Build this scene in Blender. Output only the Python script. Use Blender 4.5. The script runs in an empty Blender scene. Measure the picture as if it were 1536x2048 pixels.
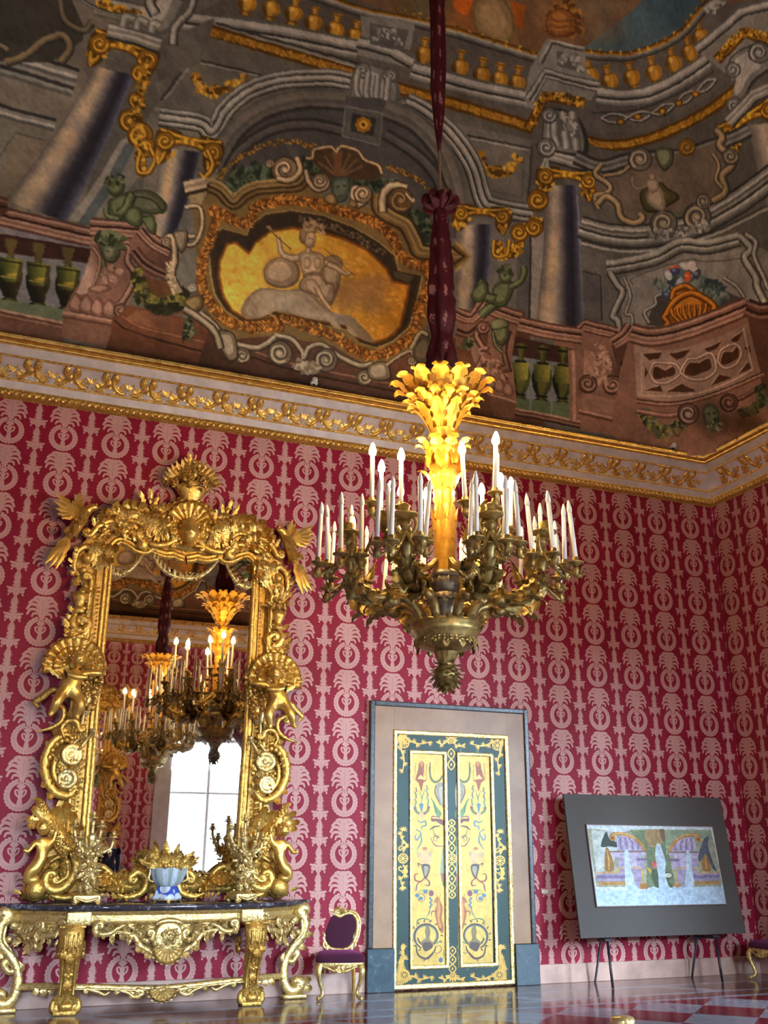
# Palace throne room: damask walls, gilt pier mirror over a console, chandelier, painted cove vault.
# Metres.  Main wall is Y = 0 (room at Y < 0), right wall X = 0, floor Z = 0.
import bpy, math, random
import numpy as np
from mathutils import Vector, Matrix
random.seed(7)
RNG = np.random.default_rng(11)
PI = math.pi
SC = bpy.context.scene
COL = SC.collection

# ------------------------------------------------------------------ camera (surveyed from the damask lattice)
FPX = 1963.4
CAM = np.array([-9.8506, -11.342, 1.5942])
def _axes(yaw, pit, rol):
    f = np.array([math.sin(yaw)*math.cos(pit), math.cos(yaw)*math.cos(pit), math.sin(pit)])
    r = np.array([math.cos(yaw), -math.sin(yaw), 0.])
    u = np.cross(r, f)
    return np.array([math.cos(rol)*r+math.sin(rol)*u, -math.sin(rol)*r+math.cos(rol)*u, f])
AX = _axes(0.375499, 0.324374, 0.007656)
cd = bpy.data.cameras.new('camera'); cam = bpy.data.objects.new('camera', cd); COL.objects.link(cam)
cd.sensor_fit = 'HORIZONTAL'; cd.sensor_width = 36.0; cd.lens = FPX/1536*36.0
cd.clip_start = .05; cd.clip_end = 200
m = Matrix.Identity(4)
for i in range(3):
    m[i][0] = AX[0][i]; m[i][1] = AX[1][i]; m[i][2] = -AX[2][i]; m[i][3] = CAM[i]
cam.matrix_world = m
SC.camera = cam

def ray(x, y):
    d = np.array([(x-768)/FPX, (1024-y)/FPX, 1.]) @ AX
    return d/np.linalg.norm(d)
def onY(x, y, Y=0.):          # survey point on the vertical plane at depth Y
    d = ray(x, y); return CAM+(Y-CAM[1])/d[1]*d
def onZ(x, y, Z=0.):
    d = ray(x, y); return CAM+(Z-CAM[2])/d[2]*d

# ------------------------------------------------------------------ shapes: (V, Q, T) numpy triples
def shp(V, Q=(), T=()):
    V = np.asarray(V, float).reshape(-1, 3)
    Q = np.asarray(Q, np.int64).reshape(-1, 4) if len(Q) else np.zeros((0, 4), np.int64)
    T = np.asarray(T, np.int64).reshape(-1, 3) if len(T) else np.zeros((0, 3), np.int64)
    return (V, Q, T)
def xf(s, M=None, loc=None, rot=None, sc=None):
    V = s[0]
    if sc is not None: V = V*np.asarray(sc, float)
    if rot is not None: V = V@np.array(rot).T
    if loc is not None: V = V+np.asarray(loc, float)
    if M is not None: V = V@np.array(M)[:3, :3].T+np.array(M)[:3, 3]
    return (V, s[1], s[2])
def flip(s):
    return (s[0], s[1][:, ::-1], s[2][:, ::-1])
def mirx(s, x0=0.):
    V = s[0].copy(); V[:, 0] = 2*x0-V[:, 0]
    return (V, s[1][:, ::-1], s[2][:, ::-1])
def join(*ss):
    V, Q, T, n = [], [], [], 0
    for s in ss:
        V.append(s[0]); Q.append(s[1]+n); T.append(s[2]+n); n += len(s[0])
    return (np.concatenate(V), np.concatenate(Q), np.concatenate(T))
def RZ(a): c, s = math.cos(a), math.sin(a); return np.array([[c, -s, 0], [s, c, 0], [0, 0, 1.]])
def RX(a): c, s = math.cos(a), math.sin(a); return np.array([[1, 0, 0], [0, c, -s], [0, s, c.real]])
def RY(a): c, s = math.cos(a), math.sin(a); return np.array([[c, 0, s], [0, 1, 0], [-s, 0, c]])
def frame(dx, dz):            # rotation whose Z goes along dz and X near dx
    z = np.asarray(dz, float); z = z/np.linalg.norm(z)
    x = np.asarray(dx, float); x = x-z*(x@z); x = x/(np.linalg.norm(x)+1e-9)
    return np.stack([x, np.cross(z, x), z], 1)

def grid(P, cu=False, cv=False):     # P: (nu, nv, 3)
    nu, nv = P.shape[:2]
    iu = np.arange(nu if cu else nu-1); iv = np.arange(nv if cv else nv-1)
    a, b = np.meshgrid(iu, iv, indexing='ij')
    a2, b2 = (a+1) % nu, (b+1) % nv
    Q = np.stack([a*nv+b, a2*nv+b, a2*nv+b2, a*nv+b2], -1).reshape(-1, 4)
    return shp(P.reshape(-1, 3), Q)
def box(x0, x1, y0, y1, z0, z1, bev=0.):
    if bev <= 0:
        V = [(x, y, z) for x in (x0, x1) for y in (y0, y1) for z in (z0, z1)]
        return shp(V, [(0, 1, 3, 2), (4, 6, 7, 5), (0, 4, 5, 1), (2, 3, 7, 6), (0, 2, 6, 4), (1, 5, 7, 3)])
    import bmesh
    bm = bmesh.new(); bmesh.ops.create_cube(bm, size=1)
    for v in bm.verts: v.co = Vector(((x0+x1)/2+v.co.x*(x1-x0), (y0+y1)/2+v.co.y*(y1-y0), (z0+z1)/2+v.co.z*(z1-z0)))
    bmesh.ops.bevel(bm, geom=list(bm.edges), offset=bev, segments=2, profile=.5, affect='EDGES')
    bm.verts.index_update()
    V = [tuple(v.co) for v in bm.verts]; Q = []; T = []
    for f in bm.faces:
        i = [v.index for v in f.verts]
        if len(i) == 4: Q.append(i)
        else:
            for k in range(1, len(i)-1): T.append((i[0], i[k], i[k+1]))
    bm.free(); return shp(V, Q, T)
def lathe(prof, n=20, flute=None, a0=0., a1=2*PI):
    prof = np.asarray(prof, float); full = abs(a1-a0-2*PI) < 1e-6
    A = np.linspace(a0, a1, n, endpoint=not full)
    R = np.maximum(prof[:, 0], 1e-4)[None, :]*np.ones((n, 1))
    if flute is not None:
        k, amp = flute
        R = R*(1+amp*np.cos(A*k))[:, None]
    P = np.stack([R*np.cos(A)[:, None], R*np.sin(A)[:, None], np.broadcast_to(prof[:, 1], R.shape)], -1)
    return grid(P, cu=full)
def smooth(pts, n=6, closed=False):       # Catmull-Rom through points
    P = np.asarray(pts, float)
    if len(P) < 3: return np.array([P[0]+(P[-1]-P[0])*t for t in np.linspace(0, 1, n+1)])
    if closed: E = np.concatenate([P[-1:], P, P[:2]])
    else: E = np.concatenate([2*P[:1]-P[1:2], P, 2*P[-1:]-P[-2:-1]])
    out = []
    for i in range(len(E)-3):
        p0, p1, p2, p3 = E[i:i+4]
        for t in np.arange(n)/n:
            out.append(.5*((2*p1)+(-p0+p2)*t+(2*p0-5*p1+4*p2-p3)*t*t+(-p0+3*p1-3*p2+p3)*t**3))
    if not closed: out.append(P[-1])
    return np.array(out)
def tube(path, rad, seg=8, flat=1., up=None, cap=True):   # tapered tube; flat scales the section along its binormal
    P = np.asarray(path, float); n = len(P)
    rad = np.broadcast_to(np.asarray(rad, float), (n,)) if np.ndim(rad) < 1 or len(np.atleast_1d(rad)) == n else np.interp(np.linspace(0, 1, n), np.linspace(0, 1, len(rad)), rad)
    D = np.gradient(P, axis=0); D /= (np.linalg.norm(D, axis=1)[:, None]+1e-12)
    ref = np.array([0, -1., 0]) if up is None else np.asarray(up, float)
    if up is None and abs(D[0]@ref) > .9: ref = np.array([1., 0, 0])
    N = np.zeros_like(P); v = ref-D[0]*(ref@D[0]); v /= np.linalg.norm(v)+1e-12
    for i in range(n):
        v = (v if up is None else ref)-D[i]*((v if up is None else ref)@D[i])
        l = np.linalg.norm(v)
        if l < 1e-6: v = N[i-1] if i else np.array([1., 0, 0])
        else: v = v/l
        N[i] = v
    B = np.cross(D, N)
    A = np.linspace(0, 2*PI, seg, endpoint=False)
    G = P[:, None]+rad[:, None, None]*(np.cos(A)[None, :, None]*N[:, None]*flat+np.sin(A)[None, :, None]*B[:, None])
    s = grid(G, cv=True)
    if cap:
        V = np.concatenate([s[0], P[:1], P[-1:]]); k = n*seg
        T = [(k, (j+1) % seg, j) for j in range(seg)]+[(k+1, (n-1)*seg+j, (n-1)*seg+(j+1) % seg) for j in range(seg)]
        return shp(V, s[1][:, ::-1], np.array(T)[:, ::-1])
    return (s[0], s[1][:, ::-1], s[2])
def ball(r=1., nu=10, nv=7, c=(0, 0, 0), sc=(1, 1, 1)):
    t = np.linspace(0, PI, nv)
    s = lathe(np.stack([np.sin(t)*r, -np.cos(t)*r], 1), nu)
    return xf(s, sc=sc, loc=c)
def leaf(L=1., W=.5, curl=.9, lobes=4, ridge=.12, nu=15, nv=7, tip=.15, bow=.0, th=.0):
    """Acanthus leaf: grows along +Z from the origin, faces -Y, tip curls to -Y."""
    s = np.linspace(0, 1, nu); q = np.linspace(-1, 1, nv)
    ser = 1-.42*np.abs(np.sin(lobes*PI*s))**1.5*(s < .97)
    w = W*.5*(np.sin(PI*np.clip(s*.86+.10, 0, 1))**.8)*ser
    w[-1] = W*.5*tip*.3
    ang = bow+curl*s**2.2*PI
    ds = 1/(nu-1)
    zc = np.concatenate([[0], np.cumsum(np.cos(ang[:-1])*ds)])*L
    yc = -np.concatenate([[0], np.cumsum(np.sin(ang[:-1])*ds)])*L
    X = w[:, None]*q[None]
    prof = (np.cos(q*PI*2.5)*.35+.65)*(1-np.abs(q)**2)*ridge*W
    prof[nv//2] *= 1.25
    h = prof[None]*(np.sin(PI*np.clip(s, .05, .98))**.5)[:, None]-(.18*W*(q**2))[None]*(1-s[:, None])*-.2
    Y = yc[:, None]-h*np.cos(ang)[:, None]
    Z = zc[:, None]-h*np.sin(ang)[:, None]-(np.abs(q)**1.6*.22*W)[None]*(ser[:, None]-.4)
    f = grid(np.stack([X, Y, Z], -1))
    return flip(f)
LEAF = leaf(1, .5, .55); LEAF_S = leaf(1, .42, .25, 3, nu=10, nv=5); LEAF_C = leaf(1, .55, .95, 4)
def leaf_at(p, d, L, W=None, out=(0, -1, 0), src=None, roll=0.):
    """place a leaf: base p, growing along d, facing out."""
    src = LEAF if src is None else src
    z = np.asarray(d, float); z = z/np.linalg.norm(z)
    y = -np.asarray(out, float); y = y-z*(y@z); y /= np.linalg.norm(y)+1e-9
    x = np.cross(y, z)
    R = np.stack([x, y, z], 1)
    k = 1. if W is None else W/(L*.5)
    return xf(src, sc=(L*k, L, L), rot=R, loc=p)
def rosette(r=1., n=6, h=.3, c=.3):
    """flower facing -Y"""
    parts = []
    for k in range(n):
        a = 2*PI*k/n
        pet = ball(1, 8, 5, sc=(r*.36, h*r*.5, r*.42), c=(0, 0, r*.6))
        parts.append(xf(pet, rot=RY(a)))
    parts.append(ball(1, 8, 6, sc=(c*r, h*r*1.2, c*r)))
    return join(*parts)
ROS = rosette()
ROS_L = join(ball(1, 6, 4, sc=(.95, .28, .95)), ball(1, 6, 4, sc=(.45, .6, .45)))
def shell(r=1., n=9, spread=2.6, depth=.25):
    """fan shell standing on the origin, opening +Z, facing -Y"""
    parts = []
    for k in range(n):
        a = (k/(n-1)-.5)*spread
        pth = np.array([[0, 0, 0], [0, -depth*.8*r, .5*r], [0, -depth*r, .86*r], [0, -depth*1.5*r, 1.0*r]])
        w = spread/(n-1)*.56*r; t = tube(smooth(pth, 3), [w*.22, w*.6, w, w*.8], 6)
        parts.append(xf(t, rot=RY(a)))
    return join(*parts)
SHELL = shell()
def spiral_end(path, r, turns=1.2, side=1, n=14):
    """continue a planar (x, z) path with a volute"""
    P = np.asarray(path, float); d = P[-1]-P[-2]; d = d/np.linalg.norm(d)
    nrm = np.array([-d[1], d[0]])*side
    c = P[-1]+nrm*r
    a0 = math.atan2(*(P[-1]-c)[::-1])
    out = [P]
    t = np.linspace(0, 1, n+1)[1:]
    rr = r*(1-t*.82)
    aa = a0+side*2*PI*turns*t
    out.append(np.stack([c[0]+rr*np.cos(aa), c[1]+rr*np.sin(aa)], 1))
    return np.concatenate(out)
def scroll(pts, rad, v0=None, v1=None, flat=.9, seg=8, y=0., n=5, bulge=0., turns=1.15, eye=True):
    """carved C or S scroll in the XZ plane through pts [(x, z)]; v0 / v1 = signed volute radii at start / end."""
    P = smooth(pts, n)
    if v1: P = spiral_end(P, abs(v1), turns, 1 if v1 > 0 else -1)
    if v0: P = spiral_end(P[::-1], abs(v0), turns, 1 if v0 > 0 else -1)[::-1]
    N = len(P); t = np.linspace(0, 1, N)
    r = np.interp(t, np.linspace(0, 1, len(np.atleast_1d(rad))), np.atleast_1d(rad)) if np.ndim(rad) else np.full(N, rad)
    r = r*np.minimum(1, .45+4*np.minimum(t, 1-t))
    Y = y-bulge*np.sin(PI*t)
    P3 = np.stack([P[:, 0], Y, P[:, 1]], 1)
    parts = [tube(P3, r, seg, flat, up=(0, -1, 0))]
    if eye:
        if v1: parts.append(ball(1, 8, 5, c=P3[-1], sc=(r[-6]*.9, r[-6]*1.1, r[-6]*.9)))
        if v0: parts.append(ball(1, 8, 5, c=P3[0], sc=(r[5]*.9, r[5]*1.1, r[5]*.9)))
    return join(*parts)
def sweep(path, prof, closed=False, nrm=None):
    """sweep profile [(out, up)] along a path; out is the side normal in plane, up is -Y: path in XZ plane."""
    P = np.asarray(path, float); n = len(P)
    if closed: D = np.roll(P, -1, 0)-np.roll(P, 1, 0)
    else: D = np.gradient(P, axis=0)
    D /= np.linalg.norm(D, axis=1)[:, None]+1e-12
    N = np.stack([D[:, 1], -D[:, 0]], 1)
    pr = np.asarray(prof, float)
    G = np.zeros((n, len(pr), 3))
    G[:, :, 0] = P[:, 0:1]+N[:, 0:1]*pr[None, :, 0]
    G[:, :, 2] = P[:, 1:2]+N[:, 1:2]*pr[None, :, 0]
    G[:, :, 1] = -pr[None, :, 1]
    return grid(G, cu=closed)
def extrude(poly, y0, y1, inset=0.):
    """solid from an outline [(x, z)] between y0 (front) and y1 (back); front face fan via triangulation"""
    from mathutils.geometry import tessellate_polygon
    P = np.asarray(poly, float); n = len(P)
    tri = tessellate_polygon([[Vector((a, b, 0)) for a, b in P]])
    F = np.column_stack([P[:, 0], np.full(n, y0), P[:, 1]]); B = np.column_stack([P[:, 0], np.full(n, y1), P[:, 1]])
    area = .5*np.sum(P[:, 0]*np.roll(P[:, 1], -1)-np.roll(P[:, 0], -1)*P[:, 1])
    T = []
    for t in tri:
        a, b, c = t
        cr = (P[b, 0]-P[a, 0])*(P[c, 1]-P[a, 1])-(P[b, 1]-P[a, 1])*(P[c, 0]-P[a, 0])
        if cr < 0: a, c = c, a
        T.append((a, b, c)); T.append((a+n, c+n, b+n))
    Q = []
    for i in range(n):
        j = (i+1) % n
        Q.append((i, i+n, j+n, j) if area > 0 else (i, j, j+n, i+n))
    return shp(np.concatenate([F, B]), Q, T)

# ------------------------------------------------------------------ objects
def obj(name, s, mat, parent=None, smooth_=True, uv=None, label=None):
    V, Q, T = s
    me = bpy.data.meshes.new(name)
    nq, nt = len(Q), len(T)
    me.vertices.add(len(V)); me.vertices.foreach_set('co', V.astype(np.float32).ravel())
    loops = np.concatenate([Q.ravel(), T.ravel()]).astype(np.int32)
    me.loops.add(len(loops)); me.loops.foreach_set('vertex_index', loops)
    me.polygons.add(nq+nt)
    st = np.concatenate([np.arange(nq)*4, nq*4+np.arange(nt)*3]).astype(np.int32)
    me.polygons.foreach_set('loop_start', st)
    me.polygons.foreach_set('use_smooth', np.full(nq+nt, bool(smooth_)))
    if uv is not None:
        l = me.uv_layers.new(name='UVMap'); l.data.foreach_set('uv', np.asarray(uv, np.float32)[loops].ravel())
    me.update(calc_edges=True); me.validate()
    me.materials.append(mat)
    o = bpy.data.objects.new(name, me); COL.objects.link(o)
    if parent is not None: o.parent = parent
    if smooth_ == 'auto':
        me.set_sharp_from_angle(angle=.7)
    if label: o['label'] = label
    return o
def thing(name, label, cat, loc=(0, 0, 0), rz=0., group=None):
    o = bpy.data.objects.new(name, None); COL.objects.link(o); o.empty_display_size = .1
    o.location = loc; o.rotation_euler = (0, 0, rz); o['label'] = label; o['category'] = cat
    if group: o['group'] = group
    return o
def tag(o, label, cat, group=None):
    o['label'] = label; o['category'] = cat
    if group: o['group'] = group
    return o
def rest_on(root, zmin):         # nothing of a thing reaches below the surface it stands on
    for ch in root.children_recursive:
        if ch.type != 'MESH': continue
        V = np.zeros(len(ch.data.vertices)*3, np.float32); ch.data.vertices.foreach_get('co', V); V = V.reshape(-1, 3)
        if V[:, 2].min() < zmin: V[:, 2] = np.maximum(V[:, 2], zmin); ch.data.vertices.foreach_set('co', V.ravel()); ch.data.update()
def struct(o): o['kind'] = 'structure'; return o
def copy_tree(o, parent=None):
    c = o.copy(); COL.objects.link(c)
    if parent is not None: c.parent = parent
    for ch in list(o.children): copy_tree(ch, c)
    return c

# ------------------------------------------------------------------ materials
def srgb(r, g, b):
    f = lambda c: (c/12.92 if c <= .04045 else ((c+.055)/1.055)**2.4)
    return (f(r/255), f(g/255), f(b/255), 1.)
def lin(c): c = np.asarray(c, float)/255.; return np.where(c <= .04045, c/12.92, ((c+.055)/1.055)**2.4)
class NT:
    def __init__(s, name):
        s.m = bpy.data.materials.new(name); s.m.use_nodes = True
        s.t = s.m.node_tree; s.b = s.t.nodes['Principled BSDF']; s.n = s.t.nodes; s.l = s.t.links
    def node(s, t, **k):
        n = s.n.new(t)
        for a, v in k.items():
            if a in n.inputs.keys() if isinstance(a, str) else False: n.inputs[a].default_value = v
            else: setattr(n, a, v)
        return n
    def link(s, a, b): s.l.new(a, b)
    def set(s, **k):
        for a, v in k.items(): s.b.inputs[a.replace('_', ' ')].default_value = v
def ramp(nt, fac, stops):
    r = nt.n.new('ShaderNodeValToRGB'); e = r.color_ramp.elements
    while len(e) < len(stops): e.new(.5)
    for i, (p, c) in enumerate(stops): e[i].position = p; e[i].color = c
    nt.link(fac, r.inputs[0]); return r.outputs[0]
def noise(nt, scale, detail=4, rough=.55, coord='Object', vec=None, dist=0.):
    tc = nt.n.new('ShaderNodeTexCoord'); n = nt.n.new('ShaderNodeTexNoise')
    n.inputs['Scale'].default_value = scale; n.inputs['Detail'].default_value = detail; n.inputs['Roughness'].default_value = rough
    n.inputs['Distortion'].default_value = dist
    nt.link(vec if vec is not None else tc.outputs[coord], n.inputs['Vector']); return n.outputs['Fac']
def bump(nt, h, strength=.2, dist=.01):
    b = nt.n.new('ShaderNodeBump'); b.inputs['Strength'].default_value = strength; b.inputs['Distance'].default_value = dist
    nt.link(h, b.inputs['Height']); nt.link(b.outputs[0], nt.b.inputs['Normal'])
def mat_plain(name, col, rough=.5, metal=0., nscale=None, var=.15, bmp=0., spec=.5, sheen=0.):
    nt = NT(name); nt.set(Roughness=rough, Metallic=metal); nt.b.inputs['Specular IOR Level'].default_value = spec
    c = np.array(col[:3])
    if nscale:
        f = noise(nt, nscale)
        o = ramp(nt, f, [(.3, (*(c*(1-var)), 1)), (.7, (*np.minimum(c*(1+var), 1), 1))])
        nt.link(o, nt.b.inputs['Base Color'])
        if bmp: bump(nt, f, bmp, .01)
    else: nt.b.inputs['Base Color'].default_value = (*c, 1)
    if sheen:
        nt.b.inputs['Sheen Weight'].default_value = sheen
    return nt.m
def mat_gold(name, c0, c1, rough=.32, nscale=18., wear=None, bmp=.12):
    """burnished leaf gold with patchy rub; wear = (colour, amount)"""
    nt = NT(name); nt.set(Metallic=.72)
    f = noise(nt, nscale, 5)
    o = ramp(nt, f, [(.32, (*c0[:3], 1)), (.66, (*c1[:3], 1))])
    if wear:
        f2 = noise(nt, 7., 8, .7)
        k = ramp(nt, f2, [(wear[1], (0, 0, 0, 1)), (min(1, wear[1]+.06), (1, 1, 1, 1))])
        mx = nt.n.new('ShaderNodeMixRGB'); nt.link(k, mx.inputs[0]); nt.link(o, mx.inputs[1]); mx.inputs[2].default_value = wear[0]
        o = mx.outputs[0]
        iv = nt.n.new('ShaderNodeMath'); iv.operation = 'SUBTRACT'; iv.inputs[0].default_value = 1.; nt.link(k, iv.inputs[1]); nt.link(iv.outputs[0], nt.b.inputs['Metallic'])
    nt.link(o, nt.b.inputs['Base Color'])
    rr = ramp(nt, noise(nt, nscale*.6, 3), [(.3, (rough*.75,)*3+(1,)), (.7, (rough*1.35,)*3+(1,))])
    nt.link(rr, nt.b.inputs['Roughness'])
    if bmp: bump(nt, noise(nt, 42 if bmp > .3 else nscale*3, 3), bmp, .02 if bmp > .3 else .006)
    return nt.m
GOLD = mat_gold('gilt_wood', (.60, .33, .055), (.96, .62, .15), .30, 30., None, .42)
GOLD_D = mat_gold('old_gilt', (.44, .23, .04), (.78, .48, .12), .34, 34., None, .45)
GOLD_P = mat_gold('pale_gilt', (.62, .42, .13), (.95, .72, .30), .28, 30., None, .35)
GOLD_B = mat_gold('bright_gilt_bronze', (.62, .31, .035), (.86, .47, .07), .36, bmp=.08)
GOLD_S = mat_gold('burnished_gilt', (.66, .37, .07), (.94, .60, .15), .30, 10., None, .06)
BRONZE = mat_gold('patinated_bronze', (.20, .135, .045), (.52, .36, .11), .36)
DAY, KEY, EXPO, BULB = 110., 46000., 0., 480.
# ------------------------------------------------------------------ a small painter: fills polygons on a numpy panel
class Paint:
    def __init__(s, w, h, col=(128, 128, 128)):
        s.w, s.h = w, h; s.a = np.empty((h, w, 3), np.float32); s.a[:] = col
        s.map = lambda P: P
    def fill(s, poly, col, a=1., col2=None, ax=None, warp=True):
        """fill a polygon; col2/ax = second colour and the two points of a linear blend; a may be a pair too"""
        P = s.map(np.asarray(poly, float)) if warp else np.asarray(poly, float)
        if len(P) < 3: return
        y0 = max(0, int(math.floor(P[:, 1].min()))); y1 = min(s.h-1, int(math.ceil(P[:, 1].max())))
        if y1 < y0: return
        Pa, Pb = P, np.roll(P, -1, 0)
        c1 = np.asarray(col, np.float32)
        if col2 is not None:
            c2 = np.asarray(col2, np.float32); A = s.map(np.asarray(ax, float)) if warp else np.asarray(ax, float)
            d = A[1]-A[0]; dd = d@d+1e-9
        for y in range(y0, y1+1):
            yc = y+.5
            mk = ((Pa[:, 1] <= yc) & (Pb[:, 1] > yc)) | ((Pb[:, 1] <= yc) & (Pa[:, 1] > yc))
            if not mk.any(): continue
            p, q = Pa[mk], Pb[mk]
            xs = np.sort(p[:, 0]+(yc-p[:, 1])*(q[:, 0]-p[:, 0])/(q[:, 1]-p[:, 1]))
            for k in range(0, len(xs)-1, 2):
                i0 = max(0, int(round(xs[k]))); i1 = min(s.w, int(round(xs[k+1])))
                if i1 <= i0: continue
                if col2 is None:
                    if a >= 1: s.a[y, i0:i1] = c1
                    else: s.a[y, i0:i1] += (c1-s.a[y, i0:i1])*a
                else:
                    t = np.clip(((np.arange(i0, i1)+.5-A[0][0])*d[0]+(yc-A[0][1])*d[1])/dd, 0, 1)[:, None].astype(np.float32)
                    c = c1*(1-t)+c2*t
                    if np.ndim(a): aa = a[0]*(1-t)+a[1]*t
                    else: aa = a
                    s.a[y, i0:i1] += (c-s.a[y, i0:i1])*aa
    def line(s, pts, w, col, a=1., n=0, closed=False, taper=None, **k):
        P = smooth(pts, n, closed) if n else np.asarray(pts, float)
        if closed: P = np.concatenate([P, P[:1]]) if not n else P
        s.fill(ribbon(P, w, taper, closed), col, a, **k)
    def rod(s, pts, w, cols, n=6, off=(.0, -.18), a=1., taper=None, closed=False):
        """rounded moulding: stacked strokes from wide to narrow, sliding toward off"""
        P = smooth(pts, n, closed) if n else np.asarray(pts, float)
        m = len(cols)
        for i, c in enumerate(cols):
            f = 1-i/m
            s.fill(ribbon(P+np.array(off)*float(np.mean(w))*(1-f), w*f if not np.ndim(w) else np.asarray(w)*f, taper, closed), c, a)
    def soft(s, c, rx, ry, col, a=.5, n=6, rot=0., warp=True):
        for i in range(n):
            f = 1-i/n
            s.fill(ell(c, rx*f, ry*f, rot=rot), col, a/n*1.6, warp=warp)
    def mottle(s, amp, cell, seed=0, mask=None):
        r = np.random.default_rng(seed); g = r.random((max(2, s.h//cell+2), max(2, s.w//cell+2))).astype(np.float32)
        yy = np.arange(s.h)/cell; xx = np.arange(s.w)/cell
        yi, xi = yy.astype(int), xx.astype(int); fy, fx = (yy-yi)[:, None], (xx-xi)[None]
        fy = fy*fy*(3-2*fy); fx = fx*fx*(3-2*fx)
        v = (g[yi][:, xi]*(1-fy)+g[yi+1][:, xi]*fy)*(1-fx)+(g[yi][:, xi+1]*(1-fy)+g[yi+1][:, xi+1]*fy)*fx
        s.a *= (1+amp*(v-.5)*2)[..., None].astype(np.float32)
    def brush(s, amp, r):
        """wander the drawing a little and soften it, as wet brushwork does"""
        g = np.random.default_rng(77)
        def field(cell):
            f = g.random((s.h//cell+3, s.w//cell+3)).astype(np.float32); yy = np.arange(s.h)/cell; xx = np.arange(s.w)/cell; yi, xi = yy.astype(int), xx.astype(int); fy, fx = (yy-yi)[:, None], (xx-xi)[None]
            return (f[yi][:, xi]*(1-fy)+f[yi+1][:, xi]*fy)*(1-fx)+(f[yi][:, xi+1]*(1-fy)+f[yi+1][:, xi+1]*fy)*fx-.5
        dx = field(14)*amp*2+field(4)*amp*1.2; dy = field(14)*amp*2+field(4)*amp*1.2
        Y, X = np.mgrid[0:s.h, 0:s.w]; X = np.clip(X+dx, 0, s.w-1).astype(int); Y = np.clip(Y+dy, 0, s.h-1).astype(int); s.a = s.a[Y, X]
        for _ in range(2):
            for ax in (0, 1):
                k = 2*r-1; c = np.cumsum(np.concatenate([np.repeat(s.a.take([0], ax), r, ax), s.a, np.repeat(s.a.take([-1], ax), r-1, ax)], ax), ax, dtype=np.float32)
                n = s.a.shape[ax]; s.a = (c.take(range(k, k+n), ax)-c.take(range(0, n), ax))/k if k > 1 else s.a
    def image(s, name, data=False):
        im = bpy.data.images.new(name, s.w, s.h, float_buffer=True)
        A = np.ones((s.h, s.w, 4), np.float32)
        A[..., :3] = (s.a if data else lin(np.clip(s.a, 0, 255)))[::-1]
        im.colorspace_settings.name = 'Non-Color'
        im.pixels.foreach_set(A.ravel()); im.update(); im.pack()
        return im
def ribbon(P, w, taper=None, closed=False):
    P = np.asarray(P, float); D = np.gradient(P, axis=0); D /= np.linalg.norm(D, axis=1)[:, None]+1e-9
    N = np.stack([-D[:, 1], D[:, 0]], 1)
    W = np.full(len(P), w*.5) if not np.ndim(w) else np.interp(np.linspace(0, 1, len(P)), np.linspace(0, 1, len(w)), w)*.5
    if taper is not None:
        t = np.linspace(0, 1, len(P)); W = W*np.interp(t, np.linspace(0, 1, len(taper)), taper)
    return np.concatenate([P+N*W[:, None], (P-N*W[:, None])[::-1]])
def ell(c, rx, ry=None, n=24, rot=0., a0=0., a1=2*PI):
    ry = rx if ry is None else ry
    t = np.linspace(a0, a1, n, endpoint=abs(a1-a0-2*PI) > 1e-6)
    x, y = rx*np.cos(t), ry*np.sin(t)
    return np.stack([c[0]+x*math.cos(rot)-y*math.sin(rot), c[1]+x*math.sin(rot)+y*math.cos(rot)], 1)
def image_node(nt, im, coord=None, ext='REPEAT'):
    n = nt.n.new('ShaderNodeTexImage'); n.image = im; n.extension = ext; n.interpolation = 'Linear'
    if coord is not None: nt.link(coord, n.inputs['Vector'])
    return n
def uv_out(nt): return nt.n.new('ShaderNodeTexCoord').outputs['UV']
def spir(c, r0, a0, turns, n=22, k=.85):
    t = np.linspace(0, 1, n); r = r0*(1-k*t); a = a0+turns*2*PI*t
    return np.stack([c[0]+r*np.cos(a), c[1]+r*np.sin(a)], 1)
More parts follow.
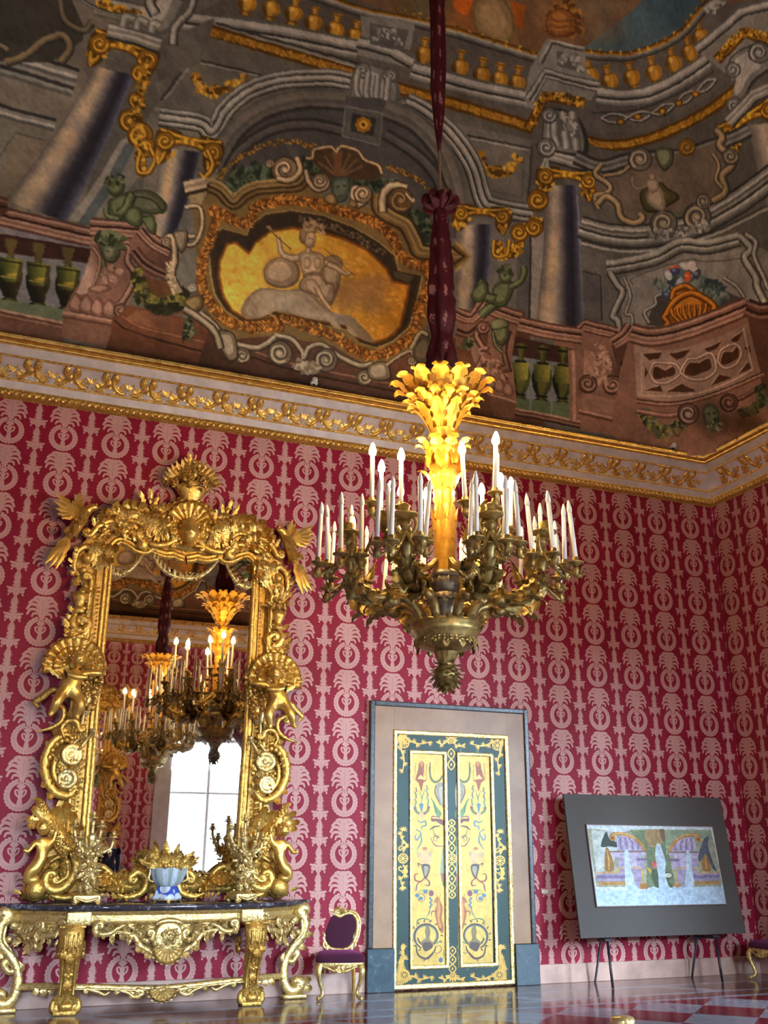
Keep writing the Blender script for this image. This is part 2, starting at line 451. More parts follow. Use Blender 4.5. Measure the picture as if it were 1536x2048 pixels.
# ------------------------------------------------------------------ damask: one repeat (0.600 x 0.5784 m) woven as a mask
PH, PV = .6, .5784
def damask_mask():
    W, H = 900, 868
    p = Paint(W, H, (0, 0, 0)); k = W/PH
    p.map = lambda P: np.stack([P[:, 0]*k+W/2, H/2-P[:, 1]*k], 1)
    L, D = (1, 1, 1), (.62, .62, .62)
    for dv in (-PV, 0, PV):
        T = lambda pts: np.asarray(pts, float)+np.array([0, dv])
        # wreath with leafy rim, open at the top
        P = [];
        for i in range(120):
            a = -PI/2+2*PI*i/120; r = .160+.010*abs(math.sin(i*PI/120*26))
            P.append((r*math.cos(a)*.98, r*math.sin(a)))
        p.fill(T(P), L); p.fill(T(ell((0, .006), .104, .108, 40)), (0, 0, 0))
        for i in range(30):
            a = 2*PI*i/30; c = (.136*math.cos(a), .136*math.sin(a))
            p.line(T([c, (c[0]+.017*math.cos(a+.9), c[1]+.017*math.sin(a+.9))]), .007, D)
            p.line(T([c, (c[0]-.017*math.cos(a-.9), c[1]-.017*math.sin(a-.9))]), .005, D)
        p.fill(T([(-.040, .2), (-.032, .12), (.032, .12), (.040, .2)]), (0, 0, 0)); Y = lambda P: [(a*.88, .095+(b-.10)*.86) for a, b in P]
        # lily inside the wreath
        for s_ in (-1, 1):
            p.line(T([(0, -.10), (s_*.012, -.03), (s_*.045, .005), (s_*.052, .042), (s_*.026, .046), (s_*.020, .020)]), .019, L, n=6, taper=[.9, 1, 1, .6])
            p.fill(T(smooth([(0, -.105), (s_*.028, -.09), (s_*.014, -.03), (0, -.02)], 4)), L)
            p.fill(T(smooth([(0, .045), (s_*.045, .085), (s_*.03, .10), (0, .125)], 4)), L)
        p.fill(T(smooth([(0, -.04), (.024, .02), (.013, .05), (0, .085), (-.013, .05), (-.024, .02)], 4, True)), L)
        # palm rising out of the wreath
        p.fill(T(Y([(-.030, .10), (-.026, .16), (-.045, .20), (.045, .20), (.026, .16), (.030, .10)])), L)
        p.fill(T(Y([(-.02, .115), (.02, .115), (0, .16)])), D)
        for s_ in (-1, 1):
            for pts, w in ([[(0, .17), (s_*.05, .215), (s_*.10, .215), (s_*.118, .178)], .026], [[(0, .17), (s_*.07, .262), (s_*.145, .265), (s_*.176, .205)], .030],
                           [[(0, .18), (s_*.06, .31), (s_*.14, .335), (s_*.186, .275)], .034], [[(0, .2), (s_*.045, .35), (s_*.11, .395), (s_*.165, .355)], .035],
                           [[(0, .2), (s_*.018, .37), (s_*.055, .43), (s_*.105, .425)], .038]):
                p.line(T(Y(pts)), w, L, n=8, taper=[.7, 1, 1.05, .75])
                p.fill(T(Y(ell(pts[-1], w*.42, w*.42, 12))), L)
            for x, y in ((.02, .36), (.05, .31), (.08, .26)):
                p.line(T(Y([(s_*.004, .19), (s_*x*.6, y-.05), (s_*x, y)])), .005, D, n=4)
        p.fill(T(Y([(-.036, .17), (.036, .17), (.024, .42), (-.024, .42)])), L)
        p.line(T(Y([(0, .2), (0, .40)])), .006, D)
        p.fill(T(Y([(-.028, .40), (-.036, .45), (.036, .45), (.028, .40)])), L)
        # capital and leaf garland between the wreaths (two per repeat)
        for q in (.135, -.154):
            for bx in (-.3, .3):
                U = lambda pts: np.asarray(pts, float)+np.array([bx, dv+q])
                p.fill(U([(-.015, -.16), (-.015, .16), (.015, .16), (.015, -.16)]), L)
                p.fill(U([(-.092, .048), (-.086, .030), (.086, .030), (.092, .048), (.065, .052), (0, .042), (-.065, .052)]), L)
                for s_ in (-1, 1):
                    p.fill(U(ell((s_*.060, .006), .030, .030, 20)), L); p.line(U(ell((s_*.063, .003), .021, .021, 16, a0=0, a1=5)), .007, D)
                    p.fill(U(ell((s_*.092, .044), .013, .012, 10)), L)
                    p.fill(U(ell((s_*.075, -.036), .011, .014, 8)), L)
                p.fill(U(smooth([(-.04, .03), (-.032, -.02), (-.016, -.045), (0, -.05), (.016, -.045), (.032, -.02), (.04, .03)], 3)), L)
                for (yy, wd) in ((-.078, .025), (-.098, .035), (-.122, .041), (-.142, .034), (.064, .044), (.086, .033), (.108, .041), (.128, .029)):
                    n = 7
                    P = []
                    for i in range(4*n):
                        a = 2*PI*i/(4*n); r = 1+.28*math.cos(i*PI/2)
                        P.append((wd*math.cos(a)*r, yy+.017*math.sin(a)*r))
                    p.fill(U(P), L)
                p.line(U([(0, -.14), (0, .02)]), .005, D)
    return p.image('damask_weave', True)
DAMASK_IM = damask_mask()
def damask_material():
    nt = NT('crimson_damask'); uv = uv_out(nt)
    im = image_node(nt, DAMASK_IM, uv)
    f = noise(nt, 1.3, 4, coord='Object'); f2 = noise(nt, 60, 2, coord='Object')
    g = ramp(nt, f, [(.3, (.21, .0025, .0165, 1)), (.7, (.28, .004, .025, 1))])
    w = ramp(nt, f, [(.3, (.50, .245, .21, 1)), (.7, (.59, .31, .265, 1))])
    mx = nt.n.new('ShaderNodeMixRGB'); nt.link(im.outputs[0], mx.inputs[0]); nt.link(g, mx.inputs[1]); nt.link(w, mx.inputs[2])
    # faint vertical seams of the cloth strips
    nt.link(mx.outputs[0], nt.b.inputs['Base Color'])
    nt.set(Roughness=.55); nt.b.inputs['Specular IOR Level'].default_value = .25; nt.b.inputs['Sheen Weight'].default_value = .12
    b = nt.n.new('ShaderNodeMath'); b.operation = 'MULTIPLY_ADD'; nt.link(f2, b.inputs[0]); b.inputs[1].default_value = .25; nt.link(im.outputs[0], b.inputs[2])
    bump(nt, b.outputs[0], .12, .003)
    return nt.m
DAMASK = damask_material()
XL, YO, ZW = -21., -14.8, 6.56       # left wall, window wall, wall height
def wall_panel(name, rects, orient, at):
    """rects in (a0,a1,z0,z1) on a vertical plane; orient 'X' plane x=at or 'Y' plane y=at; UV tied to the cloth repeat"""
    V, Q, U = [], [], []
    for a0, a1, z0, z1 in rects:
        n = len(V)
        for a, z in ((a0, z0), (a1, z0), (a1, z1), (a0, z1)):
            V.append((a, at, z) if orient == 'Y' else (at, a, z))
            U.append(((a+10.05)/PH+.5 if orient == 'Y' else (a+.20)/PH+.5, (z-6.084)/PV+.5))
        Q.append((n, n+1, n+2, n+3) if (orient == 'Y') == (at > -1) else (n+3, n+2, n+1, n))
    return struct(obj(name, shp(V, Q), DAMASK, smooth_=False, uv=U))
wall_panel('wall_main', [(XL, 0, 0, ZW)], 'Y', 0.)
WINY = (-6.6, -11.4); wall_panel('wall_right', [(YO, WINY[1]-1.08, 0, ZW), (WINY[1]+1.08, WINY[0]-1.08, 0, ZW), (WINY[0]+1.08, 0, 0, ZW)]+[(c-1.08, c+1.08, z0, z1) for c in WINY for z0, z1 in ((0, .25), (4.15, ZW))], 'X', 0.)
wall_panel('wall_left', [(YO, 0, 0, ZW)], 'X', XL)
WINX = (-4.28, -11.55, -18.8); WH = 1.08; WZ0, WZ1 = .25, 4.15
rects = []; xs = [XL]
for c in sorted(WINX): xs += [c-WH, c+WH]
xs.append(0.)
for i in range(0, len(xs), 2): rects.append((xs[i], xs[i+1], 0, ZW))
for c in WINX: rects += [(c-WH, c+WH, 0, WZ0), (c-WH, c+WH, WZ1, ZW)]
wall_panel('wall_windows', rects, 'Y', YO)

# floor: polished marble, diagonal red and grey chequer inside a banded border
def floor_material():
    nt = NT('polished_marble_floor'); tc = nt.n.new('ShaderNodeTexCoord'); sx = nt.n.new('ShaderNodeSeparateXYZ'); nt.link(tc.outputs['Object'], sx.inputs[0])
    def M(op, a, b=None, c=None):
        n = nt.n.new('ShaderNodeMath'); n.operation = op
        for i, v in enumerate((a, b, c)):
            if v is None: continue
            if isinstance(v, (int, float)): n.inputs[i].default_value = v
            else: nt.link(v, n.inputs[i])
        return n.outputs[0]
    x, y = sx.outputs[0], sx.outputs[1]
    u = M('ADD', M('DIVIDE', M('ADD', x, 2.97), .9), M('DIVIDE', M('ADD', y, 2.40), .82))
    v = M('SUBTRACT', M('DIVIDE', M('ADD', x, 2.97), .9), M('DIVIDE', M('ADD', y, 2.40), .82))
    ch = M('MODULO', M('ADD', M('ADD', M('FLOOR', u), M('FLOOR', v)), 200.), 2.)
    def band(c, w): return M('LESS_THAN', M('ABSOLUTE', M('ADD', y, c)), w)
    inb = M('GREATER_THAN', y, -1.62)
    lines = M('MAXIMUM', M('MAXIMUM', band(.62, .065), band(1.57, .06)), M('MULTIPLY', M('GREATER_THAN', y, -1.2), M('MULTIPLY', M('LESS_THAN', y, -.6), M('LESS_THAN', M('PINGPONG', M('ADD', M('ADD', x, y), 60.), 1.1), .12))))
    lines = M('MAXIMUM', lines, band(1.2, .05))
    sel = M('ADD', M('MULTIPLY', inb, lines), M('MULTIPLY', M('SUBTRACT', 1., inb), ch))
    f = noise(nt, 5, 6, .6)
    red = ramp(nt, f, [(.3, (.14, .014, .022, 1)), (.7, (.22, .028, .036, 1))])
    gry = ramp(nt, f, [(.3, (.23, .23, .265, 1)), (.7, (.32, .32, .36, 1))])
    brn = ramp(nt, f, [(.3, (.14, .055, .045, 1)), (.7, (.20, .085, .07, 1))])
    m0 = nt.n.new('ShaderNodeMixRGB'); nt.link(inb, m0.inputs[0]); nt.link(red, m0.inputs[1]); nt.link(brn, m0.inputs[2])
    m1 = nt.n.new('ShaderNodeMixRGB'); nt.link(sel, m1.inputs[0]); nt.link(m0.outputs[0], m1.inputs[1]); nt.link(gry, m1.inputs[2])
    nt.link(m1.outputs[0], nt.b.inputs['Base Color']); nt.set(Roughness=.13)
    bump(nt, noise(nt, 3, 3), .02, .004)
    return nt.m
FLOORM = floor_material()
struct(obj('floor', shp([(XL, YO, 0), (0, YO, 0), (0, 0, 0), (XL, 0, 0)], [(0, 1, 2, 3)]), FLOORM, smooth_=False))

# baseboards: rose marble, split by the doorcase on the main wall
ROSE = mat_plain('rose_marble', (.56, .35, .27), .35, 0, 4., .22)
DX0, DX1 = -5.56, -3.385           # doorcase outer edges
for nm, s in (('baseboard_main', join(box(XL, DX0-.02, -.04, 0, 0, .21, .006), box(DX1+.02, 0, -.04, 0, 0, .21, .006))),
              ('baseboard_right', join(box(-.04, 0, WINY[0]+1.5, -.04, 0, .21, .006), box(-.04, 0, WINY[1]+1.5, WINY[0]-1.5, 0, .21, .006))), ('baseboard_windows', join(*[box(a, b, YO, YO+.04, 0, .21, .006) for a, b in [(r[0], r[1]) for r in rects[:4]]]))):
    struct(obj(nm, s, ROSE, smooth_=False))

# cornice: one ring round the room, each moulding a part
cor = bpy.data.objects.new('trim_1', None); COL.objects.link(cor); cor['kind'] = 'structure'
def ring(prof, closed_prof=False):
    """sweep (projection, z) round the room rectangle with mitred corners"""
    pr = np.asarray(prof, float)
    P = np.zeros((4, len(pr), 3))
    for i, (cx, cy, sx, sy) in enumerate(((XL, YO, 1, 1), (0, YO, -1, 1), (0, 0, -1, -1), (XL, 0, 1, -1))):
        P[i, :, 0] = cx+sx*pr[:, 0]; P[i, :, 1] = cy+sy*pr[:, 0]; P[i, :, 2] = pr[:, 1]
    return grid(P, cu=True)
def halfround(p0, z0, p1, z1, bulge, n=7):
    t = np.linspace(0, PI, n); a = np.array([p0, z0]); b = np.array([p1, z1]); d = b-a; nn = np.array([d[1], -d[0]]); nn /= np.linalg.norm(nn)
    return [tuple(a+d*(1-math.cos(x))/2+nn*bulge*math.sin(x)) for x in t]
CREAM = mat_plain('rose_grey_plaster', (.64, .55, .50), .7, 0, 6., .16)
obj('backing', ring([(.02, 6.46), (.03, 6.70), (.2, 6.95), (.2, 7.08)]), CREAM, cor, False)
obj('bead_moulding', ring([(.03, 6.455)]+halfround(.04, 6.47, .09, 6.555, .022)+[(.10, 6.565)]), GOLD_D, cor)
obj('lower_fascia', ring([(.10, 6.563), (.112, 6.64), (.118, 6.66)]), CREAM, cor, False)
obj('gold_fillet', join(ring(halfround(.112, 6.655, .13, 6.68, .014, 5)), ring(halfround(.335, 6.85, .345, 6.878, .014, 5))), GOLD, cor)
cove = [(.125+.215*t**1.3, 6.672+.195*t) for t in np.linspace(0, 1, 9)]
obj('frieze_cove', ring(cove), CREAM, cor)
obj('upper_fascia', ring([(.345, 6.872), (.352, 6.985), (.365, 6.99)]), CREAM, cor, False)
WORN = mat_gold('worn_gilt', (.66, .38, .07), (.98, .64, .17), .30, 12., ((.46, .37, .30, 1), .68))
obj('gilt_crown_moulding', ring([(.362, 6.985)]+halfround(.368, 6.988, .40, 7.012, .012)+halfround(.405, 7.014, .455, 7.06, .018)+[(.46, 7.064), (.47, 7.085), (.20, 7.095)]), WORN, cor)
# beads on the lowest moulding and the carved frieze, repeated along the walls
def along(unit, step, u0, u1, wall):
    n = int((u1-u0)/step); out = []
    for i in range(n):
        u = u0+(i+.5)*(u1-u0)/n
        if wall == 'main': out.append(xf(unit, loc=(u, 0, 0)))
        elif wall == 'right': out.append(xf(unit, rot=RZ(-PI/2), loc=(0, u, 0)))
        else: out.append(xf(unit, rot=RZ(PI), loc=(u, YO, 0)))
    return join(*out)
bead = join(ball(.028, 6, 4, c=(0, -.085, 6.512), sc=(1.15, .8, 1)), )
obj('bead_row', join(along(bead, .075, -13, -.1, 'main'), along(bead, .075, -4., -.1, 'right'), along(bead, .15, -11, 0, 'windows')), GOLD, cor)
def frieze_unit():
    y = lambda z: -(.125+.215*min(1, max(0, (z-6.672)/.195))**1.3)-.012
    parts = []
    for s_ in (-1, 1):
        pts = [(s_*.20, 6.70), (s_*.12, 6.695), (s_*.05, 6.74), (s_*.035, 6.80)]
        a = scroll(pts, [.016, .030, .026], v1=.026*(-s_), v0=.0, y=0, flat=.8, n=4, seg=6)
        V = a[0]; V[:, 1] += np.array([y(z) for z in V[:, 2]]); parts.append((V, a[1], a[2]))
        for (px, pz, dx, dz, L, w) in ((.03, 6.74, .45, .9, .15, .09), (.055, 6.72, .95, .7, .14, .09), (.012, 6.77, .2, 1., .11, .075), (.10, 6.685, .6, .6, .12, .08), (.03, 6.80, .9, .5, .09, .06), (.06, 6.69, .3, .8, .11, .07)):
            parts.append(leaf_at((s_*px, y(pz)-.005, pz), (s_*dx, -.45*dz, dz), L, w, out=(0, -.8, -.5), src=LEAF_S))
    parts.append(xf(ROS_L, sc=(.034,)*3, loc=(0, y(6.75)-.035, 6.72)))
    # fleuron between the brackets
    for dx, L in ((0, .13), (-.7, .115), (.7, .115)):
        parts.append(leaf_at((.22, y(6.74)-.004, 6.73), (dx, -.5, 1), L, .062, out=(0, -.8, -.5), src=LEAF_S))
    parts.append(xf(ROS_L, sc=(.016,)*3, loc=(.22, y(6.735)-.02, 6.722)))
    return join(*parts)
FU = frieze_unit()
obj('carved_frieze', join(along(FU, .44, -13.2, -.38, 'main'), along(FU, .44, -5.0, -.4, 'right'), along(FU, .44, -12.6, -.4, 'windows')), GOLD, cor)
# ------------------------------------------------------------------ cove vault: soft-groined pavilion over the cornice
VB, VR, VH, VZ, VK = .20, 4.6, 4.5, 7.03, 1.8
def vault_pt(w, th, flat=0.):
    d = VB+VR*(1-np.cos(th))+flat
    dx = d+np.log1p(np.exp(-VK*w))/VK; dy = dx+w
    return np.stack([-dx, -dy, VZ+VH*np.sin(th)+0*dx], -1)
def vault_hit(x, y):
    """where the sight line through a surveyed image point meets the vault -> (w, theta)"""
    x = np.asarray(x, float); y = np.asarray(y, float)
    D = np.stack([(x-768)/FPX, (1024-y)/FPX, np.ones_like(x)], -1)@AX
    D = D/np.linalg.norm(D, axis=-1, keepdims=True)
    def wd(s):
        P = CAM+D*s[..., None]; dx, dy = -P[..., 0], -P[..., 1]; w = dy-dx
        return w, dx-np.logaddexp(0, -VK*w)/VK, P[..., 2]
    s0 = (6.-CAM[2])/np.maximum(D[..., 2], .05); s1 = s0*0+26.
    lo, hi = np.minimum(s0, 12.), s1
    for _ in range(44):
        mid = (lo+hi)/2; w, d, z = wd(mid)
        q = np.clip(1-(d-VB)/VR, -1, 1)
        inside = (d > VB) & (z < VZ+VH*np.sqrt(1-np.minimum(1, np.maximum(q, 0))**2))
        lo = np.where(inside, mid, lo); hi = np.where(inside, hi, mid)
    w, d, z = wd(lo)
    return w, np.arccos(np.clip(1-(d-VB)/VR, -1, 1))
FW0, FW1, FV1 = -19.5, 5., 1.40      # painted field: w range and theta range
TW, TH = 4700, 1240
def fresco_uv(w, th): return (w-FW0)/(FW1-FW0), th/FV1
def station(P):
    P = np.asarray(P, float)
    w, th = vault_hit(P[:, 0], P[:, 1]); u, v = fresco_uv(w, th)
    return np.stack([u*TW, TH-v*TH], 1)
# ------------------------------------------------------------------ the painted vault: feigned architecture traced from the survey sheets
def paint_fresco():
    p = Paint(TW, TH, (92, 86, 74)); p.map = station
    sh = lambda ox, oy, k: (lambda P: np.asarray(P, float).reshape(-1, 2)*k+np.array([ox, oy]))
    A, B, C, D = sh(0, 0, .5), sh(768, 0, .5), sh(0, 400, .5), sh(768, 400, .5)
    M, R, Lc, F = sh(400, 270, .35156), sh(1140, 250, .31734), sh(0, 300, .28646), sh(0, 0, 1.)
    SL, SM, SD, SK = (176, 174, 158), (130, 128, 114), (90, 89, 79), (52, 51, 45)
    GL, GM, GD = (226, 176, 62), (160, 112, 32), (84, 56, 16)
    GS = [(190, 142, 46), GM, (120, 82, 24), (176, 128, 40)]
    PL, PM, PD, PK = (178, 140, 116), (136, 100, 80), (92, 62, 48), (52, 34, 26)
    GR, GRL, GRD = (84, 88, 58), (128, 132, 92), (44, 48, 34)
    mix = lambda a, b, t: tuple(np.asarray(a, float)*(1-t)+np.asarray(b, float)*t)
    def poly(P, c, a=1., n=0, **k): p.fill(smooth(P, n, True) if n else P, c, a, **k)
    def grad(P, c, c2, a, b, al=1., n=0): p.fill(smooth(P, n, True) if n else P, c, al, c2, [a, b])
    def bands(pts, w, cols, n=8):
        """moulding: parallel strips across width w, first colour on the left of travel"""
        P = smooth(pts, n) if n else np.asarray(pts, float); Dv = np.gradient(P, axis=0); Dv /= np.linalg.norm(Dv, axis=1)[:, None]+1e-9; N = np.stack([Dv[:, 1], -Dv[:, 0]], 1)
        e = np.linspace(-.5, .5, len(cols)+1) if not isinstance(cols[0][0], float) else None
        for i, c in enumerate(cols):
            W = w if not np.ndim(w) else np.interp(np.linspace(0, 1, len(P)), np.linspace(0, 1, len(w)), w)[:, None]
            p.fill(np.concatenate([P-N*W*e[i], (P-N*W*e[i+1])[::-1]]), c)
    MOULD = [SD, SL, SM, SK, SL, SL, SM, SD, SK]; PINK = [PD, PL, PM, PK, PL, PM, PL, PD]
    def line(pts, w, c, a=1., n=6, taper=None): p.line(smooth(pts, n) if n and len(pts) > 2 else np.asarray(pts, float), w, c, a, taper=taper)
    def rod(pts, w, pal=(SK, SM, SL), n=6, taper=None, off=(-.12, -.2)): p.rod(pts, w, pal, n, off, 1., taper)
    def vol(c, r, a0, turns=1.5, w=None, pal=(SK, SM, SL)):
        w = r*.5 if w is None else w
        poly(ell(c, r*1.12), pal[0]); poly(ell(c, r), mix(pal[0], pal[1], .7)); p.rod(spir(c, r*.86, a0, turns, 30), w, pal, 0, (-.1, -.2), 1., [1, .8, .4]); poly(ell(c, r*.2), pal[-1])
    def capital(cx, cy, w, h, rot=0., pal=(GD, GM, GL)):
        ca, sa = math.cos(rot), math.sin(rot); T = lambda x, y: (cx+x*w*ca-y*h*sa, cy+x*w*sa+y*h*ca)
        g = random.Random(int(cx)); dk = mix(pal[0], SK, .3)
        for sg in (-1, 1):
            poly([T(sg*.16, -.5), T(sg*.56, -.46), T(sg*.60, .1), T(sg*.46, .7), T(sg*.30, .4), T(sg*.26, -.1)], dk, 1, 3)
            rod([T(sg*.50, .0), T(sg*.50, .35), T(sg*.44, .68)], w*.10, pal, 4); rod([T(sg*.36, -.05), T(sg*.38, .3), T(sg*.44, .6)], w*.08, pal, 4)
            for k in range(9): poly(ell(T(sg*g.uniform(.24, .56), g.uniform(-.4, .6)), w*.05, w*.035, 8, g.random()*3), pal[g.randrange(1, 3)])
        rod([T(-.40, .12), T(-.24, -.12), T(0, -.2), T(.24, -.12), T(.40, .12)], h*.22, pal, 5); rod([T(-.54, -.44), T(-.2, -.34), T(.2, -.34), T(.54, -.44)], h*.17, pal, 5)
        for sg in (-1, 1): vol(T(sg*.42, -.08), min(w*.22, h*.30), 0 if sg < 0 else PI, -1.4*sg, None, pal)
        for k in range(5): poly(ell(T(-.12+.06*k, -.28+.03*abs(k-2)), w*.05, h*.10, 10), pal[1+k % 2])
    def baluster(c, w, h, rot, pal, foot=None):
        ca, sa = math.cos(rot), math.sin(rot); T = lambda P: np.array([(c[0]+x*w*ca-y*h*sa, c[1]+x*w*sa+y*h*ca) for x, y in P])
        pr = [(.20, -.5), (.30, -.46), (.30, -.40), (.14, -.36), (.13, -.24), (.24, -.18), (.42, -.10), (.52, .04), (.48, .18), (.34, .30), (.20, .36), (.20, .40), (.34, .43), (.36, .5)]
        out = [(-a, b) for a, b in pr]+[(a, b) for a, b in pr[::-1]]
        p.fill(T(out), pal[0], 1., pal[1], T([(-.5, 0), (.1, 0)])); inn = [(a*.6-.06, b) for a, b in pr]+[(-a*.3-.06, b) for a, b in pr[::-1]]; p.fill(T(inn), pal[2], .6); 
        for y in (-.44, -.2, .36): p.line(T([(-.3, y), (.3, y+.02)]), h*.035, pal[0])
        p.soft(T([(-.14, -.05)])[0], w*.16, h*.10, mix(pal[2], (255, 236, 170), .4), .9, 4)
    def leaves(pts, L, w, cols, n=8, step=2, seed=1, fan=.9):
        P = smooth(pts, n); g = random.Random(seed)
        for i in range(1, len(P)-1, step):
            d = P[i+1]-P[i-1]; a = math.atan2(d[1], d[0])
            for sg in (-1, 1, -1, 1):
                b = a+sg*g.uniform(.2, fan); l = L*g.uniform(.6, 1.15); c = cols[g.randrange(len(cols))]; q = P[i]+np.array([g.uniform(-1, 1), g.uniform(-1, 1)])*w
                e = q+l*np.array([math.cos(b), math.sin(b)]); m_ = (q+e)/2+np.array([-math.sin(b), math.cos(b)])*sg*l*.2; nn = np.array([-math.sin(b), math.cos(b)])*w
                p.fill([q, m_+nn, e, m_-nn], c)
    def blob(P, pal, n=5):
        """soft-modelled body: dark edge, mid, light toward the upper left"""
        P = smooth(P, n, True); c = P.mean(0); poly(P, pal[0])
        for f, k, o in ((.88, 1, -.04), (.62, 2, -.10)):
            q = c+(P-c)*f+(P.max(0)-P.min(0))*o*.5; poly(q, pal[k] if k < len(pal) else pal[-1], .85)
    def shaft(Lp, Rp, warm=.6):
        """round column: tones run across from edge to edge"""
        Lp, Rp = smooth(Lp, 8), smooth(Rp, 8)
        stops = [(0, (104, 98, 90)), (.10, (134, 124, 106)), (.24, mix((188, 180, 160), (196, 168, 124), warm)), (.36, mix((176, 168, 150), (184, 158, 116), warm)), (.50, (112, 106, 100)), (.64, (54, 52, 56)), (.78, (40, 39, 44)), (.90, (66, 66, 76)), (1, (104, 106, 118))]
        n = 26; xs = [a for a, _ in stops]; cs = np.array([c for _, c in stops], float)
        for i in range(n):
            t0, t1 = i/n, (i+1.25)/n; tm = (i+.5)/n; c = [np.interp(tm, xs, cs[:, k]) for k in range(3)]
            p.fill(np.concatenate([Lp+(Rp-Lp)*t0, (Lp+(Rp-Lp)*min(t1, 1))[::-1]]), c)
        for k in range(7): j = random.Random(k+int(Lp[0][0])).randrange(4, len(Lp)-3); q = Lp[j]+(Rp[j]-Lp[j])*(.2+.03*k); w_ = np.linalg.norm(Rp[j]-Lp[j]); p.soft(q, w_*.16, w_*.22, ((196, 160, 122), (170, 150, 120), (150, 140, 150))[k % 3], .35, 5)
    # --- grounds
    grad(F([(-400, -500), (1900, -500), (1900, 460), (-400, 460)]), (88, 84, 72), (120, 114, 98), (700, 0), (700, 500))
    poly(F([(-300, 480), (1700, 480), (1700, 1000), (-300, 1000)]), (104, 98, 86))
    # sky and cloud above the upper balustrade
    poly(F([(400, -500), (1700, -500), (1500, 0), (1400, 10), (1353, 70), (1268, 104), (1168, 102), (1078, 118), (768, 18), (500, -60)]), (112, 84, 54))
    for q in [((930, 40), 60, 50, (150, 92, 40)), ((850, 20), 60, 40, (96, 92, 60)), ((1010, 60), 70, 40, (130, 96, 58)), ((1120, 30), 60, 50, (140, 100, 62)), ((1200, 10), 60, 30, (128, 112, 82)), ((1000, 20), 40, 30, (150, 112, 72))]: p.soft(q[0], q[1], q[2], q[3], .8)
    grad(F([(1160, 100), (1210, 60), (1300, -20), (1430, -60), (1420, -10), (1353, 65), (1268, 103)]), (86, 104, 100), (62, 82, 86), (1170, 90), (1350, 0)); p.soft((1210, 60), 50, 30, (124, 110, 84), .7)
    poly(F([(920, -10), (945, 0), (935, 30), (915, 24), (905, 5)]), (190, 96, 26)); poly(F([(1020, 0), (1050, 10), (1045, 60), (1030, 50)]), (166, 88, 30)); blob(F([(950, 0), (1010, 0), (1030, 60), (1000, 100), (955, 70)]), [(110, 92, 56), (146, 120, 76), (160, 134, 90)])
    # --- upper balustrade and entablature
    poly(F([(390, 28), (520, -40), (720, 20), (720, 160), (400, 60)]), (86, 80, 68)); poly(F([(820, 40), (1085, 118), (1065, 260), (800, 190)]), (92, 86, 74)); poly(F([(1165, 110), (1268, 110), (1360, 70), (1420, 0), (1480, 170), (1318, 280), (1160, 275)]), (92, 87, 76))
    for x, y in ((495, 2), (542, 12), (587, 22), (627, 40), (670, 54), (710, 68)): baluster((x, y), 38, 56, .2, (GD, GM, GL))
    for x, y in ((848, 105), (920, 130), (963, 145), (998, 155), (1034, 162)): baluster((x, y), 34, 62, .12, (GD, GM, (206, 156, 60)))
    for x, y in ((1180, 146), (1218, 158), (1262, 150), (1306, 140), (1346, 122), (1378, 100), (1400, 70)): baluster((x, y), 34, 58, -.25, (GD, GM, (206, 156, 60)))
    bands(F([(440, -40), (560, -30), (720, 22), (800, 38), (900, 62), (1080, 118)]), 22, [GD, GM, SL, SM, SD, SK], 6); leaves(F([(780, 15), (900, 52), (1075, 108)]), 9, 2, [GL, GM, GD], 14, 2, 3)
    bands(F([(1168, 108), (1220, 112), (1268, 110), (1353, 75), (1412, 10), (1440, -40)]), 20, [GD, GM, SM, SD, SK], 6); leaves(F([(1168, 100), (1268, 104), (1353, 66), (1408, 0)]), 8, 2, [GL, GM, GD], 10, 2, 4)
    bands(A([(380, 20), (640, 70), (1080, 130), (1430, 200)]), 44, [SD, SL, SL, SM, SK, SL, SM, SD], 5); bands(A([(860, 100), (1430, 262)]), 14, [SK, SM, SL], 0)
    bands(B([(110, 280), (350, 350), (585, 400)]), 40, [SD, SL, SL, SM, SK, SL, SM, SD], 4)
    bands(A([(800, 110), (1100, 200), (1440, 300)]), 24, [GD, GM, GM, GD], 4); leaves(A([(800, 118), (1100, 200), (1440, 296)]), 10, 1.8, GS, 30, 1, 5)
    bands(B([(30, 345), (300, 420), (600, 512)]), 26, [GD, GM, GM, GD], 4); leaves(B([(30, 345), (300, 420), (600, 512)]), 10, 1.8, GS, 28, 1, 6)
    poly(A([(760, 170), (1430, 330), (1300, 310), (1060, 330), (900, 440), (820, 500), (600, 450), (640, 350)]), (104, 99, 86)); line(A([(640, 400), (760, 230), (1050, 300)]), 4, SK, n=0); line(A([(660, 395), (770, 245), (1030, 300)]), 2, SL, n=0); line(A([(600, 430), (800, 470)]), 8, SM, n=0)
    poly(B([(20, 430), (590, 560), (560, 860), (380, 820), (300, 600), (130, 440)]), (108, 103, 90)); line(B([(330, 540), (590, 590), (570, 860), (440, 790)]), 4, SK, n=0); line(B([(345, 552), (576, 600)]), 2, SL, n=0); line(B([(430, 760), (550, 790), (560, 620)]), 3, SD, n=0)
    for P in (A([(770, 290), (800, 340), (850, 370), (920, 340), (985, 320)]), B([(370, 600), (400, 660), (440, 690), (490, 680), (540, 630)])): leaves(P, 15, 5, [GL, GM, GD, (190, 150, 60)], 6, 1, 8); poly(ell(smooth(P, 6)[14], 9, 8), GD)
    # upper blocks and consoles
    for q in (A([(1430, 150), (1640, 210), (1640, 270), (1430, 220)]), A([(1440, 60), (1660, 90), (1640, 200), (1450, 160)])): poly(q, SM)
    bands(A([(1430, 165), (1560, 200), (1650, 250)]), 26, [SD, SL, SL, SM, SK], 0); poly(F([(738, 45), (818, 60), (806, 102), (740, 88)]), SD); leaves(F([(745, 85), (775, 60), (800, 95)]), 13, 4, [SL, SM, SD], 6, 1, 9)
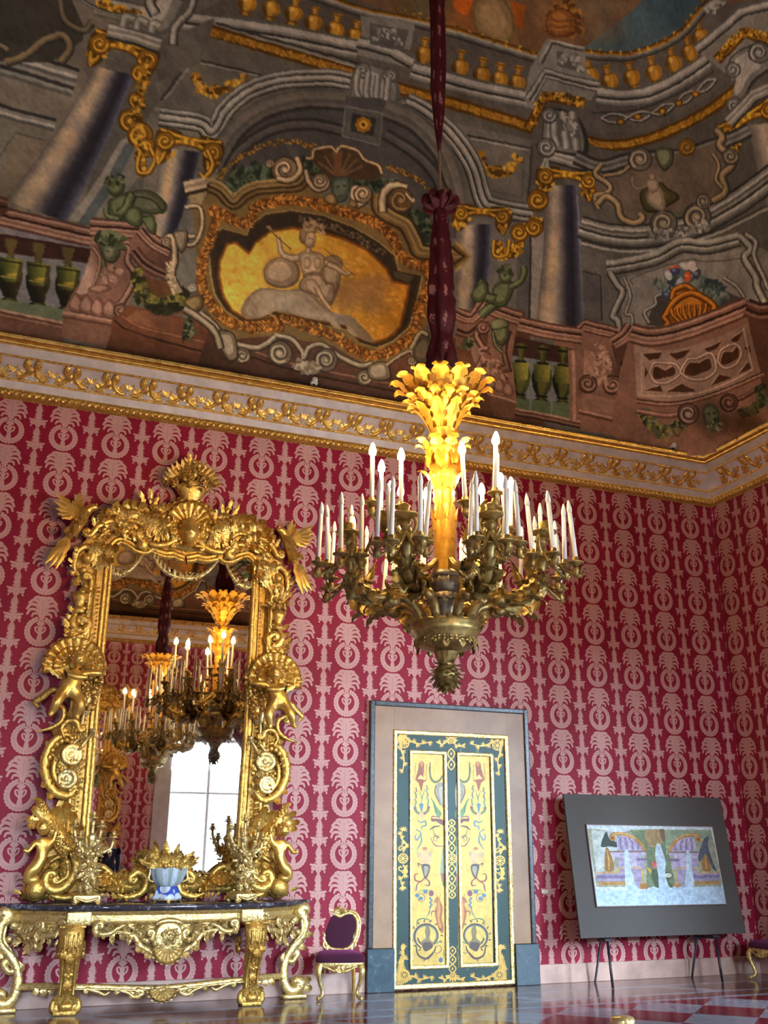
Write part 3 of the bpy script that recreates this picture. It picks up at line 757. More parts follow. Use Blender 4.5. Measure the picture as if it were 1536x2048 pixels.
    blob(F([(715, 128), (780, 142), (800, 190), (780, 215), (740, 212), (700, 196)]), [SD, SM, SL]); vol((668, 172), 16, 0, 1.4); vol((806, 214), 17, PI, -1.4); vol((724, 140), 15, 0, 1.3); vol((780, 150), 14, PI, -1.3)
    for k in range(4): rod(F([(716+k*20, 140+k*5), (712+k*20, 180+k*6), (724+k*15, 205+k*4)]), 15, (SD, SM, SL), 4)
    poly(B([(580, 280), (650, 150), (800, 185), (810, 290), (860, 330), (830, 400), (640, 370), (590, 440), (560, 400)]), SM); bands(B([(580, 400), (645, 290), (860, 345)]), 24, [SD, SL, SM, SK, SL, SD], 0); bands(B([(625, 250), (670, 165), (800, 195)]), 10, [SL, SM, SK], 0); poly(B([(690, 200), (770, 215), (800, 290), (690, 262)]), SD); leaves(B([(700, 255), (740, 215), (790, 285)]), 12, 4, [SL, SM], 6, 1, 10)
    bands(B([(575, 515), (645, 385), (800, 410)]), 22, [GD, GM, GM, GD], 0); leaves(B([(585, 505), (650, 385), (800, 410)]), 11, 4, [GL, GM, GD], 10, 1, 11)
    leaves(B([(660, 130), (680, 60), (720, 20), (760, 60), (770, 130)]), 18, 6, [(150, 100, 44), (176, 124, 54), (90, 58, 28)], 8, 1, 12); blob(B([(650, 70), (700, 30), (760, 60), (768, 130), (700, 150), (655, 130)]), [(90, 54, 26), (146, 92, 40), (176, 118, 54)])
    for k in range(3): rod(B([(660, 70+k*24), (700, 84+k*24), (765, 72+k*24)]), 6, ((84, 52, 24), (150, 98, 44)), 5)
    # right curved entablature, guilloche and gold band
    bands(B([(850, 380), (960, 392), (1080, 372), (1200, 310), (1300, 240)]), [40, 40, 40, 36], [SD, SL, SL, SM, SK, SL, SM, SD], 7)
    poly(smooth(B([(815, 480), (1000, 470), (1180, 400), (1330, 300), (1350, 340), (1200, 450), (1050, 520), (880, 530), (810, 520)]), 4, True), (98, 93, 80)); line(B([(830, 450), (1000, 440), (1180, 372), (1320, 285)]), 3, SK)
    P = smooth(B([(870, 475), (1000, 470), (1120, 440), (1230, 380), (1330, 320)]), 14); t = np.linspace(0, 5*PI, len(P))
    for sg in (-1, 1): p.line(P+np.stack([0*t, sg*9*np.sin(t)], 1), 6, SK); p.line(P+np.stack([0*t-1, sg*9*np.sin(t)-1.5], 1), 3.4, SL)
    for q in ((945, 486), (1014, 466), (1112, 445), (1178, 412), (1245, 376)): c = B([q])[0]; poly(ell(c, 9, 7), GD); poly(ell(c, 6, 5), GM); poly(ell(c, 2.5), GL)
    bands(B([(755, 548), (880, 578), (1000, 570), (1150, 520), (1300, 440), (1425, 345)]), [22, 24, 24, 24], [GD, GM, GM, GD], 7); leaves(B([(755, 548), (880, 578), (1000, 570), (1150, 520), (1300, 440), (1425, 345)]), 9, 1.8, GS, 14, 1, 13)
    poly(B([(1245, 200), (1430, 30), (1600, 60), (1600, 200), (1430, 350), (1300, 240)]), SM); bands(B([(1250, 200), (1430, 50), (1620, 0)]), 26, [SD, SL, SL, SM, SK, SM], 0); bands(B([(1330, 240), (1440, 130), (1600, 180)]), 22, [GD, GM, GM, GD], 0); leaves(B([(1330, 240), (1440, 130), (1600, 180)]), 11, 3, [GL, GM, GD], 14, 1, 14)
    bands(B([(1280, 40), (1330, 0), (1400, -60)]), 24, [SK, SM, SL, SM, SD], 0); leaves(B([(1290, 60), (1360, -20)]), 12, 4, [SL, SM], 6, 1, 15)
    blob(B([(1380, 240), (1440, 190), (1520, 170), (1560, 260), (1480, 330), (1420, 440), (1385, 440), (1400, 330)]), [SK, SM, SL]); vol(B([(1500, 210)])[0], 20, 2, 1.4); vol(B([(1400, 420)])[0], 15, 0, 1.4); vol(B([(1395, 280)])[0], 14, 1, -1.3)
    # --- main arch
    arch_o = F([(318, 232), (400, 245), (424, 262), (452, 218), (495, 182), (560, 160), (650, 155), (700, 162)]); arch_r = F([(812, 202), (850, 222), (905, 270), (945, 330), (965, 395), (985, 412), (1065, 428)])
    poly(F([(430, 420), (436, 330), (470, 262), (530, 212), (640, 190), (760, 196), (850, 232), (905, 300), (930, 380), (935, 480), (860, 470), (770, 400), (600, 360), (480, 390)]), (78, 76, 70))
    bands(arch_o, [40, 40, 40, 38], [SD, SL, SM, SK, SL, SL, SM, SK, SL, SM, SK], 8); bands(arch_r, [38, 40, 40, 40], [SD, SL, SM, SK, SL, SL, SM, SK, SL, SM, SK], 8)
    bands(F([(430, 335), (462, 270), (520, 222), (600, 198), (690, 200)]), 44, [SD, (112, 106, 92), (116, 110, 96), SD, (104, 98, 86), SK], 8); bands(F([(768, 216), (830, 245), (880, 300), (905, 360), (915, 410)]), 44, [SD, (112, 106, 92), (116, 110, 96), SD, (104, 98, 86), SK], 8)
    bands(F([(440, 372), (475, 305), (545, 258), (620, 248), (690, 262)]), 26, [SK, (96, 92, 82), (88, 84, 76), SK], 8); bands(F([(770, 268), (830, 306), (870, 350), (890, 400)]), 26, [SK, (96, 92, 82), (88, 84, 76), SK], 8)
    leaves(F([(434, 362), (455, 334), (482, 312), (530, 290), (580, 282), (628, 292)]), 9, 2, [(196, 142, 52), GM, GD], 12, 2, 16, .5); leaves(F([(768, 332), (800, 342), (840, 362), (875, 398)]), 9, 2, [(196, 142, 52), GM, GD], 12, 2, 17, .5)
    poly(F([(690, 212), (765, 226), (758, 290), (684, 272)]), SD); line(F([(690, 212), (765, 226), (758, 290), (684, 272), (690, 212)]), 3, SM, n=0); poly(F([(704, 226), (752, 236), (746, 272), (700, 262)]), SK); c = (726, 249)
    for k in range(8): poly(ell((c[0]+11*math.cos(k*PI/4), c[1]+11*math.sin(k*PI/4)), 6, 5), GM)
    poly(ell(c, 8), GL); poly(ell(c, 4), GD)
    # --- left wing: bays behind the great column
    bands(A([(-300, 180), (0, 240), (200, 300), (300, 330)]), 60, [SK, SM, SL, SD, SM, SK, SM, SD], 4); bands(A([(-300, 330), (0, 440), (220, 500)]), 26, [SK, SM, SL, SD], 4); poly(A([(20, 640), (60, 535), (170, 560), (90, 780), (0, 790)]), (124, 114, 92)); line(A([(0, 620), (60, 530), (180, 560)]), 4, SD, n=0)
    poly(A([(-200, -100), (260, -60), (330, 100), (330, 160), (200, 250), (-200, 240)]), (62, 60, 50)); rod(A([(20, 250), (100, 220), (180, 160), (250, 140), (280, 190), (240, 250)]), 20, (SK, (110, 96, 66), (142, 126, 90)), 6); rod(A([(240, 0), (260, 80), (330, 120), (370, 90)]), 16, (SK, (92, 82, 60), (120, 108, 80)), 6); rod(A([(-100, 150), (0, 180), (30, 200)]), 14, (SK, (110, 96, 66), (142, 126, 90)), 5)
    leaves(A([(380, 0), (480, 40), (600, 70)]), 12, 4, [GL, GM, GD], 14, 1, 18); bands(A([(250, -60), (400, 40), (600, 70)]), 8, [SK, SM, SD], 5)
    poly(A([(420, 110), (640, 160), (860, 70), (800, 250), (620, 330), (640, 400), (590, 470), (540, 900), (300, 900)]), (96, 92, 80))
    for x0, x1, c in ((500, 470, SM), (560, 420, SL), (600, 360, (100, 108, 104)), (640, 390, SM)): pass
    poly(A([(480, 560), (520, 540), (340, 890), (270, 880)]), (150, 144, 128)); poly(A([(500, 570), (560, 570), (370, 900), (310, 890)]), (88, 96, 92)); poly(A([(545, 570), (600, 640), (560, 700), (400, 890), (360, 890)]), (126, 120, 106))
    shaft(A([(372, 262), (240, 500), (20, 800)]), A([(535, 300), (420, 580), (268, 888)]))
    for q in (((100, 330), 22, 90), ((60, 380), 18, 50), ((140, 250), 14, 60), ((45, 400), 20, 26)): p.soft(q[0], q[1], q[2], (196, 176, 140), .5, 6, .45)
    capital(245, 108, 120, 66, .32); bands(A([(430, 120), (540, 145), (640, 180)]), 36, [SD, SL, SM, SL, SM, SK], 0); blob(A([(480, 80), (620, 50), (620, -60), (760, -60), (700, 100), (620, 140), (490, 110)]), [SD, SM, SL])
    for k in range(3): rod(A([(490+k*56, 110+k*10), (500+k*56, 70+k*12), (540+k*50, 80+k*14)]), 20, (SD, SM, SL), 4)
    rod(A([(620, 60), (600, 0), (660, -40), (740, -20)]), 24, (SK, SM, SL), 5); rod(A([(690, 180), (700, 110), (760, 40), (780, -40)]), 18, (SK, SM, SL), 5)
    for q, r in ((A([(560, 290)])[0], 18), (A([(545, 400)])[0], 16), (A([(520, 480)])[0], 22), (A([(560, 540)])[0], 24), (A([(585, 590)])[0], 18)): vol(q, r, 1.5, 1.3, None, (GD, GM, GL))
    leaves(A([(600, 220), (570, 330), (550, 450), (560, 600), (570, 700)]), 14, 5, [GL, GM, GD], 8, 1, 19); rod(A([(560, 600), (550, 680), (590, 690), (620, 640), (600, 590)]), 11, (GD, GM, GL), 6)
    shaft(A([(650, 590), (620, 740), (590, 960)]), A([(808, 610), (770, 800), (705, 960)])); p.soft(A([(668, 720)])[0], 8, 60, (200, 170, 110), .6, 5, .2)
    poly(A([(795, 620), (850, 640), (740, 960), (690, 960)]), (108, 104, 94)); capital(376, 298, 116, 62, .22); rod(A([(830, 600), (850, 660), (820, 710), (800, 690)]), 12, (GD, GM, GL), 5)
    # --- right wing columns
    poly(D([(290, 60), (640, 100), (620, 520), (560, 620), (260, 540)]), (112, 108, 98)); poly(D([(530, 150), (580, 140), (585, 490), (525, 480)]), (92, 90, 84)); poly(D([(580, 120), (640, 130), (620, 500), (585, 490)]), (150, 144, 132)); line(D([(583, 60), (578, 480)]), 4, SK, n=0)
    shaft(D([(298, 100), (292, 260), (280, 440)]), D([(430, 95), (425, 260), (400, 430)]), .4); p.soft(D([(345, 260)])[0], 7, 70, (176, 160, 120), .6, 5)
    capital(963, 434, 100, 46, .08); leaves(B([(450, 960), (470, 1010), (520, 1000), (560, 930), (620, 880)]), 14, 5, [GL, GM, GD], 8, 1, 20); vol(B([(540, 930)])[0], 17, 0, 1.4, None, (GD, GM, GL)); vol(B([(600, 910)])[0], 17, PI, -1.4, None, (GD, GM, GL)); rod(B([(440, 960), (440, 1020), (490, 1020), (500, 960)]), 9, (GD, GM, GL), 5)
    poly(B([(760, 560), (830, 580), (800, 760), (770, 760)]), SD); poly(D([(770, -240), (1000, -180), (1536, -40), (1536, 130), (900, 500), (780, 500)]), (92, 88, 76))
    shaft(D([(648, -60), (636, 190), (608, 500)]), D([(772, -60), (786, 190), (800, 545)]), .3); p.soft(D([(670, 300)])[0], 12, 110, (206, 178, 130), .6, 6, .04); p.soft(D([(640, 440)])[0], 12, 40, (206, 178, 136), .6, 6, .1); line(D([(800, 490), (785, 200), (772, -20)]), 4, (128, 132, 140), .6)
    capital(1134, 362, 106, 52, .1); vol(B([(615, 800)])[0], 20, 0, 1.4, None, (GD, GM, GL)); bands(B([(645, 670), (655, 620), (820, 660)]), 30, [SD, SL, SM, SL, SM, SK], 0); blob(B([(630, 610), (650, 440), (780, 470), (810, 620), (640, 600)]), [SK, SM, SL])
    for k in range(3): rod(B([(690+k*40, 590+k*8), (680+k*40, 520), (680+k*36, 450)]), 20, (SD, SM, SL), 4)
    vol(B([(660, 460)])[0], 15, 0, 1.4); vol(B([(650, 590)])[0], 18, 0, 1.4); leaves(B([(700, 500), (740, 490), (760, 540)]), 13, 5, [SL, SM, SD], 6, 1, 21)
    shaft(F([(1497, 250), (1528, 400), (1590, 640)]), F([(1600, 240), (1660, 420), (1720, 640)]), .2); capital(1500, 248, 110, 56, -.5)
    bands(B([(1375, 490), (1480, 380), (1600, 330)]), 30, [SD, SL, SM, SL, SM, SK], 0)
    # upper right cartouche and its curved cornices
    bands(R([(60, 640), (250, 690), (480, 700), (760, 640), (1000, 520), (1230, 360), (1400, 220)]), [46, 50, 52, 52], [SK, SM, SL, SD, SM, SK, SL, SM, SD, SK], 7); bands(R([(70, 740), (300, 790), (560, 780), (900, 690), (1250, 520)]), 12, [SK, SM, SL, SD], 7); bands(R([(30, 200), (200, 260), (400, 210), (700, 190), (1000, 90), (1130, 30)]), 30, [SK, SM, SD, SM, SK], 6)
    poly(smooth(R([(160, 300), (300, 330), (380, 220), (600, 190), (860, 130), (980, 80), (960, 300), (900, 480), (620, 560), (430, 620), (280, 520), (180, 460)]), 4, True), (106, 94, 76)); p.soft(R([(560, 380)])[0], 70, 40, (128, 112, 90), .6)
    for P, w in ((R([(200, 240), (160, 310), (250, 380), (230, 430), (160, 450), (180, 530)]), 14), (R([(170, 500), (230, 450), (300, 500), (320, 580), (400, 620), (460, 590), (440, 560)]), 16), (R([(210, 320), (320, 300), (400, 240)]), 10), (R([(920, 30), (960, 80), (940, 130), (1010, 200), (1020, 260), (960, 320), (980, 420), (900, 480)]), 18), (R([(900, 180), (940, 260), (920, 340), (960, 400)]), 9)): rod(P, w, (SK, (130, 112, 78), (176, 152, 108)), 6)
    for c, r, a in ((R([(440, 215)])[0], 22, 2), (R([(590, 620)])[0], 25, 1), (R([(800, 580)])[0], 26, 2), (R([(1010, 200)])[0], 16, 0), (R([(840, 480)])[0], 14, 2), (R([(700, 660)])[0], 10, 0)): vol(c, r, a, 1.5, None, (SK, (128, 116, 92), (172, 158, 126)))
    leaves(R([(480, 690), (600, 690), (740, 660), (880, 620)]), 13, 5, [SM, SL, SD], 8, 1, 22); blob(R([(540, 150), (640, 150), (650, 230), (600, 290), (550, 240)]), [GRD, GR, GRL]); vol(R([(735, 140)])[0], 16, 0, 1.4, None, (GD, (140, 104, 40), (176, 136, 60)))
    blob(R([(440, 420), (470, 540), (560, 540), (690, 460), (620, 400), (560, 360)]), [(48, 46, 26), (78, 72, 40), (96, 88, 50)]); blob(R([(500, 400), (560, 380), (600, 470), (590, 540), (520, 520), (480, 470)]), [(110, 98, 78), (146, 132, 106), (176, 160, 130)]); blob(R([(480, 350), (540, 340), (560, 400), (520, 430), (490, 400)]), [(106, 92, 72), (148, 132, 104), (170, 152, 122)]); blob(R([(500, 305), (535, 310), (530, 345), (500, 345)]), [(90, 72, 54), (146, 128, 102), (160, 142, 114)]); rod(R([(490, 380), (420, 400), (390, 360), (395, 325)]), 7, ((100, 86, 66), (150, 132, 104)), 5)
    # niche, frame and vase on the right
    grad(R([(60, 760), (330, 860), (700, 740), (1060, 690), (1250, 800), (1250, 1100), (1000, 1200), (400, 1300), (80, 1260)]), (100, 98, 88), (124, 120, 108), R([(100, 900)])[0], R([(1000, 1000)])[0]); poly(R([(80, 920), (190, 940), (200, 1240), (90, 1250)]), (88, 88, 82)); line(R([(80, 920), (190, 945), (200, 1230)]), 3, SK, n=0)
    poly(R([(320, 960), (720, 810), (1090, 780), (1200, 1130), (700, 1230), (330, 1330)]), (136, 132, 120)); bands(R([(230, 900), (320, 890), (540, 840), (700, 760), (860, 770), (1070, 720)]), 30, [SL, SL, SM, SK, SL, SM, SD, SK], 5); line(R([(400, 1010), (400, 960), (720, 850), (870, 860), (1080, 840)]), 3, SD, n=3)
    rod(R([(250, 930), (300, 1010), (330, 1060), (270, 1200), (300, 1230), (320, 1330)]), 16, (SK, SM, SL), 5); rod(R([(340, 960), (380, 1080), (350, 1190), (390, 1200), (390, 1290)]), 8, (SK, SM, SL), 5); rod(R([(1070, 700), (1140, 780), (1100, 840), (1170, 960), (1180, 1020), (1230, 1130)]), 18, (SK, SM, SL), 5); rod(R([(1110, 690), (1170, 740), (1160, 830), (1220, 960), (1250, 1040)]), 12, (SK, SM, SL), 5)
    poly(R([(480, 1260), (540, 1070), (900, 990), (1010, 1060), (1130, 1110), (940, 1200), (600, 1270)]), (70, 66, 58)); rod(R([(500, 1250), (470, 1180), (540, 1130), (540, 1080), (640, 1050)]), 9, (SK, SM, SL), 5); rod(R([(970, 960), (1060, 1030), (1100, 1090)]), 9, (SK, SM, SL), 5)
    leaves(R([(570, 1040), (640, 1010), (700, 960), (780, 960), (840, 1010), (900, 1040), (960, 1090)]), 22, 6, [(70, 84, 72), (96, 108, 96), (52, 62, 66), (120, 128, 116)], 8, 1, 23, 1.5)
    for q, c in (((650, 905), (196, 86, 44)), ((740, 955), (206, 84, 40)), ((720, 890), (190, 186, 172)), ((770, 900), (186, 182, 168)), ((620, 945), (176, 180, 176)), ((690, 990), (150, 164, 170)), ((660, 920), (60, 66, 104)), ((800, 940), (60, 60, 70)), ((610, 1070), (56, 72, 96)), ((760, 880), (200, 196, 182))): cc = R([q])[0]; poly(ell(cc, 11, 7, 12, q[0]), c); p.soft(cc-2, 5, 4, mix(c, (255, 250, 240), .4), .8, 3)
    VP = ((74, 40, 14), (150, 88, 26), (206, 134, 44)); blob(R([(640, 1090), (660, 1030), (740, 1010), (790, 1050), (900, 1120), (905, 1190), (860, 1200), (720, 1260), (600, 1265), (585, 1180)]), VP); rod(R([(640, 1100), (660, 1040), (730, 1015), (790, 1050)]), 13, VP, 5); rod(R([(590, 1220), (660, 1110), (770, 1060), (900, 1130), (900, 1190)]), 15, VP, 6); rod(R([(590, 1210), (620, 1250), (600, 1265)]), 12, VP, 4); rod(R([(690, 1250), (740, 1210), (830, 1205)]), 12, VP, 5)
    for k in range(7): rod(R([(640+k*36, 1150-k*6+abs(k-3)*4), (650+k*34, 1200-k*6), (690+k*24, 1240-k*5)]), 9, VP, 4)
    # --- lower balustrade, right part
    poly(R([(-100, 1280), (60, 1290), (60, 1900), (-100, 1850)]), PM); poly(D([(230, 560), (560, 440), (640, 900), (220, 900)]), PD); poly(D([(505, 560), (770, 620), (770, 880), (505, 850)]), (120, 124, 122)); poly(D([(505, 540), (770, 600), (770, 660), (505, 620)]), (64, 42, 34))
    for x in (545, 632, 715):
        y = 690+(x-545)*.09; c = D([(x, y)])[0]; baluster(c, 40, 118, .03, ((24, 26, 18), (66, 70, 34), (110, 106, 52))); poly(D([(x-42, y+100), (x+34, y+108), (x+34, y+170), (x-44, y+160)]), (90, 104, 72)); p.fill(D([(x-36, y-44), (x+34, y-38), (x+28, y+30), (x-30, y+26)]), (58, 64, 34), .9, (168, 158, 66), D([(x-36, y), (x+34, y)]))
    bands(D([(520, 490), (640, 520), (800, 545)]), 34, PINK, 3); bands(D([(520, 845), (650, 870), (790, 900)]), 16, [PL, PD, PM, PK], 3); bands(D([(755, 600), (760, 880)]), 20, [PM, PL, PM], 0)
    poly(D([(790, 510), (925, 540), (910, 600), (925, 700), (945, 760), (970, 860), (975, 950), (785, 920), (780, 800)]), PM); bands(D([(785, 520), (800, 500), (930, 532)]), 26, PINK, 0); grad(D([(800, 600), (905, 610), (945, 720), (930, 770), (795, 750)]), PL, PD, D([(800, 680)])[0], D([(940, 690)])[0]); vol(D([(815, 735)])[0], 17, 0, 1.4, None, (PK, PM, PL)); vol(D([(915, 740)])[0], 18, PI, -1.4, None, (PK, PM, PL)); leaves(D([(850, 720), (855, 600), (880, 640), (885, 730)]), 18, 6, [PL, PM, (196, 160, 136)], 6, 1, 24); bands(D([(780, 845), (970, 890)]), 10, [PL, PD], 0); poly(D([(790, 770), (930, 800), (950, 860), (790, 835)]), mix(PM, PL, .4))
    poly(D([(910, 580), (990, 500), (1030, 980), (960, 960), (975, 860), (940, 720)]), PD); bands(D([(915, 575), (960, 545), (990, 505)]), 30, PINK, 0); poly(D([(940, 650), (975, 630), (985, 690), (955, 680)]), PK); poly(D([(945, 780), (985, 750), (990, 790), (960, 810)]), PK)
    poly(smooth(R([(380, 1300), (560, 1310), (800, 1240), (1100, 1120), (1190, 1500), (1240, 1800), (1400, 1700), (1400, 2100), (330, 2150)]), 3, True), PM); poly(R([(1100, 1120), (1300, 1180), (1500, 1100), (1500, 1800), (1220, 1700)]), PD)
    grad(R([(400, 1380), (560, 1420), (860, 1360), (1120, 1240), (1200, 1560), (900, 1690), (600, 1740), (420, 1710)]), (166, 138, 116), (140, 112, 92), R([(420, 1500)])[0], R([(1150, 1450)])[0]); bands(R([(380, 1310), (520, 1335), (700, 1300), (900, 1230), (1120, 1140)]), 40, PINK, 6); bands(R([(1110, 1150), (1220, 1180), (1400, 1130)]), 38, [PK, PM, PD, PK, PM, PD], 4); bands(R([(420, 1740), (640, 1760), (900, 1700), (1220, 1570)]), 10, [PK, PL, PM, PD], 6)
    def pierce(P, n=3): q = R(P); poly(smooth(q, n, True)+np.array([-1.5, -1.5]), (190, 164, 140)) if n else poly(q+np.array([-1.5, -1.5]), (190, 164, 140)); (poly(smooth(q, n, True), (72, 44, 28)) if n else poly(q, (72, 44, 28)))
    for P, n in (([(460, 1440), (580, 1430), (560, 1470), (500, 1480)], 0), ([(620, 1440), (760, 1410), (720, 1460), (670, 1480)], 0), ([(840, 1410), (960, 1360), (920, 1410), (870, 1430)], 0), ([(1010, 1350), (1090, 1300), (1060, 1360), (1030, 1370)], 0), ([(470, 1520), (490, 1560), (470, 1600)], 0), ([(470, 1670), (570, 1640), (580, 1680)], 0), ([(610, 1680), (700, 1630), (790, 1670), (780, 1680)], 0), ([(890, 1640), (940, 1570), (1020, 1590)], 0), ([(1060, 1570), (1120, 1490), (1140, 1530)], 0), ([(1090, 1400), (1130, 1390), (1140, 1440)], 0), ([(520, 1560), (540, 1520), (600, 1545), (650, 1520), (660, 1570), (600, 1590), (540, 1600)], 3), ([(720, 1560), (750, 1500), (810, 1500), (870, 1470), (890, 1530), (830, 1560), (770, 1580)], 3), ([(950, 1480), (970, 1430), (1020, 1430), (1050, 1400), (1060, 1460), (1000, 1500), (960, 1510)], 3)): pierce(P, n)
    for P in ([(500, 1560), (530, 1500), (600, 1500), (670, 1510), (690, 1570), (620, 1620), (540, 1620), (500, 1560)], [(690, 1560), (740, 1480), (800, 1470), (890, 1440), (920, 1540), (850, 1600), (760, 1600), (690, 1560)], [(930, 1490), (950, 1420), (1040, 1380), (1080, 1440), (1040, 1510), (970, 1530), (930, 1490)]): rod(R(P), 7, (PD, (190, 164, 140), (206, 182, 158)), 5)
    line(R([(450, 1430), (450, 1700), (800, 1690), (1150, 1540), (1090, 1280)]), 3, (196, 170, 146), n=0)
    leaves(R([(450, 1780), (490, 1850), (560, 1920), (640, 1930), (720, 1870)]), 17, 5, [GR, GRL, GRD, (140, 128, 60)], 8, 1, 25); rod(R([(420, 1800), (600, 1830), (690, 1820)]), 11, (PD, PM, PL), 5); vol(R([(745, 1820)])[0], 20, 1, 1.5, None, (PK, PM, (176, 158, 142))); rod(R([(980, 1750), (1080, 1720), (1220, 1640)]), 9, (PK, PD, PM), 5); vol(R([(1000, 1750)])[0], 17, 1, 1.4, None, (PK, PD, PM)); leaves(R([(1190, 1620), (1210, 1720), (1160, 1790), (1080, 1810)]), 14, 4, [GRD, GR], 8, 1, 26)
    p.soft(R([(880, 1860)])[0], 40, 45, PK, .7); blob(R([(840, 1780), (900, 1760), (940, 1820), (930, 1900), (880, 1920), (850, 1860)]), [GRD, GR, (96, 102, 74)]); leaves(R([(860, 1880), (890, 1910), (930, 1880)]), 14, 4, [GRD, GR, GRL], 5, 1, 27); poly(ell(R([(875, 1822)])[0], 3, 2), GRD); poly(ell(R([(908, 1815)])[0], 3, 2), GRD)
    p.soft(R([(760, 1960)])[0], 60, 26, (136, 96, 70), .6); p.soft(R([(1080, 1880)])[0], 50, 30, (60, 38, 22), .8)
    # right child pedestal
    poly(D([(290, 480), (400, 390), (540, 470), (520, 560), (510, 640), (530, 800), (520, 880), (380, 850), (390, 640), (280, 640)]), PM); bands(D([(285, 450), (350, 470), (400, 405)]), 26, PINK, 3); bands(D([(400, 420), (470, 450), (545, 475)]), 30, PINK, 0); bands(D([(285, 530), (340, 545), (395, 500)]), 20, [PK, PM, PD, PM], 3)
    grad(D([(365, 500), (420, 480), (410, 600), (370, 700), (335, 690)]), PL, PD, D([(350, 600)])[0], D([(420, 600)])[0]); rod(D([(400, 490), (370, 540), (400, 610), (370, 690), (390, 720)]), 14, (PK, PM, PL), 6); vol(D([(395, 510)])[0], 13, 0, 1.4, None, (PK, PM, PL)); rod(D([(500, 520), (480, 600), (500, 690)]), 12, (PK, PD, PM), 5); blob(D([(430, 500), (490, 495), (500, 550), (470, 585), (445, 560)]), [GRD, GR, GRL]); blob(D([(425, 490), (470, 470), (500, 500), (440, 520)]), [GRD, GRL, (150, 148, 110)]); rod(D([(435, 530), (445, 580), (475, 610)]), 8, (GRD, GR, GRL), 4); leaves(D([(400, 580), (410, 640), (450, 670), (480, 690)]), 16, 5, [PL, PM, PD], 6, 1, 28)
    for x, y in ((392, 700), (425, 720), (460, 735), (495, 750)): blob(D([(x-18, y), (x, y-24), (x+20, y), (x+18, y+34), (x-14, y+30)]), [PD, PM, PL])
    poly(D([(385, 755), (530, 800), (520, 880), (380, 850)]), mix(PM, PD, .6)); line(D([(385, 765), (530, 808)]), 4, PL, n=0); poly(D([(230, 740), (385, 755), (380, 860), (200, 800)]), PK)
    leaves(D([(350, 550), (320, 600), (290, 620)]), 15, 5, [GR, GRL, GRD], 8, 1, 29)
    # putto, right: green bronze child perched on the scroll
    CH = [(50, 54, 36), (84, 90, 60), (118, 126, 86)]
    blob(D([(440, 340), (500, 320), (520, 350), (490, 420), (440, 430), (430, 390)]), CH); blob(D([(460, 290), (500, 270), (515, 300), (495, 330), (465, 325)]), CH); leaves(D([(465, 295), (480, 268), (512, 290)]), 10, 4, [CH[0], CH[1]], 4, 1, 30); rod(D([(505, 350), (545, 325), (560, 290), (558, 265)]), 14, CH, 5); rod(D([(440, 420), (410, 440), (385, 465)]), 19, CH, 4); rod(D([(445, 400), (400, 380), (395, 330), (380, 390)]), 22, CH, 5); blob(D([(345, 380), (400, 320), (415, 370), (380, 410)]), CH); poly(ell(D([(484, 300)])[0], 3, 2), CH[0])
    # --- lower balustrade, left part
    poly(Lc([(-600, 300), (640, 560), (640, 720), (560, 1200), (-600, 1000)]), (126, 122, 120)); poly(Lc([(-600, 480), (640, 690), (620, 790), (-600, 640)]), (58, 36, 30))
    for x, y in ((-330, 780), (-130, 820), (70, 850), (265, 880), (470, 910)):
        baluster(Lc([(x, y)])[0], 48, 128, .03, ((24, 26, 18), (66, 70, 34), (110, 106, 52))); p.fill(Lc([(x-40, y-240), (x+50, y-225), (x+40, y-170), (x+20, y-130), (x+40, y-110), (x-34, y-120), (x-16, y-140), (x-34, y-180)]), (40, 34, 26), 1., (92, 78, 44), Lc([(x-40, y), (x+50, y)])); p.fill(Lc([(x-80, y-105), (x+88, y-85), (x+80, y-20), (x+62, y+70), (x-58, y+56), (x-76, y-30)]), (40, 46, 24), .97, (132, 130, 54), Lc([(x-70, y), (x+60, y+10)])); p.fill(Lc([(x-60, y+60), (x+60, y+74), (x+40, y+110), (x+56, y+150), (x+40, y+190), (x-40, y+180), (x-56, y+140), (x-36, y+104)]), (30, 27, 20), .95, (78, 68, 40), Lc([(x-50, y), (x+50, y)])); p.line(Lc([(x-70, y+30), (x+66, y+46)]), 3, (170, 150, 66), .8); p.line(Lc([(x-76, y-84), (x+84, y-64)]), 3, (24, 24, 16), .8); p.soft(Lc([(x+20, y+20)])[0], 16, 4, (214, 176, 70), .7, 4); poly(Lc([(x-100, y+190), (x+5+100, y+210), (x+100, y+300), (x-110, y+270)]), (104, 112, 84)); poly(Lc([(x+60, y-60), (x+90, y-70), (x+60, y+120), (x+30, y+100)]), (46, 40, 30), .7)
    bands(Lc([(-600, 290), (40, 470), (640, 610)]), 40, PINK, 0); bands(Lc([(-600, 1000), (0, 1140), (440, 1230)]), 18, [PL, PD, PM, PD], 0); poly(Lc([(-600, 1030), (0, 1170), (440, 1250), (440, 1400), (-600, 1250)]), mix(PD, PM, .3)); poly(Lc([(-40, 330), (50, 335), (55, 420), (0, 470), (-40, 460)]), PD); bands(Lc([(-40, 350), (50, 370)]), 22, [PD, PM, PD, PK], 0)
    poly(Lc([(640, 540), (980, 510), (900, 650), (900, 760), (960, 900), (860, 1170), (800, 1230), (750, 1390), (430, 1300), (440, 1130), (500, 1010), (620, 800)]), PM); bands(Lc([(628, 535), (980, 560)]), 38, PINK, 0); poly(Lc([(640, 600), (920, 640), (900, 670), (640, 650)]), PL)
    grad(Lc([(650, 650), (720, 660), (690, 860), (600, 1000), (520, 1020)]), mix(PL, (255, 240, 220), .2), PM, Lc([(600, 850)])[0], Lc([(710, 850)])[0]); rod(Lc([(840, 670), (900, 690), (890, 780), (940, 880), (860, 1050), (800, 1100)]), 15, (PK, PM, PL), 6); rod(Lc([(650, 680), (700, 780), (650, 950)]), 8, (PD, PL), 5)
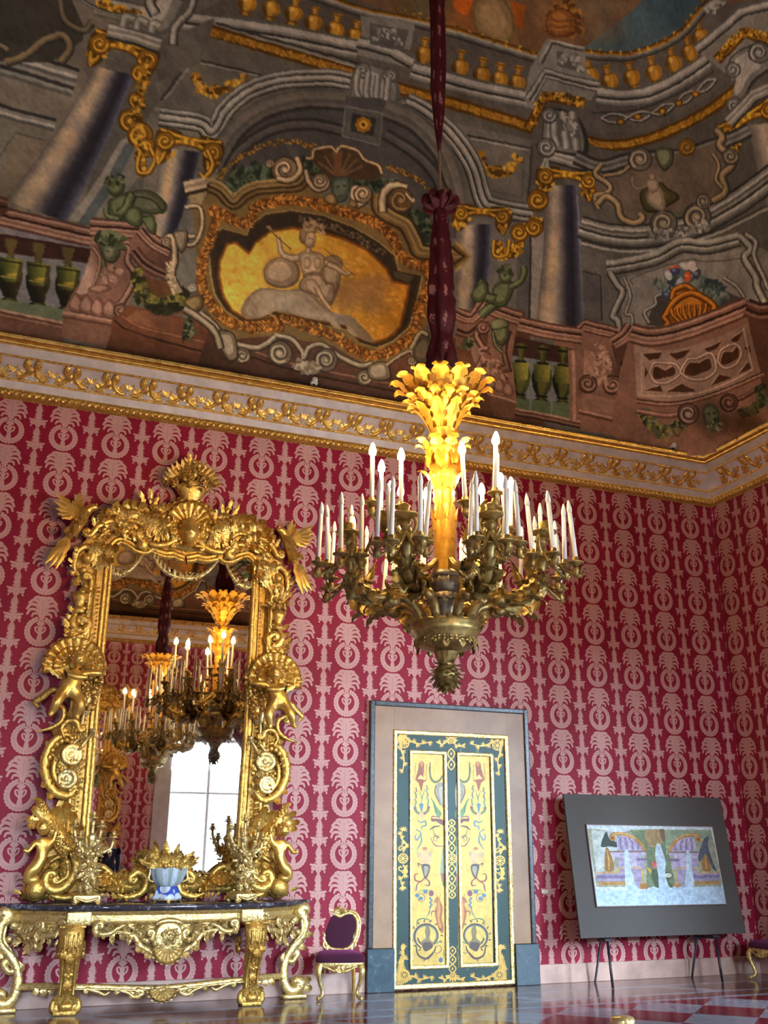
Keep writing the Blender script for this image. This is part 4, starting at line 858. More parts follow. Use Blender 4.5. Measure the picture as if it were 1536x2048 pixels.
    blob(Lc([(690, 640), (830, 640), (840, 720), (790, 790), (720, 760)]), CH); leaves(Lc([(680, 660), (740, 610), (830, 640)]), 20, 6, CH, 6, 1, 31); blob(Lc([(720, 670), (800, 680), (790, 760), (740, 770)]), [GR, (110, 112, 82), (142, 142, 108)]); line(Lc([(740, 700), (760, 706)]), 2, GRD, n=0); line(Lc([(790, 708), (806, 704)]), 2, GRD, n=0); line(Lc([(752, 750), (785, 750)]), 2, GRD, n=0); rod(Lc([(720, 780), (740, 840), (820, 800)]), 10, CH, 4); rod(Lc([(740, 830), (700, 880)]), 12, CH, 0)
    leaves(Lc([(700, 880), (760, 880), (820, 850)]), 19, 6, [PL, PM, (200, 160, 140)], 6, 1, 32); blob(Lc([(610, 970), (700, 940), (780, 960), (700, 1000)]), [PD, PM, PL])
    for x, y in ((530, 1080), (600, 1090), (680, 1110), (760, 1120)): blob(Lc([(x-45, y-20), (x, y-85), (x+50, y-20), (x+40, y+60), (x-40, y+40)]), [PD, PM, PL])
    vol(Lc([(840, 1120)])[0], 13, 0, 1.4, None, (PK, PM, PL)); poly(Lc([(440, 1130), (790, 1190), (760, 1390), (430, 1300)]), mix(PM, PD, .4)); bands(Lc([(435, 1145), (790, 1210)]), 14, [PL, PM, PD], 0)
    # curved flank between pedestal and cartouche
    grad(Lc([(900, 640), (980, 540), (1060, 640), (1190, 700), (1180, 900), (1000, 880), (950, 800)]), PM, PD, Lc([(960, 640)])[0], Lc([(1180, 800)])[0]); bands(Lc([(985, 545), (1070, 640), (1190, 705)]), 30, PINK, 4); bands(Lc([(930, 700), (1020, 800), (1180, 880)]), 26, [PD, PM, PK, PM, PD], 4); poly(Lc([(1010, 880), (1180, 920), (1300, 1150), (1060, 1130), (960, 1000)]), (112, 76, 46)); poly(Lc([(780, 1190), (900, 1080), (1100, 1130), (1350, 1180), (1540, 1300), (1900, 1500), (1900, 1700), (740, 1440)]), (112, 70, 46)); grad(Lc([(880, 1180), (1200, 1290), (1540, 1380), (1560, 1330), (1300, 1190), (950, 1110)]), (138, 94, 64), (96, 58, 38), Lc([(900, 1130)])[0], Lc([(1500, 1350)])[0]); line(Lc([(800, 1190), (900, 1260), (1200, 1350), (1560, 1440)]), 4, PK); line(Lc([(850, 1160), (1000, 1240), (1300, 1310), (1560, 1370)]), 2, (166, 120, 88))
    grad(C([(420, 600), (450, 500), (1000, 690), (1536, 800), (1800, 870), (1500, 870), (800, 760)]), (104, 64, 42), (58, 36, 26), C([(800, 600)])[0], C([(780, 760)])[0]); poly(F([(720, 800), (900, 840), (940, 790), (870, 720), (780, 760)]), (78, 54, 40)); grad(F([(700, 760), (960, 800), (960, 860), (700, 820)]), (92, 62, 42), (60, 40, 30), (800, 770), (790, 830))
    leaves(Lc([(950, 800), (970, 960), (1020, 1040), (1120, 1080), (1220, 1060), (1290, 990)]), 17, 6, [(112, 106, 48), (150, 138, 66), (60, 60, 34), (44, 44, 30)], 8, 1, 33); leaves(Lc([(1030, 1090), (1140, 1120), (1240, 1100)]), 12, 6, [(40, 40, 28), (56, 54, 36)], 7, 1, 34); leaves(Lc([(1290, 1170), (1320, 1240), (1310, 1320)]), 14, 4, [GR, GRL, GRD], 6, 1, 35); vol(Lc([(1020, 990)])[0], 7, 0, 1.2, None, (GRD, GR, (168, 158, 86)))
    # left child, green bronze with blown drapery
    blob(Lc([(900, 300), (1040, 280), (1160, 370), (1140, 440), (1000, 440), (920, 400)]), [(58, 60, 42), (92, 94, 66), (116, 118, 88)]); line(Lc([(940, 320), (1060, 350), (1140, 430)]), 3, CH[0]); blob(Lc([(760, 350), (900, 290), (940, 320), (900, 430), (860, 480), (770, 480)]), CH); rod(Lc([(920, 310), (880, 400), (830, 450)]), 21, CH, 4); blob(Lc([(750, 230), (820, 190), (870, 230), (860, 290), (800, 320), (755, 290)]), CH); leaves(Lc([(745, 260), (770, 210), (850, 205)]), 11, 5, [CH[0], CH[1], CH[2]], 6, 1, 36); blob(Lc([(860, 480), (900, 400), (980, 410), (1000, 490), (960, 540)]), CH); blob(Lc([(980, 470), (1060, 450), (1090, 510), (1080, 590), (1030, 560), (1000, 500)]), CH); rod(Lc([(740, 400), (750, 460), (830, 480)]), 12, CH, 4); line(Lc([(820, 238), (838, 236)]), 2, CH[0], n=0)
    # --- the great cartouche
    grad(F([(430, 600), (940, 700), (1000, 880), (380, 780)]), (112, 76, 54), (62, 42, 32), (650, 650), (640, 800)); line(F([(470, 690), (620, 735), (960, 800)]), 4, (132, 94, 68)); line(F([(460, 700), (620, 748), (960, 815)]), 4, (48, 32, 24))
    OL, OM, OD = (168, 142, 90), (122, 98, 56), (66, 50, 28)
    vine = [(44, 56, 40), (70, 82, 58), (94, 104, 76), (36, 44, 34)]
    leaves(M([(150, 310), (220, 260), (320, 210), (400, 230)]), 20, 7, vine, 8, 1, 37, 1.4); leaves(M([(1180, 430), (1240, 490), (1310, 560), (1330, 620)]), 20, 7, vine, 8, 1, 38, 1.4); leaves(M([(560, 130), (640, 180), (700, 210)]), 16, 6, vine, 8, 1, 39, 1.4); leaves(M([(880, 240), (960, 260), (1060, 290), (1130, 290)]), 16, 6, vine, 8, 1, 40, 1.4)
    for q in ((290, 240), (920, 250), (660, 190), (250, 270)): c = M([q])[0]; poly(ell(c, 9), vine[1]); poly(ell(c, 6), vine[2]); poly(ell(c, 3), vine[0])
    outer = M([(-60, 330), (20, 260), (90, 290), (180, 360), (250, 320), (330, 285), (480, 275), (580, 250), (640, 300), (760, 390), (900, 400), (1010, 420), (1090, 470), (1190, 520), (1240, 620), (1340, 640), (1480, 680), (1440, 760), (1340, 760), (1340, 1000), (1260, 1140), (1200, 1240), (1060, 1290), (960, 1320), (760, 1200), (440, 1140), (200, 1160), (60, 1060), (-20, 900), (-30, 600)])
    poly(outer, OM); 
    bands(M([(-40, 380), (30, 290), (110, 310), (185, 385), (250, 335), (330, 300), (470, 290), (560, 280), (600, 230)]), 30, [OL, OM, (150, 124, 76), OD, OM, OD], 4); bands(M([(1020, 330), (1020, 410), (1080, 460), (1170, 510), (1220, 600), (1250, 660), (1350, 670), (1480, 690)]), 34, [OD, OL, OM, (150, 124, 76), OM, OD], 5)
    poly(M([(-50, 260), (30, 250), (40, 330), (0, 400), (-60, 390)]), (160, 140, 100)); bands(M([(-60, 280), (40, 275)]), 22, [OL, OM, OL, OD], 0); bands(M([(1440, 620), (1520, 690), (1440, 760)]), 20, [OL, OM, OD], 0)
    inner = M([(80, 800), (70, 680), (110, 560), (140, 540), (275, 580), (300, 520), (380, 460), (520, 440), (700, 470), (860, 530), (1010, 620), (1090, 690), (1110, 770), (1240, 800), (1220, 900), (1170, 1080), (1080, 1160), (990, 1195), (900, 1170), (850, 1100), (640, 1060), (400, 1010), (360, 1050), (260, 1060), (160, 990), (100, 900)])
    po = inner.copy(); c0 = inner.mean(0); poly(c0+(inner-c0)*1.045, OL); poly(c0+(inner-c0)*1.03, OD); poly(inner, (52, 42, 32))
    LG = [(190, 124, 50), (150, 90, 32), (104, 62, 26), (214, 152, 70), (84, 52, 24)]
    for q in ([(480, 1090), (300, 1090), (160, 1060), (80, 980), (10, 860), (20, 700), (70, 560), (90, 460), (70, 420)], [(60, 420), (130, 450), (220, 500), (280, 490), (310, 420), (370, 390), (480, 370), (620, 380), (760, 420), (900, 460), (1020, 510), (1090, 580), (1150, 690), (1240, 740), (1310, 740)], [(1310, 740), (1300, 860), (1250, 980), (1230, 1080), (1150, 1190), (1000, 1250), (880, 1220), (780, 1150), (620, 1090), (480, 1050), (380, 1070), (300, 1100)]): line(M(q), 20, (92, 62, 32), .85, 8)
    leaves(M([(480, 1090), (300, 1090), (160, 1060), (80, 980), (10, 860), (20, 700), (70, 560), (90, 460), (70, 420)]), 14, 2.2, LG, 18, 1, 41, 1.1)
    leaves(M([(60, 420), (130, 450), (220, 500), (280, 490), (310, 420), (370, 390), (480, 370), (620, 380), (760, 420), (900, 460), (1020, 510), (1090, 580), (1150, 690), (1240, 740), (1310, 740)]), 14, 2.2, LG, 18, 1, 42, 1.1)
    leaves(M([(1310, 740), (1300, 860), (1250, 980), (1230, 1080), (1150, 1190), (1000, 1250), (880, 1220), (780, 1150), (620, 1090), (480, 1050), (380, 1070), (300, 1100)]), 14, 2.2, LG, 18, 1, 43, 1.1)
    gold = M([(105, 800), (110, 710), (150, 620), (200, 610), (280, 670), (310, 610), (400, 545), (520, 525), (660, 545), (800, 580), (950, 650), (1060, 760), (1090, 830), (1190, 850), (1170, 960), (1140, 1090), (1060, 1160), (990, 1180), (900, 1150), (860, 1090), (640, 1050), (410, 1000), (350, 1040), (270, 1050), (180, 1000), (130, 920)])
    grad(gold, (240, 190, 78), (190, 130, 44), M([(250, 700)])[0], M([(1100, 1000)])[0]); g = random.Random(5)
    for k in range(420):
        q = np.array([g.uniform(110, 1180), g.uniform(540, 1150)]); c = M([q])[0]
        if _inside(c, gold): poly(ell(c, g.uniform(2, 7), g.uniform(2, 6), 8), ((252, 212, 110), (206, 148, 50), (238, 190, 80), (176, 118, 40))[k % 4], .35)
    line(np.concatenate([gold, gold[:1]]), 7, (110, 60, 20), .7, n=0)
    poly(M([(560, 455), (700, 480), (900, 560), (1060, 660), (1040, 690), (880, 590), (700, 525), (560, 495)]), (84, 70, 50)); leaves(M([(570, 475), (700, 500), (880, 570), (1040, 670)]), 9, 3, [(44, 36, 26), (120, 102, 74)], 8, 1, 44); poly(M([(1100, 770), (1220, 800), (1190, 840), (1110, 810)]), (84, 70, 50))
    # clouds and the seated figure
    CL = ((150, 124, 92), (176, 152, 118), (196, 174, 140))
    for q, rx, ry in (((420, 780), 26, 34), ((480, 740), 34, 30), ((900, 900), 52, 40), ((1000, 840), 36, 24), ((1000, 960), 32, 30), ((820, 920), 30, 40)): p.soft(M([q])[0], rx, ry, (152, 112, 66), .9, 6)
    blob(M([(230, 1000), (270, 920), (340, 870), (470, 880), (600, 880), (700, 960), (760, 1010), (860, 1030), (960, 1130), (990, 1180), (900, 1150), (860, 1090), (640, 1050), (410, 1000), (350, 1040), (270, 1045)]), [(140, 118, 88), (172, 148, 114), (182, 160, 126)], 4); p.soft(M([(440, 930)])[0], 56, 20, (200, 178, 142), .7); grad(M([(860, 1030), (960, 1130), (990, 1180), (900, 1150), (860, 1090), (780, 1075), (740, 1010)]), (150, 134, 112), (120, 96, 66), M([(760, 1040)])[0], M([(960, 1150)])[0], .8)
    FL = [(128, 98, 66), (180, 150, 112), (208, 182, 142)]; DR = [(112, 88, 62), (160, 132, 98), (196, 168, 130)]
    blob(M([(380, 730), (470, 690), (560, 740), (560, 830), (480, 870), (390, 850), (360, 790)]), DR); blob(M([(700, 720), (760, 680), (810, 720), (800, 800), (780, 900), (730, 980), (700, 840)]), DR)
    rod(M([(590, 690), (520, 700), (465, 670), (445, 580)]), [17, 16, 13, 9], FL, 6); line(M([(375, 520), (430, 570), (515, 650)]), 2, (90, 66, 40), n=0); poly(M([(368, 520), (395, 510), (410, 545)]), (150, 120, 84)); rod(M([(700, 720), (780, 760), (830, 790), (860, 780)]), [14, 12, 9, 7], FL, 5); line(M(ell((835, 755), 26, 34, 20)), 2, (200, 160, 90), n=0); line(M([(700, 640), (880, 800)]), 1.5, (96, 72, 44), n=0)
    blob(M([(560, 670), (640, 660), (710, 690), (700, 770), (660, 810), (600, 810), (570, 750)]), FL); blob(M([(595, 700), (625, 700), (625, 750), (595, 755)]), FL); blob(M([(650, 700), (685, 705), (685, 750), (655, 755)]), FL); rod(M([(615, 670), (618, 640)]), 11, FL, 0); blob(M([(590, 560), (640, 540), (660, 580), (645, 630), (610, 640), (590, 610)]), FL); blob(M([(565, 590), (570, 540), (620, 510), (680, 520), (660, 550), (610, 560), (590, 620)]), [(96, 74, 48), (140, 112, 76), (166, 136, 94)]); leaves(M([(590, 530), (640, 510), (700, 540)]), 12, 4, [(150, 124, 90), (110, 84, 54), (184, 156, 116)], 6, 1, 45)
    for q in ((620, 588), (640, 592)): poly(ell(M([q])[0], 2, 1.3), (96, 66, 42))
    blob(M([(560, 870), (600, 790), (680, 780), (720, 830), (790, 840), (780, 900), (740, 960), (660, 920), (620, 900)]), DR); blob(M([(600, 830), (640, 815), (670, 850), (680, 910), (640, 900), (610, 880)]), FL); rod(M([(660, 860), (690, 920), (740, 990)]), [13, 11, 8], FL, 5); line(M([(580, 800), (620, 790), (690, 800), (720, 850)]), 3, DR[0]); line(M([(700, 760), (740, 720), (790, 740)]), 3, DR[0]); line(M([(720, 840), (760, 860), (750, 950)]), 3, DR[0])
    # shell, mask and scrolls above the cartouche
    poly(M([(630, 140), (650, 80), (760, 60), (780, 90), (800, 65), (900, 90), (940, 140), (1030, 180), (1040, 230), (980, 260), (880, 250), (840, 260), (760, 260), (700, 210)]), (74, 56, 38)); rod(M([(600, 130), (640, 130), (650, 85), (740, 65), (775, 95), (800, 65), (890, 85), (935, 140), (1010, 170), (1035, 220)]), 8, (OD, (180, 152, 106), (206, 180, 136)), 5)
    for k in range(7): a = -2.5+k*.34; line(M([(790, 240), (790+150*math.cos(a), 240+150*math.sin(a))]), 5, (110, 86, 56), n=0)
    poly(M([(755, 100), (800, 100), (800, 240), (770, 240)]), (112, 78, 50)); CR = ((60, 46, 30), (166, 144, 108), (214, 192, 152))
    blob(M([(750, 250), (840, 240), (850, 300), (830, 370), (790, 385), (750, 350)]), [(52, 60, 48), (82, 92, 74), (110, 120, 98)]); poly(ell(M([(782, 290)])[0], 3, 2), (40, 46, 36)); poly(ell(M([(820, 288)])[0], 3, 2), (40, 46, 36)); line(M([(785, 345), (815, 343)]), 2, (40, 46, 36), n=0)
    rod(M([(600, 200), (620, 270), (670, 310), (720, 290), (710, 240), (660, 240)]), 13, CR, 6); vol(M([(680, 262)])[0], 14, 0, 1.4, None, CR); rod(M([(960, 320), (880, 300), (870, 370), (900, 400), (950, 370)]), 13, CR, 5); vol(M([(925, 335)])[0], 17, 2, 1.5, None, CR); vol(M([(480, 195)])[0], 24, 1, 1.3, None, CR); rod(M([(550, 130), (570, 200), (520, 255), (440, 250)]), 15, CR, 5); vol(M([(395, 160)])[0], 9, 0, 1.2, None, CR); rod(M([(1180, 300), (1090, 290), (1040, 350), (1040, 440)]), 20, CR, 5); vol(M([(1140, 370)])[0], 24, 1, 1.2, None, (OD, (120, 94, 56), (166, 136, 88))); rod(M([(1170, 330), (1210, 380), (1215, 360)]), 7, CR, 4); blob(M([(700, 350), (760, 330), (780, 390), (730, 390)]), [OD, OM, OL]); blob(M([(860, 360), (900, 400), (880, 410), (840, 400)]), [OD, OM, OL])
    # scrolls at the foot and sides of the cartouche
    CS = ((56, 46, 34), (132, 116, 90), (182, 164, 132)); rod(M([(0, 1010), (80, 1080), (140, 1160), (210, 1190), (330, 1210), (430, 1150)]), 15, CS, 6); vol(M([(240, 1255)])[0], 15, 0, 1.5, None, CS); blob(M([(100, 1110), (190, 1130), (220, 1260), (170, 1290), (110, 1200)]), CS); rod(M([(430, 1140), (520, 1160), (580, 1230), (590, 1270), (620, 1210), (690, 1190), (760, 1240), (900, 1310), (980, 1300)]), 13, CS, 6); vol(M([(455, 1240)])[0], 23, 1, 1.6, None, CS); vol(M([(715, 1280)])[0], 22, 2, 1.6, None, CS); vol(M([(935, 1380)])[0], 15, 0, 1.4, None, CS); leaves(M([(530, 1290), (590, 1320), (660, 1320)]), 15, 5, [CS[1], CS[2]], 6, 1, 46); blob(M([(960, 1310), (1060, 1290), (1090, 1380), (1020, 1400), (960, 1380)]), CS); rod(M([(1060, 1310), (1130, 1260), (1200, 1230), (1220, 1280)]), 9, CS, 5); vol(M([(1205, 1285)])[0], 10, 0, 1.3, None, CS); rod(M([(1200, 1220), (1250, 1130), (1290, 1140), (1260, 1190)]), 13, CS, 5); blob(M([(1210, 1220), (1280, 1140), (1320, 1200), (1290, 1300), (1230, 1290)]), [(60, 52, 38), (92, 82, 62), (120, 108, 84)])
    rod(Lc([(1290, 250), (1400, 260), (1460, 220)]), 10, CS, 3); bands(Lc([(1285, 270), (1440, 235)]), 28, [CR[2], CR[1], CR[2], CR[0]], 0); rod(Lc([(1290, 400), (1390, 400), (1410, 520), (1370, 640), (1310, 660), (1300, 610), (1360, 600)]), 11, CR, 6); rod(Lc([(1130, 640), (1200, 610), (1220, 760), (1200, 880), (1260, 1000)]), 16, CR, 6); vol(Lc([(1160, 640)])[0], 9, 1, 1.2, None, CR); blob(Lc([(1210, 570), (1300, 560), (1310, 630), (1270, 720), (1230, 660)]), CS); leaves(Lc([(1180, 760), (1190, 900), (1230, 1000)]), 10, 4, [CR[1], CR[2]], 6, 1, 47); vol(Lc([(1340, 960)])[0], 9, 0, 1.2, None, ((90, 80, 64), (176, 164, 140), (216, 206, 186))); blob(Lc([(1280, 1050), (1400, 1010), (1420, 1090), (1340, 1140)]), [OD, OM, OL]); rod(Lc([(1290, 1110), (1400, 1180), (1500, 1270), (1540, 1390)]), 17, CS, 5)
    # brushwork: soft edges, broad stains and grain
    p.brush(.7, 2); p.a *= 1.17
    p.mottle(.10, 90, 1); p.mottle(.08, 30, 2); p.mottle(.07, 9, 3); p.mottle(.05, 3, 4)
    return p
def _inside(c, P):
    x, y = c; r = False; j = len(P)-1
    for i in range(len(P)):
        if (P[i][1] > y) != (P[j][1] > y) and x < (P[j][0]-P[i][0])*(y-P[i][1])/(P[j][1]-P[i][1])+P[i][0]: r = not r
        j = i
    return r
FRESCO_IM = paint_fresco().image('fresco')
def build_vault(im):
    nt = NT('fresco'); uv = uv_out(nt); n = image_node(nt, im, uv, 'EXTEND'); nt.link(n.outputs[0], nt.b.inputs['Base Color'])
    nt.set(Roughness=.8); nt.b.inputs['Specular IOR Level'].default_value = .2
    bump(nt, noise(nt, 5, 6, .6), .05, .01)
    w = np.concatenate([np.linspace(-21, -3, 90), np.linspace(-3, 3, 60)[1:], np.linspace(3, 7.2, 12)[1:]])
    th = np.linspace(0, PI/2, 40); fl = np.array([.6, 1.3, 2.6])
    A = np.array([vault_pt(w, t) for t in th]+[vault_pt(w, PI/2, f) for f in fl]).transpose(1, 0, 2)
    A[..., 0] = np.maximum(A[..., 0], XL); A[..., 1] = np.maximum(A[..., 1], YO/2)
    u = np.array([[fresco_uv(a, t) for t in list(th)+[PI/2+f/5 for f in fl]] for a in w])
    g = grid(A); B = g[0].copy(); B[:, 1] = YO-B[:, 1]
    s = join(g, (B, g[1][:, ::-1], g[2]))
    return struct(obj('ceiling', s, nt.m, uv=np.concatenate([u.reshape(-1, 2)]*2)))
build_vault(FRESCO_IM)
wl = bpy.data.objects['wall_left']
for v in wl.data.vertices:
    if v.co.z > 6: v.co.z = 12.
# ------------------------------------------------------------------ windows behind the viewer and the daylight they let in
LIMESTONE = mat_plain('pale_limestone', (.48, .44, .38), .6, 0, 5., .12)
WHITEP = mat_plain('white_painted_wood', (.62, .63, .62), .4)
def glass_mat():
    nt = NT('window_glass'); nt.n.remove(nt.b); out = nt.n['Material Output']
    tr = nt.n.new('ShaderNodeBsdfTransparent'); gl = nt.n.new('ShaderNodeBsdfGlossy'); gl.inputs['Roughness'].default_value = .02
    mx = nt.n.new('ShaderNodeMixShader'); mx.inputs[0].default_value = .05
    nt.link(tr.outputs[0], mx.inputs[1]); nt.link(gl.outputs[0], mx.inputs[2]); nt.link(mx.outputs[0], out.inputs[0]); return nt.m
GLASS = glass_mat()
for i, (c, ori) in enumerate([(c, 'Y') for c in WINX]+[(c, 'X') for c in WINY]):
    w = bpy.data.objects.new('window_%d' % (i+1), None); COL.objects.link(w); w['kind'] = 'structure'
    w.location, rz = ((c, YO, 0), 0.) if ori == 'Y' else ((0, c, 0), PI/2); w.rotation_euler = (0, 0, rz)
    x0, x1 = -WH, WH; dp = 1.15 if ori == 'Y' else .14
    obj('stone_surround', join(box(x0-.42, x0, -dp, .07, 0, WZ1+.4, .02), box(x1, x1+.42, -dp, .07, 0, WZ1+.4, .02), box(x0, x1, -dp, .07, WZ1, WZ1+.4, .02), box(x0, x1, -dp, .1, 0, WZ0, .02)), LIMESTONE, w, False)
    q = 0 if ori == 'Y' else .5
    f = [box(x0, x0+.09, -.62, -.55, WZ0, WZ1), box(x1-.09, x1, -.62, -.55, WZ0, WZ1), box(-.035, .035, -.62, -.54, WZ0, WZ1)]
    for z in (WZ0, 2.75, WZ1-.09): f.append(box(x0+.09, x1-.09, -.61, -.56, z, z+(.09 if z in (WZ0, WZ1-.09) else .05)))
    obj('window_frame', xf(join(*f), loc=(0, q, 0)), WHITEP, w, False)
    obj('glass', box(x0, x1, -.59+q, -.585+q, WZ0, WZ1), GLASS, w, False)
    if ori == 'X': continue
    ld = bpy.data.lights.new('daylight', 'AREA'); ld.shape = 'RECTANGLE'; ld.size = 2.16; ld.size_y = 4.0; ld.energy = DAY; ld.color = (.60, .79, 1.)
    l = bpy.data.objects.new('daylight', ld); COL.objects.link(l); l.location = (c, YO-1.2, 2.25); l.rotation_euler = (PI/2, 0, 0)
# open sky over the courtyard outside the right-hand windows
ld = bpy.data.lights.new('sky_light', 'AREA'); ld.shape = 'RECTANGLE'; ld.size = 24; ld.size_y = 6.5; ld.energy = KEY; ld.color = (.58, .77, 1.)
l = bpy.data.objects.new('sky_light', ld); COL.objects.link(l); l.location = (4.5, -16, 6.6); l.rotation_euler = Vector((-1, 0, -.55)).to_track_quat('-Z', 'Z').to_euler()
ld = bpy.data.lights.new('sky_light', 'AREA'); ld.shape = 'RECTANGLE'; ld.size = 20; ld.size_y = 6.5; ld.energy = KEY*2.1; ld.color = (.58, .77, 1.)
l = bpy.data.objects.new('sky_light', ld); COL.objects.link(l); l.location = (-4, YO-5., 6.6); l.rotation_euler = Vector((0, 1, -.55)).to_track_quat('-Z', 'Z').to_euler()
wd = bpy.data.worlds.new('sky'); SC.world = wd; wd.use_nodes = True
wd.node_tree.nodes['Background'].inputs[0].default_value = (.55, .65, .8, 1); wd.node_tree.nodes['Background'].inputs[1].default_value = .3
vs = SC.view_settings; vs.view_transform = 'Standard'; vs.look = 'None'; vs.gamma = 1.; vs.use_curve_mapping = False; vs.exposure = EXPO
SC.cycles.use_denoising = True; SC.cycles.sample_clamp_indirect = 6.; SC.cycles.max_bounces = 8; SC.cycles.diffuse_bounces = 3; SC.cycles.glossy_bounces = 5
SC.cycles.caustics_reflective = False; SC.cycles.caustics_refractive = False
# ------------------------------------------------------------------ doorcase and the painted double door
def seg_arc(c, r, a0, a1, n=14): t = np.linspace(a0, a1, n); return np.stack([c[0]+r*np.cos(t), c[1]+r*np.sin(t)], 1)
LX0, LX1, LZ1 = -5.245, -3.690, 2.886
DW, DH = 880, 1620
def door_paint():
    p = Paint(DW, DH, (13, 44, 34))
    def mp(P):                                   # survey close-up -> door face -> panel texels
        P = np.asarray(P, float); o = []
        for a, b in P:
            q = onY(700+a*.30769, 1380+b*.30762, -.03); o.append(((q[0]-LX0)/(LX1-LX0)*DW, DH-(q[2]-.02)/(LZ1-.02)*DH))
        return np.array(o)
    p.map = mp
    G, GD, PAN = (198, 152, 62), (150, 108, 40), (190, 156, 72)
    for k in range(60):                          # brushed green ground
        x = RNG.uniform(280, 1030); p.line([(x, 270), (x+2, 1940)], RNG.uniform(2, 7), (11, 38, 30) if k % 2 else (18, 54, 42), .35)
    PL = [(395, 398), (615, 408), (628, 1806), (392, 1808)]; PR = [(690, 408), (908, 416), (932, 1800), (706, 1806)]
    for q in (PL, PR): p.fill(q, PAN)
    for q, s in ((PL, 1), (PR, 2)):
        for k in range(140):
            x, y = RNG.uniform(q[0][0], q[1][0]), RNG.uniform(405, 1800); p.fill(ell((x, y), RNG.uniform(4, 16), RNG.uniform(8, 40), 8), (204, 172, 90) if k % 2 else (170, 134, 56), .3)
    BR, DB, BL, GR, FL, MA = (122, 62, 34), (72, 54, 44), (70, 98, 108), (74, 98, 62), (190, 138, 96), (110, 56, 64)
    for mir in (0, 1):
        def X(P): P = np.asarray(P, float).copy(); P[:, 0] = (1300+(P[:, 1]-400)*.012-P[:, 0]) if mir else P[:, 0]; return P
        F = lambda P, c, a=1.: p.fill(X(smooth(P, 4, True)), c, a)
        S = lambda P, w, c, taper=(.5, 1, .4): p.line(X(smooth(P, 6)), w, c, taper=taper)
        # herm on its bracket
        F([(450, 478), (470, 462), (484, 480), (482, 510), (478, 560), (474, 585), (430, 585), (438, 540), (446, 510)], BR)
        F([(456, 470), (470, 464), (478, 480), (466, 500)], (168, 104, 62)); p.fill(X([(424, 582), (500, 584), (478, 604), (466, 664), (458, 640), (448, 604)]), BR)
        p.fill(X([(438, 578), (486, 580), (462, 548)]), (206, 160, 84))
        for y in range(480, 580, 14): p.fill(X(ell((428-(y-480)*.05, y), 3, 5, 8)), BR); p.fill(X(ell((498, y+8), 3, 5, 8)), BR)
        # leafy festoon with a blue vase
        for a, b in (((432, 640), (426, 770)), ((500, 625), (512, 760))):
            for t in np.linspace(0, 1, 10): p.fill(X(ell((a[0]+(b[0]-a[0])*t+4*math.sin(t*20), a[1]+(b[1]-a[1])*t), 6, 9, 8)), (GR, MA, BL)[int(t*9) % 3], .9)
        for t in np.linspace(0, PI, 16): p.fill(X(ell((468-44*math.cos(t), 764+42*math.sin(t)), 10, 9, 8)), (GR, MA, (96, 92, 50))[int(t*8) % 3])
        F([(452, 740), (478, 740), (472, 780), (466, 800), (460, 780)], BL); S([(466, 740), (468, 700), (450, 650)], 6, GR); S([(466, 740), (474, 690), (490, 640)], 6, GR)
        S([(440, 846), (462, 862), (490, 852), (494, 880), (466, 890), (470, 912)], 11, BL); S([(430, 905), (462, 930), (436, 975), (425, 950), (440, 935)], 13, (96, 108, 104)); S([(460, 930), (466, 985), (436, 1040)], 11, BL)
        F([(452, 800), (480, 804), (474, 842), (462, 842)], FL)
        # winged child ending in a scrolling tail
        F([(434, 1048), (462, 1058), (478, 1080), (452, 1096), (438, 1078)], (156, 132, 92)); F([(534, 1044), (506, 1058), (494, 1080), (520, 1092), (534, 1070)], (156, 132, 92))
        F(ell((490, 1042), 17, 20, 12), FL); F(ell((488, 1030), 17, 10, 12), (150, 92, 52)); F([(470, 1066), (512, 1066), (512, 1110), (504, 1146), (476, 1142), (474, 1100)], FL)
        S([(472, 1072), (450, 1100), (470, 1118)], 11, FL, (1, 1, .8)); S([(512, 1072), (524, 1104), (506, 1120)], 11, FL, (1, 1, .8))
        F([(468, 1136), (520, 1138), (516, 1190), (492, 1232), (478, 1200)], DB); F([(482, 1150), (512, 1150), (506, 1190), (490, 1210)], (128, 120, 96)); S([(470, 1140), (444, 1128), (450, 1150)], 9, DB)
        S([(490, 1215), (462, 1244), (426, 1236), (424, 1200), (446, 1196)], 12, BR); S([(492, 1222), (516, 1246), (514, 1272), (488, 1266)], 12, MA); S([(470, 1240), (440, 1262), (432, 1300), (426, 1310)], 10, MA)
        # vine spiral
        S([(530, 1300), (470, 1302), (436, 1320)], 5, GR); S(spir((462, 1356), 34, -2.2, 1.3), 5, (120, 80, 60), (1, 1, .5))
        for c in ((462, 1356), (438, 1336), (492, 1312)): F(ell(c, 15, 13, 8), BL)
        F(ell((530, 1322), 17, 20, 8), MA); 
        for k in range(5): F(ell((528+(k % 2)*8-4, 1355+k*14), 8, 8, 6), BL)
        S([(524, 1400), (516, 1450), (496, 1480)], 8, BL)
        # brown sea-horse rising from the stile
        F([(560, 1352), (578, 1346), (588, 1372), (606, 1420), (598, 1480), (610, 1540), (604, 1582), (580, 1560), (562, 1500), (552, 1440), (566, 1400), (560, 1380), (546, 1384)], (140, 84, 42))
        F([(578, 1360), (590, 1420), (584, 1480), (596, 1540), (584, 1540), (572, 1490), (570, 1430)], (176, 118, 64)); S([(574, 1350), (560, 1326)], 4, BR); S([(584, 1350), (590, 1322)], 4, BR); S([(566, 1440), (536, 1440), (530, 1470)], 9, BR)
        # great leaf spiral with a beast in its coil
        S(spir((500, 1600), 84, 2.0, 1.15, 30, .3), 17, DB, (.6, 1, 1, .6)); S(spir((502, 1602), 78, 2.3, 1.0, 30, .3), 7, (98, 112, 96), (.6, 1, .5))
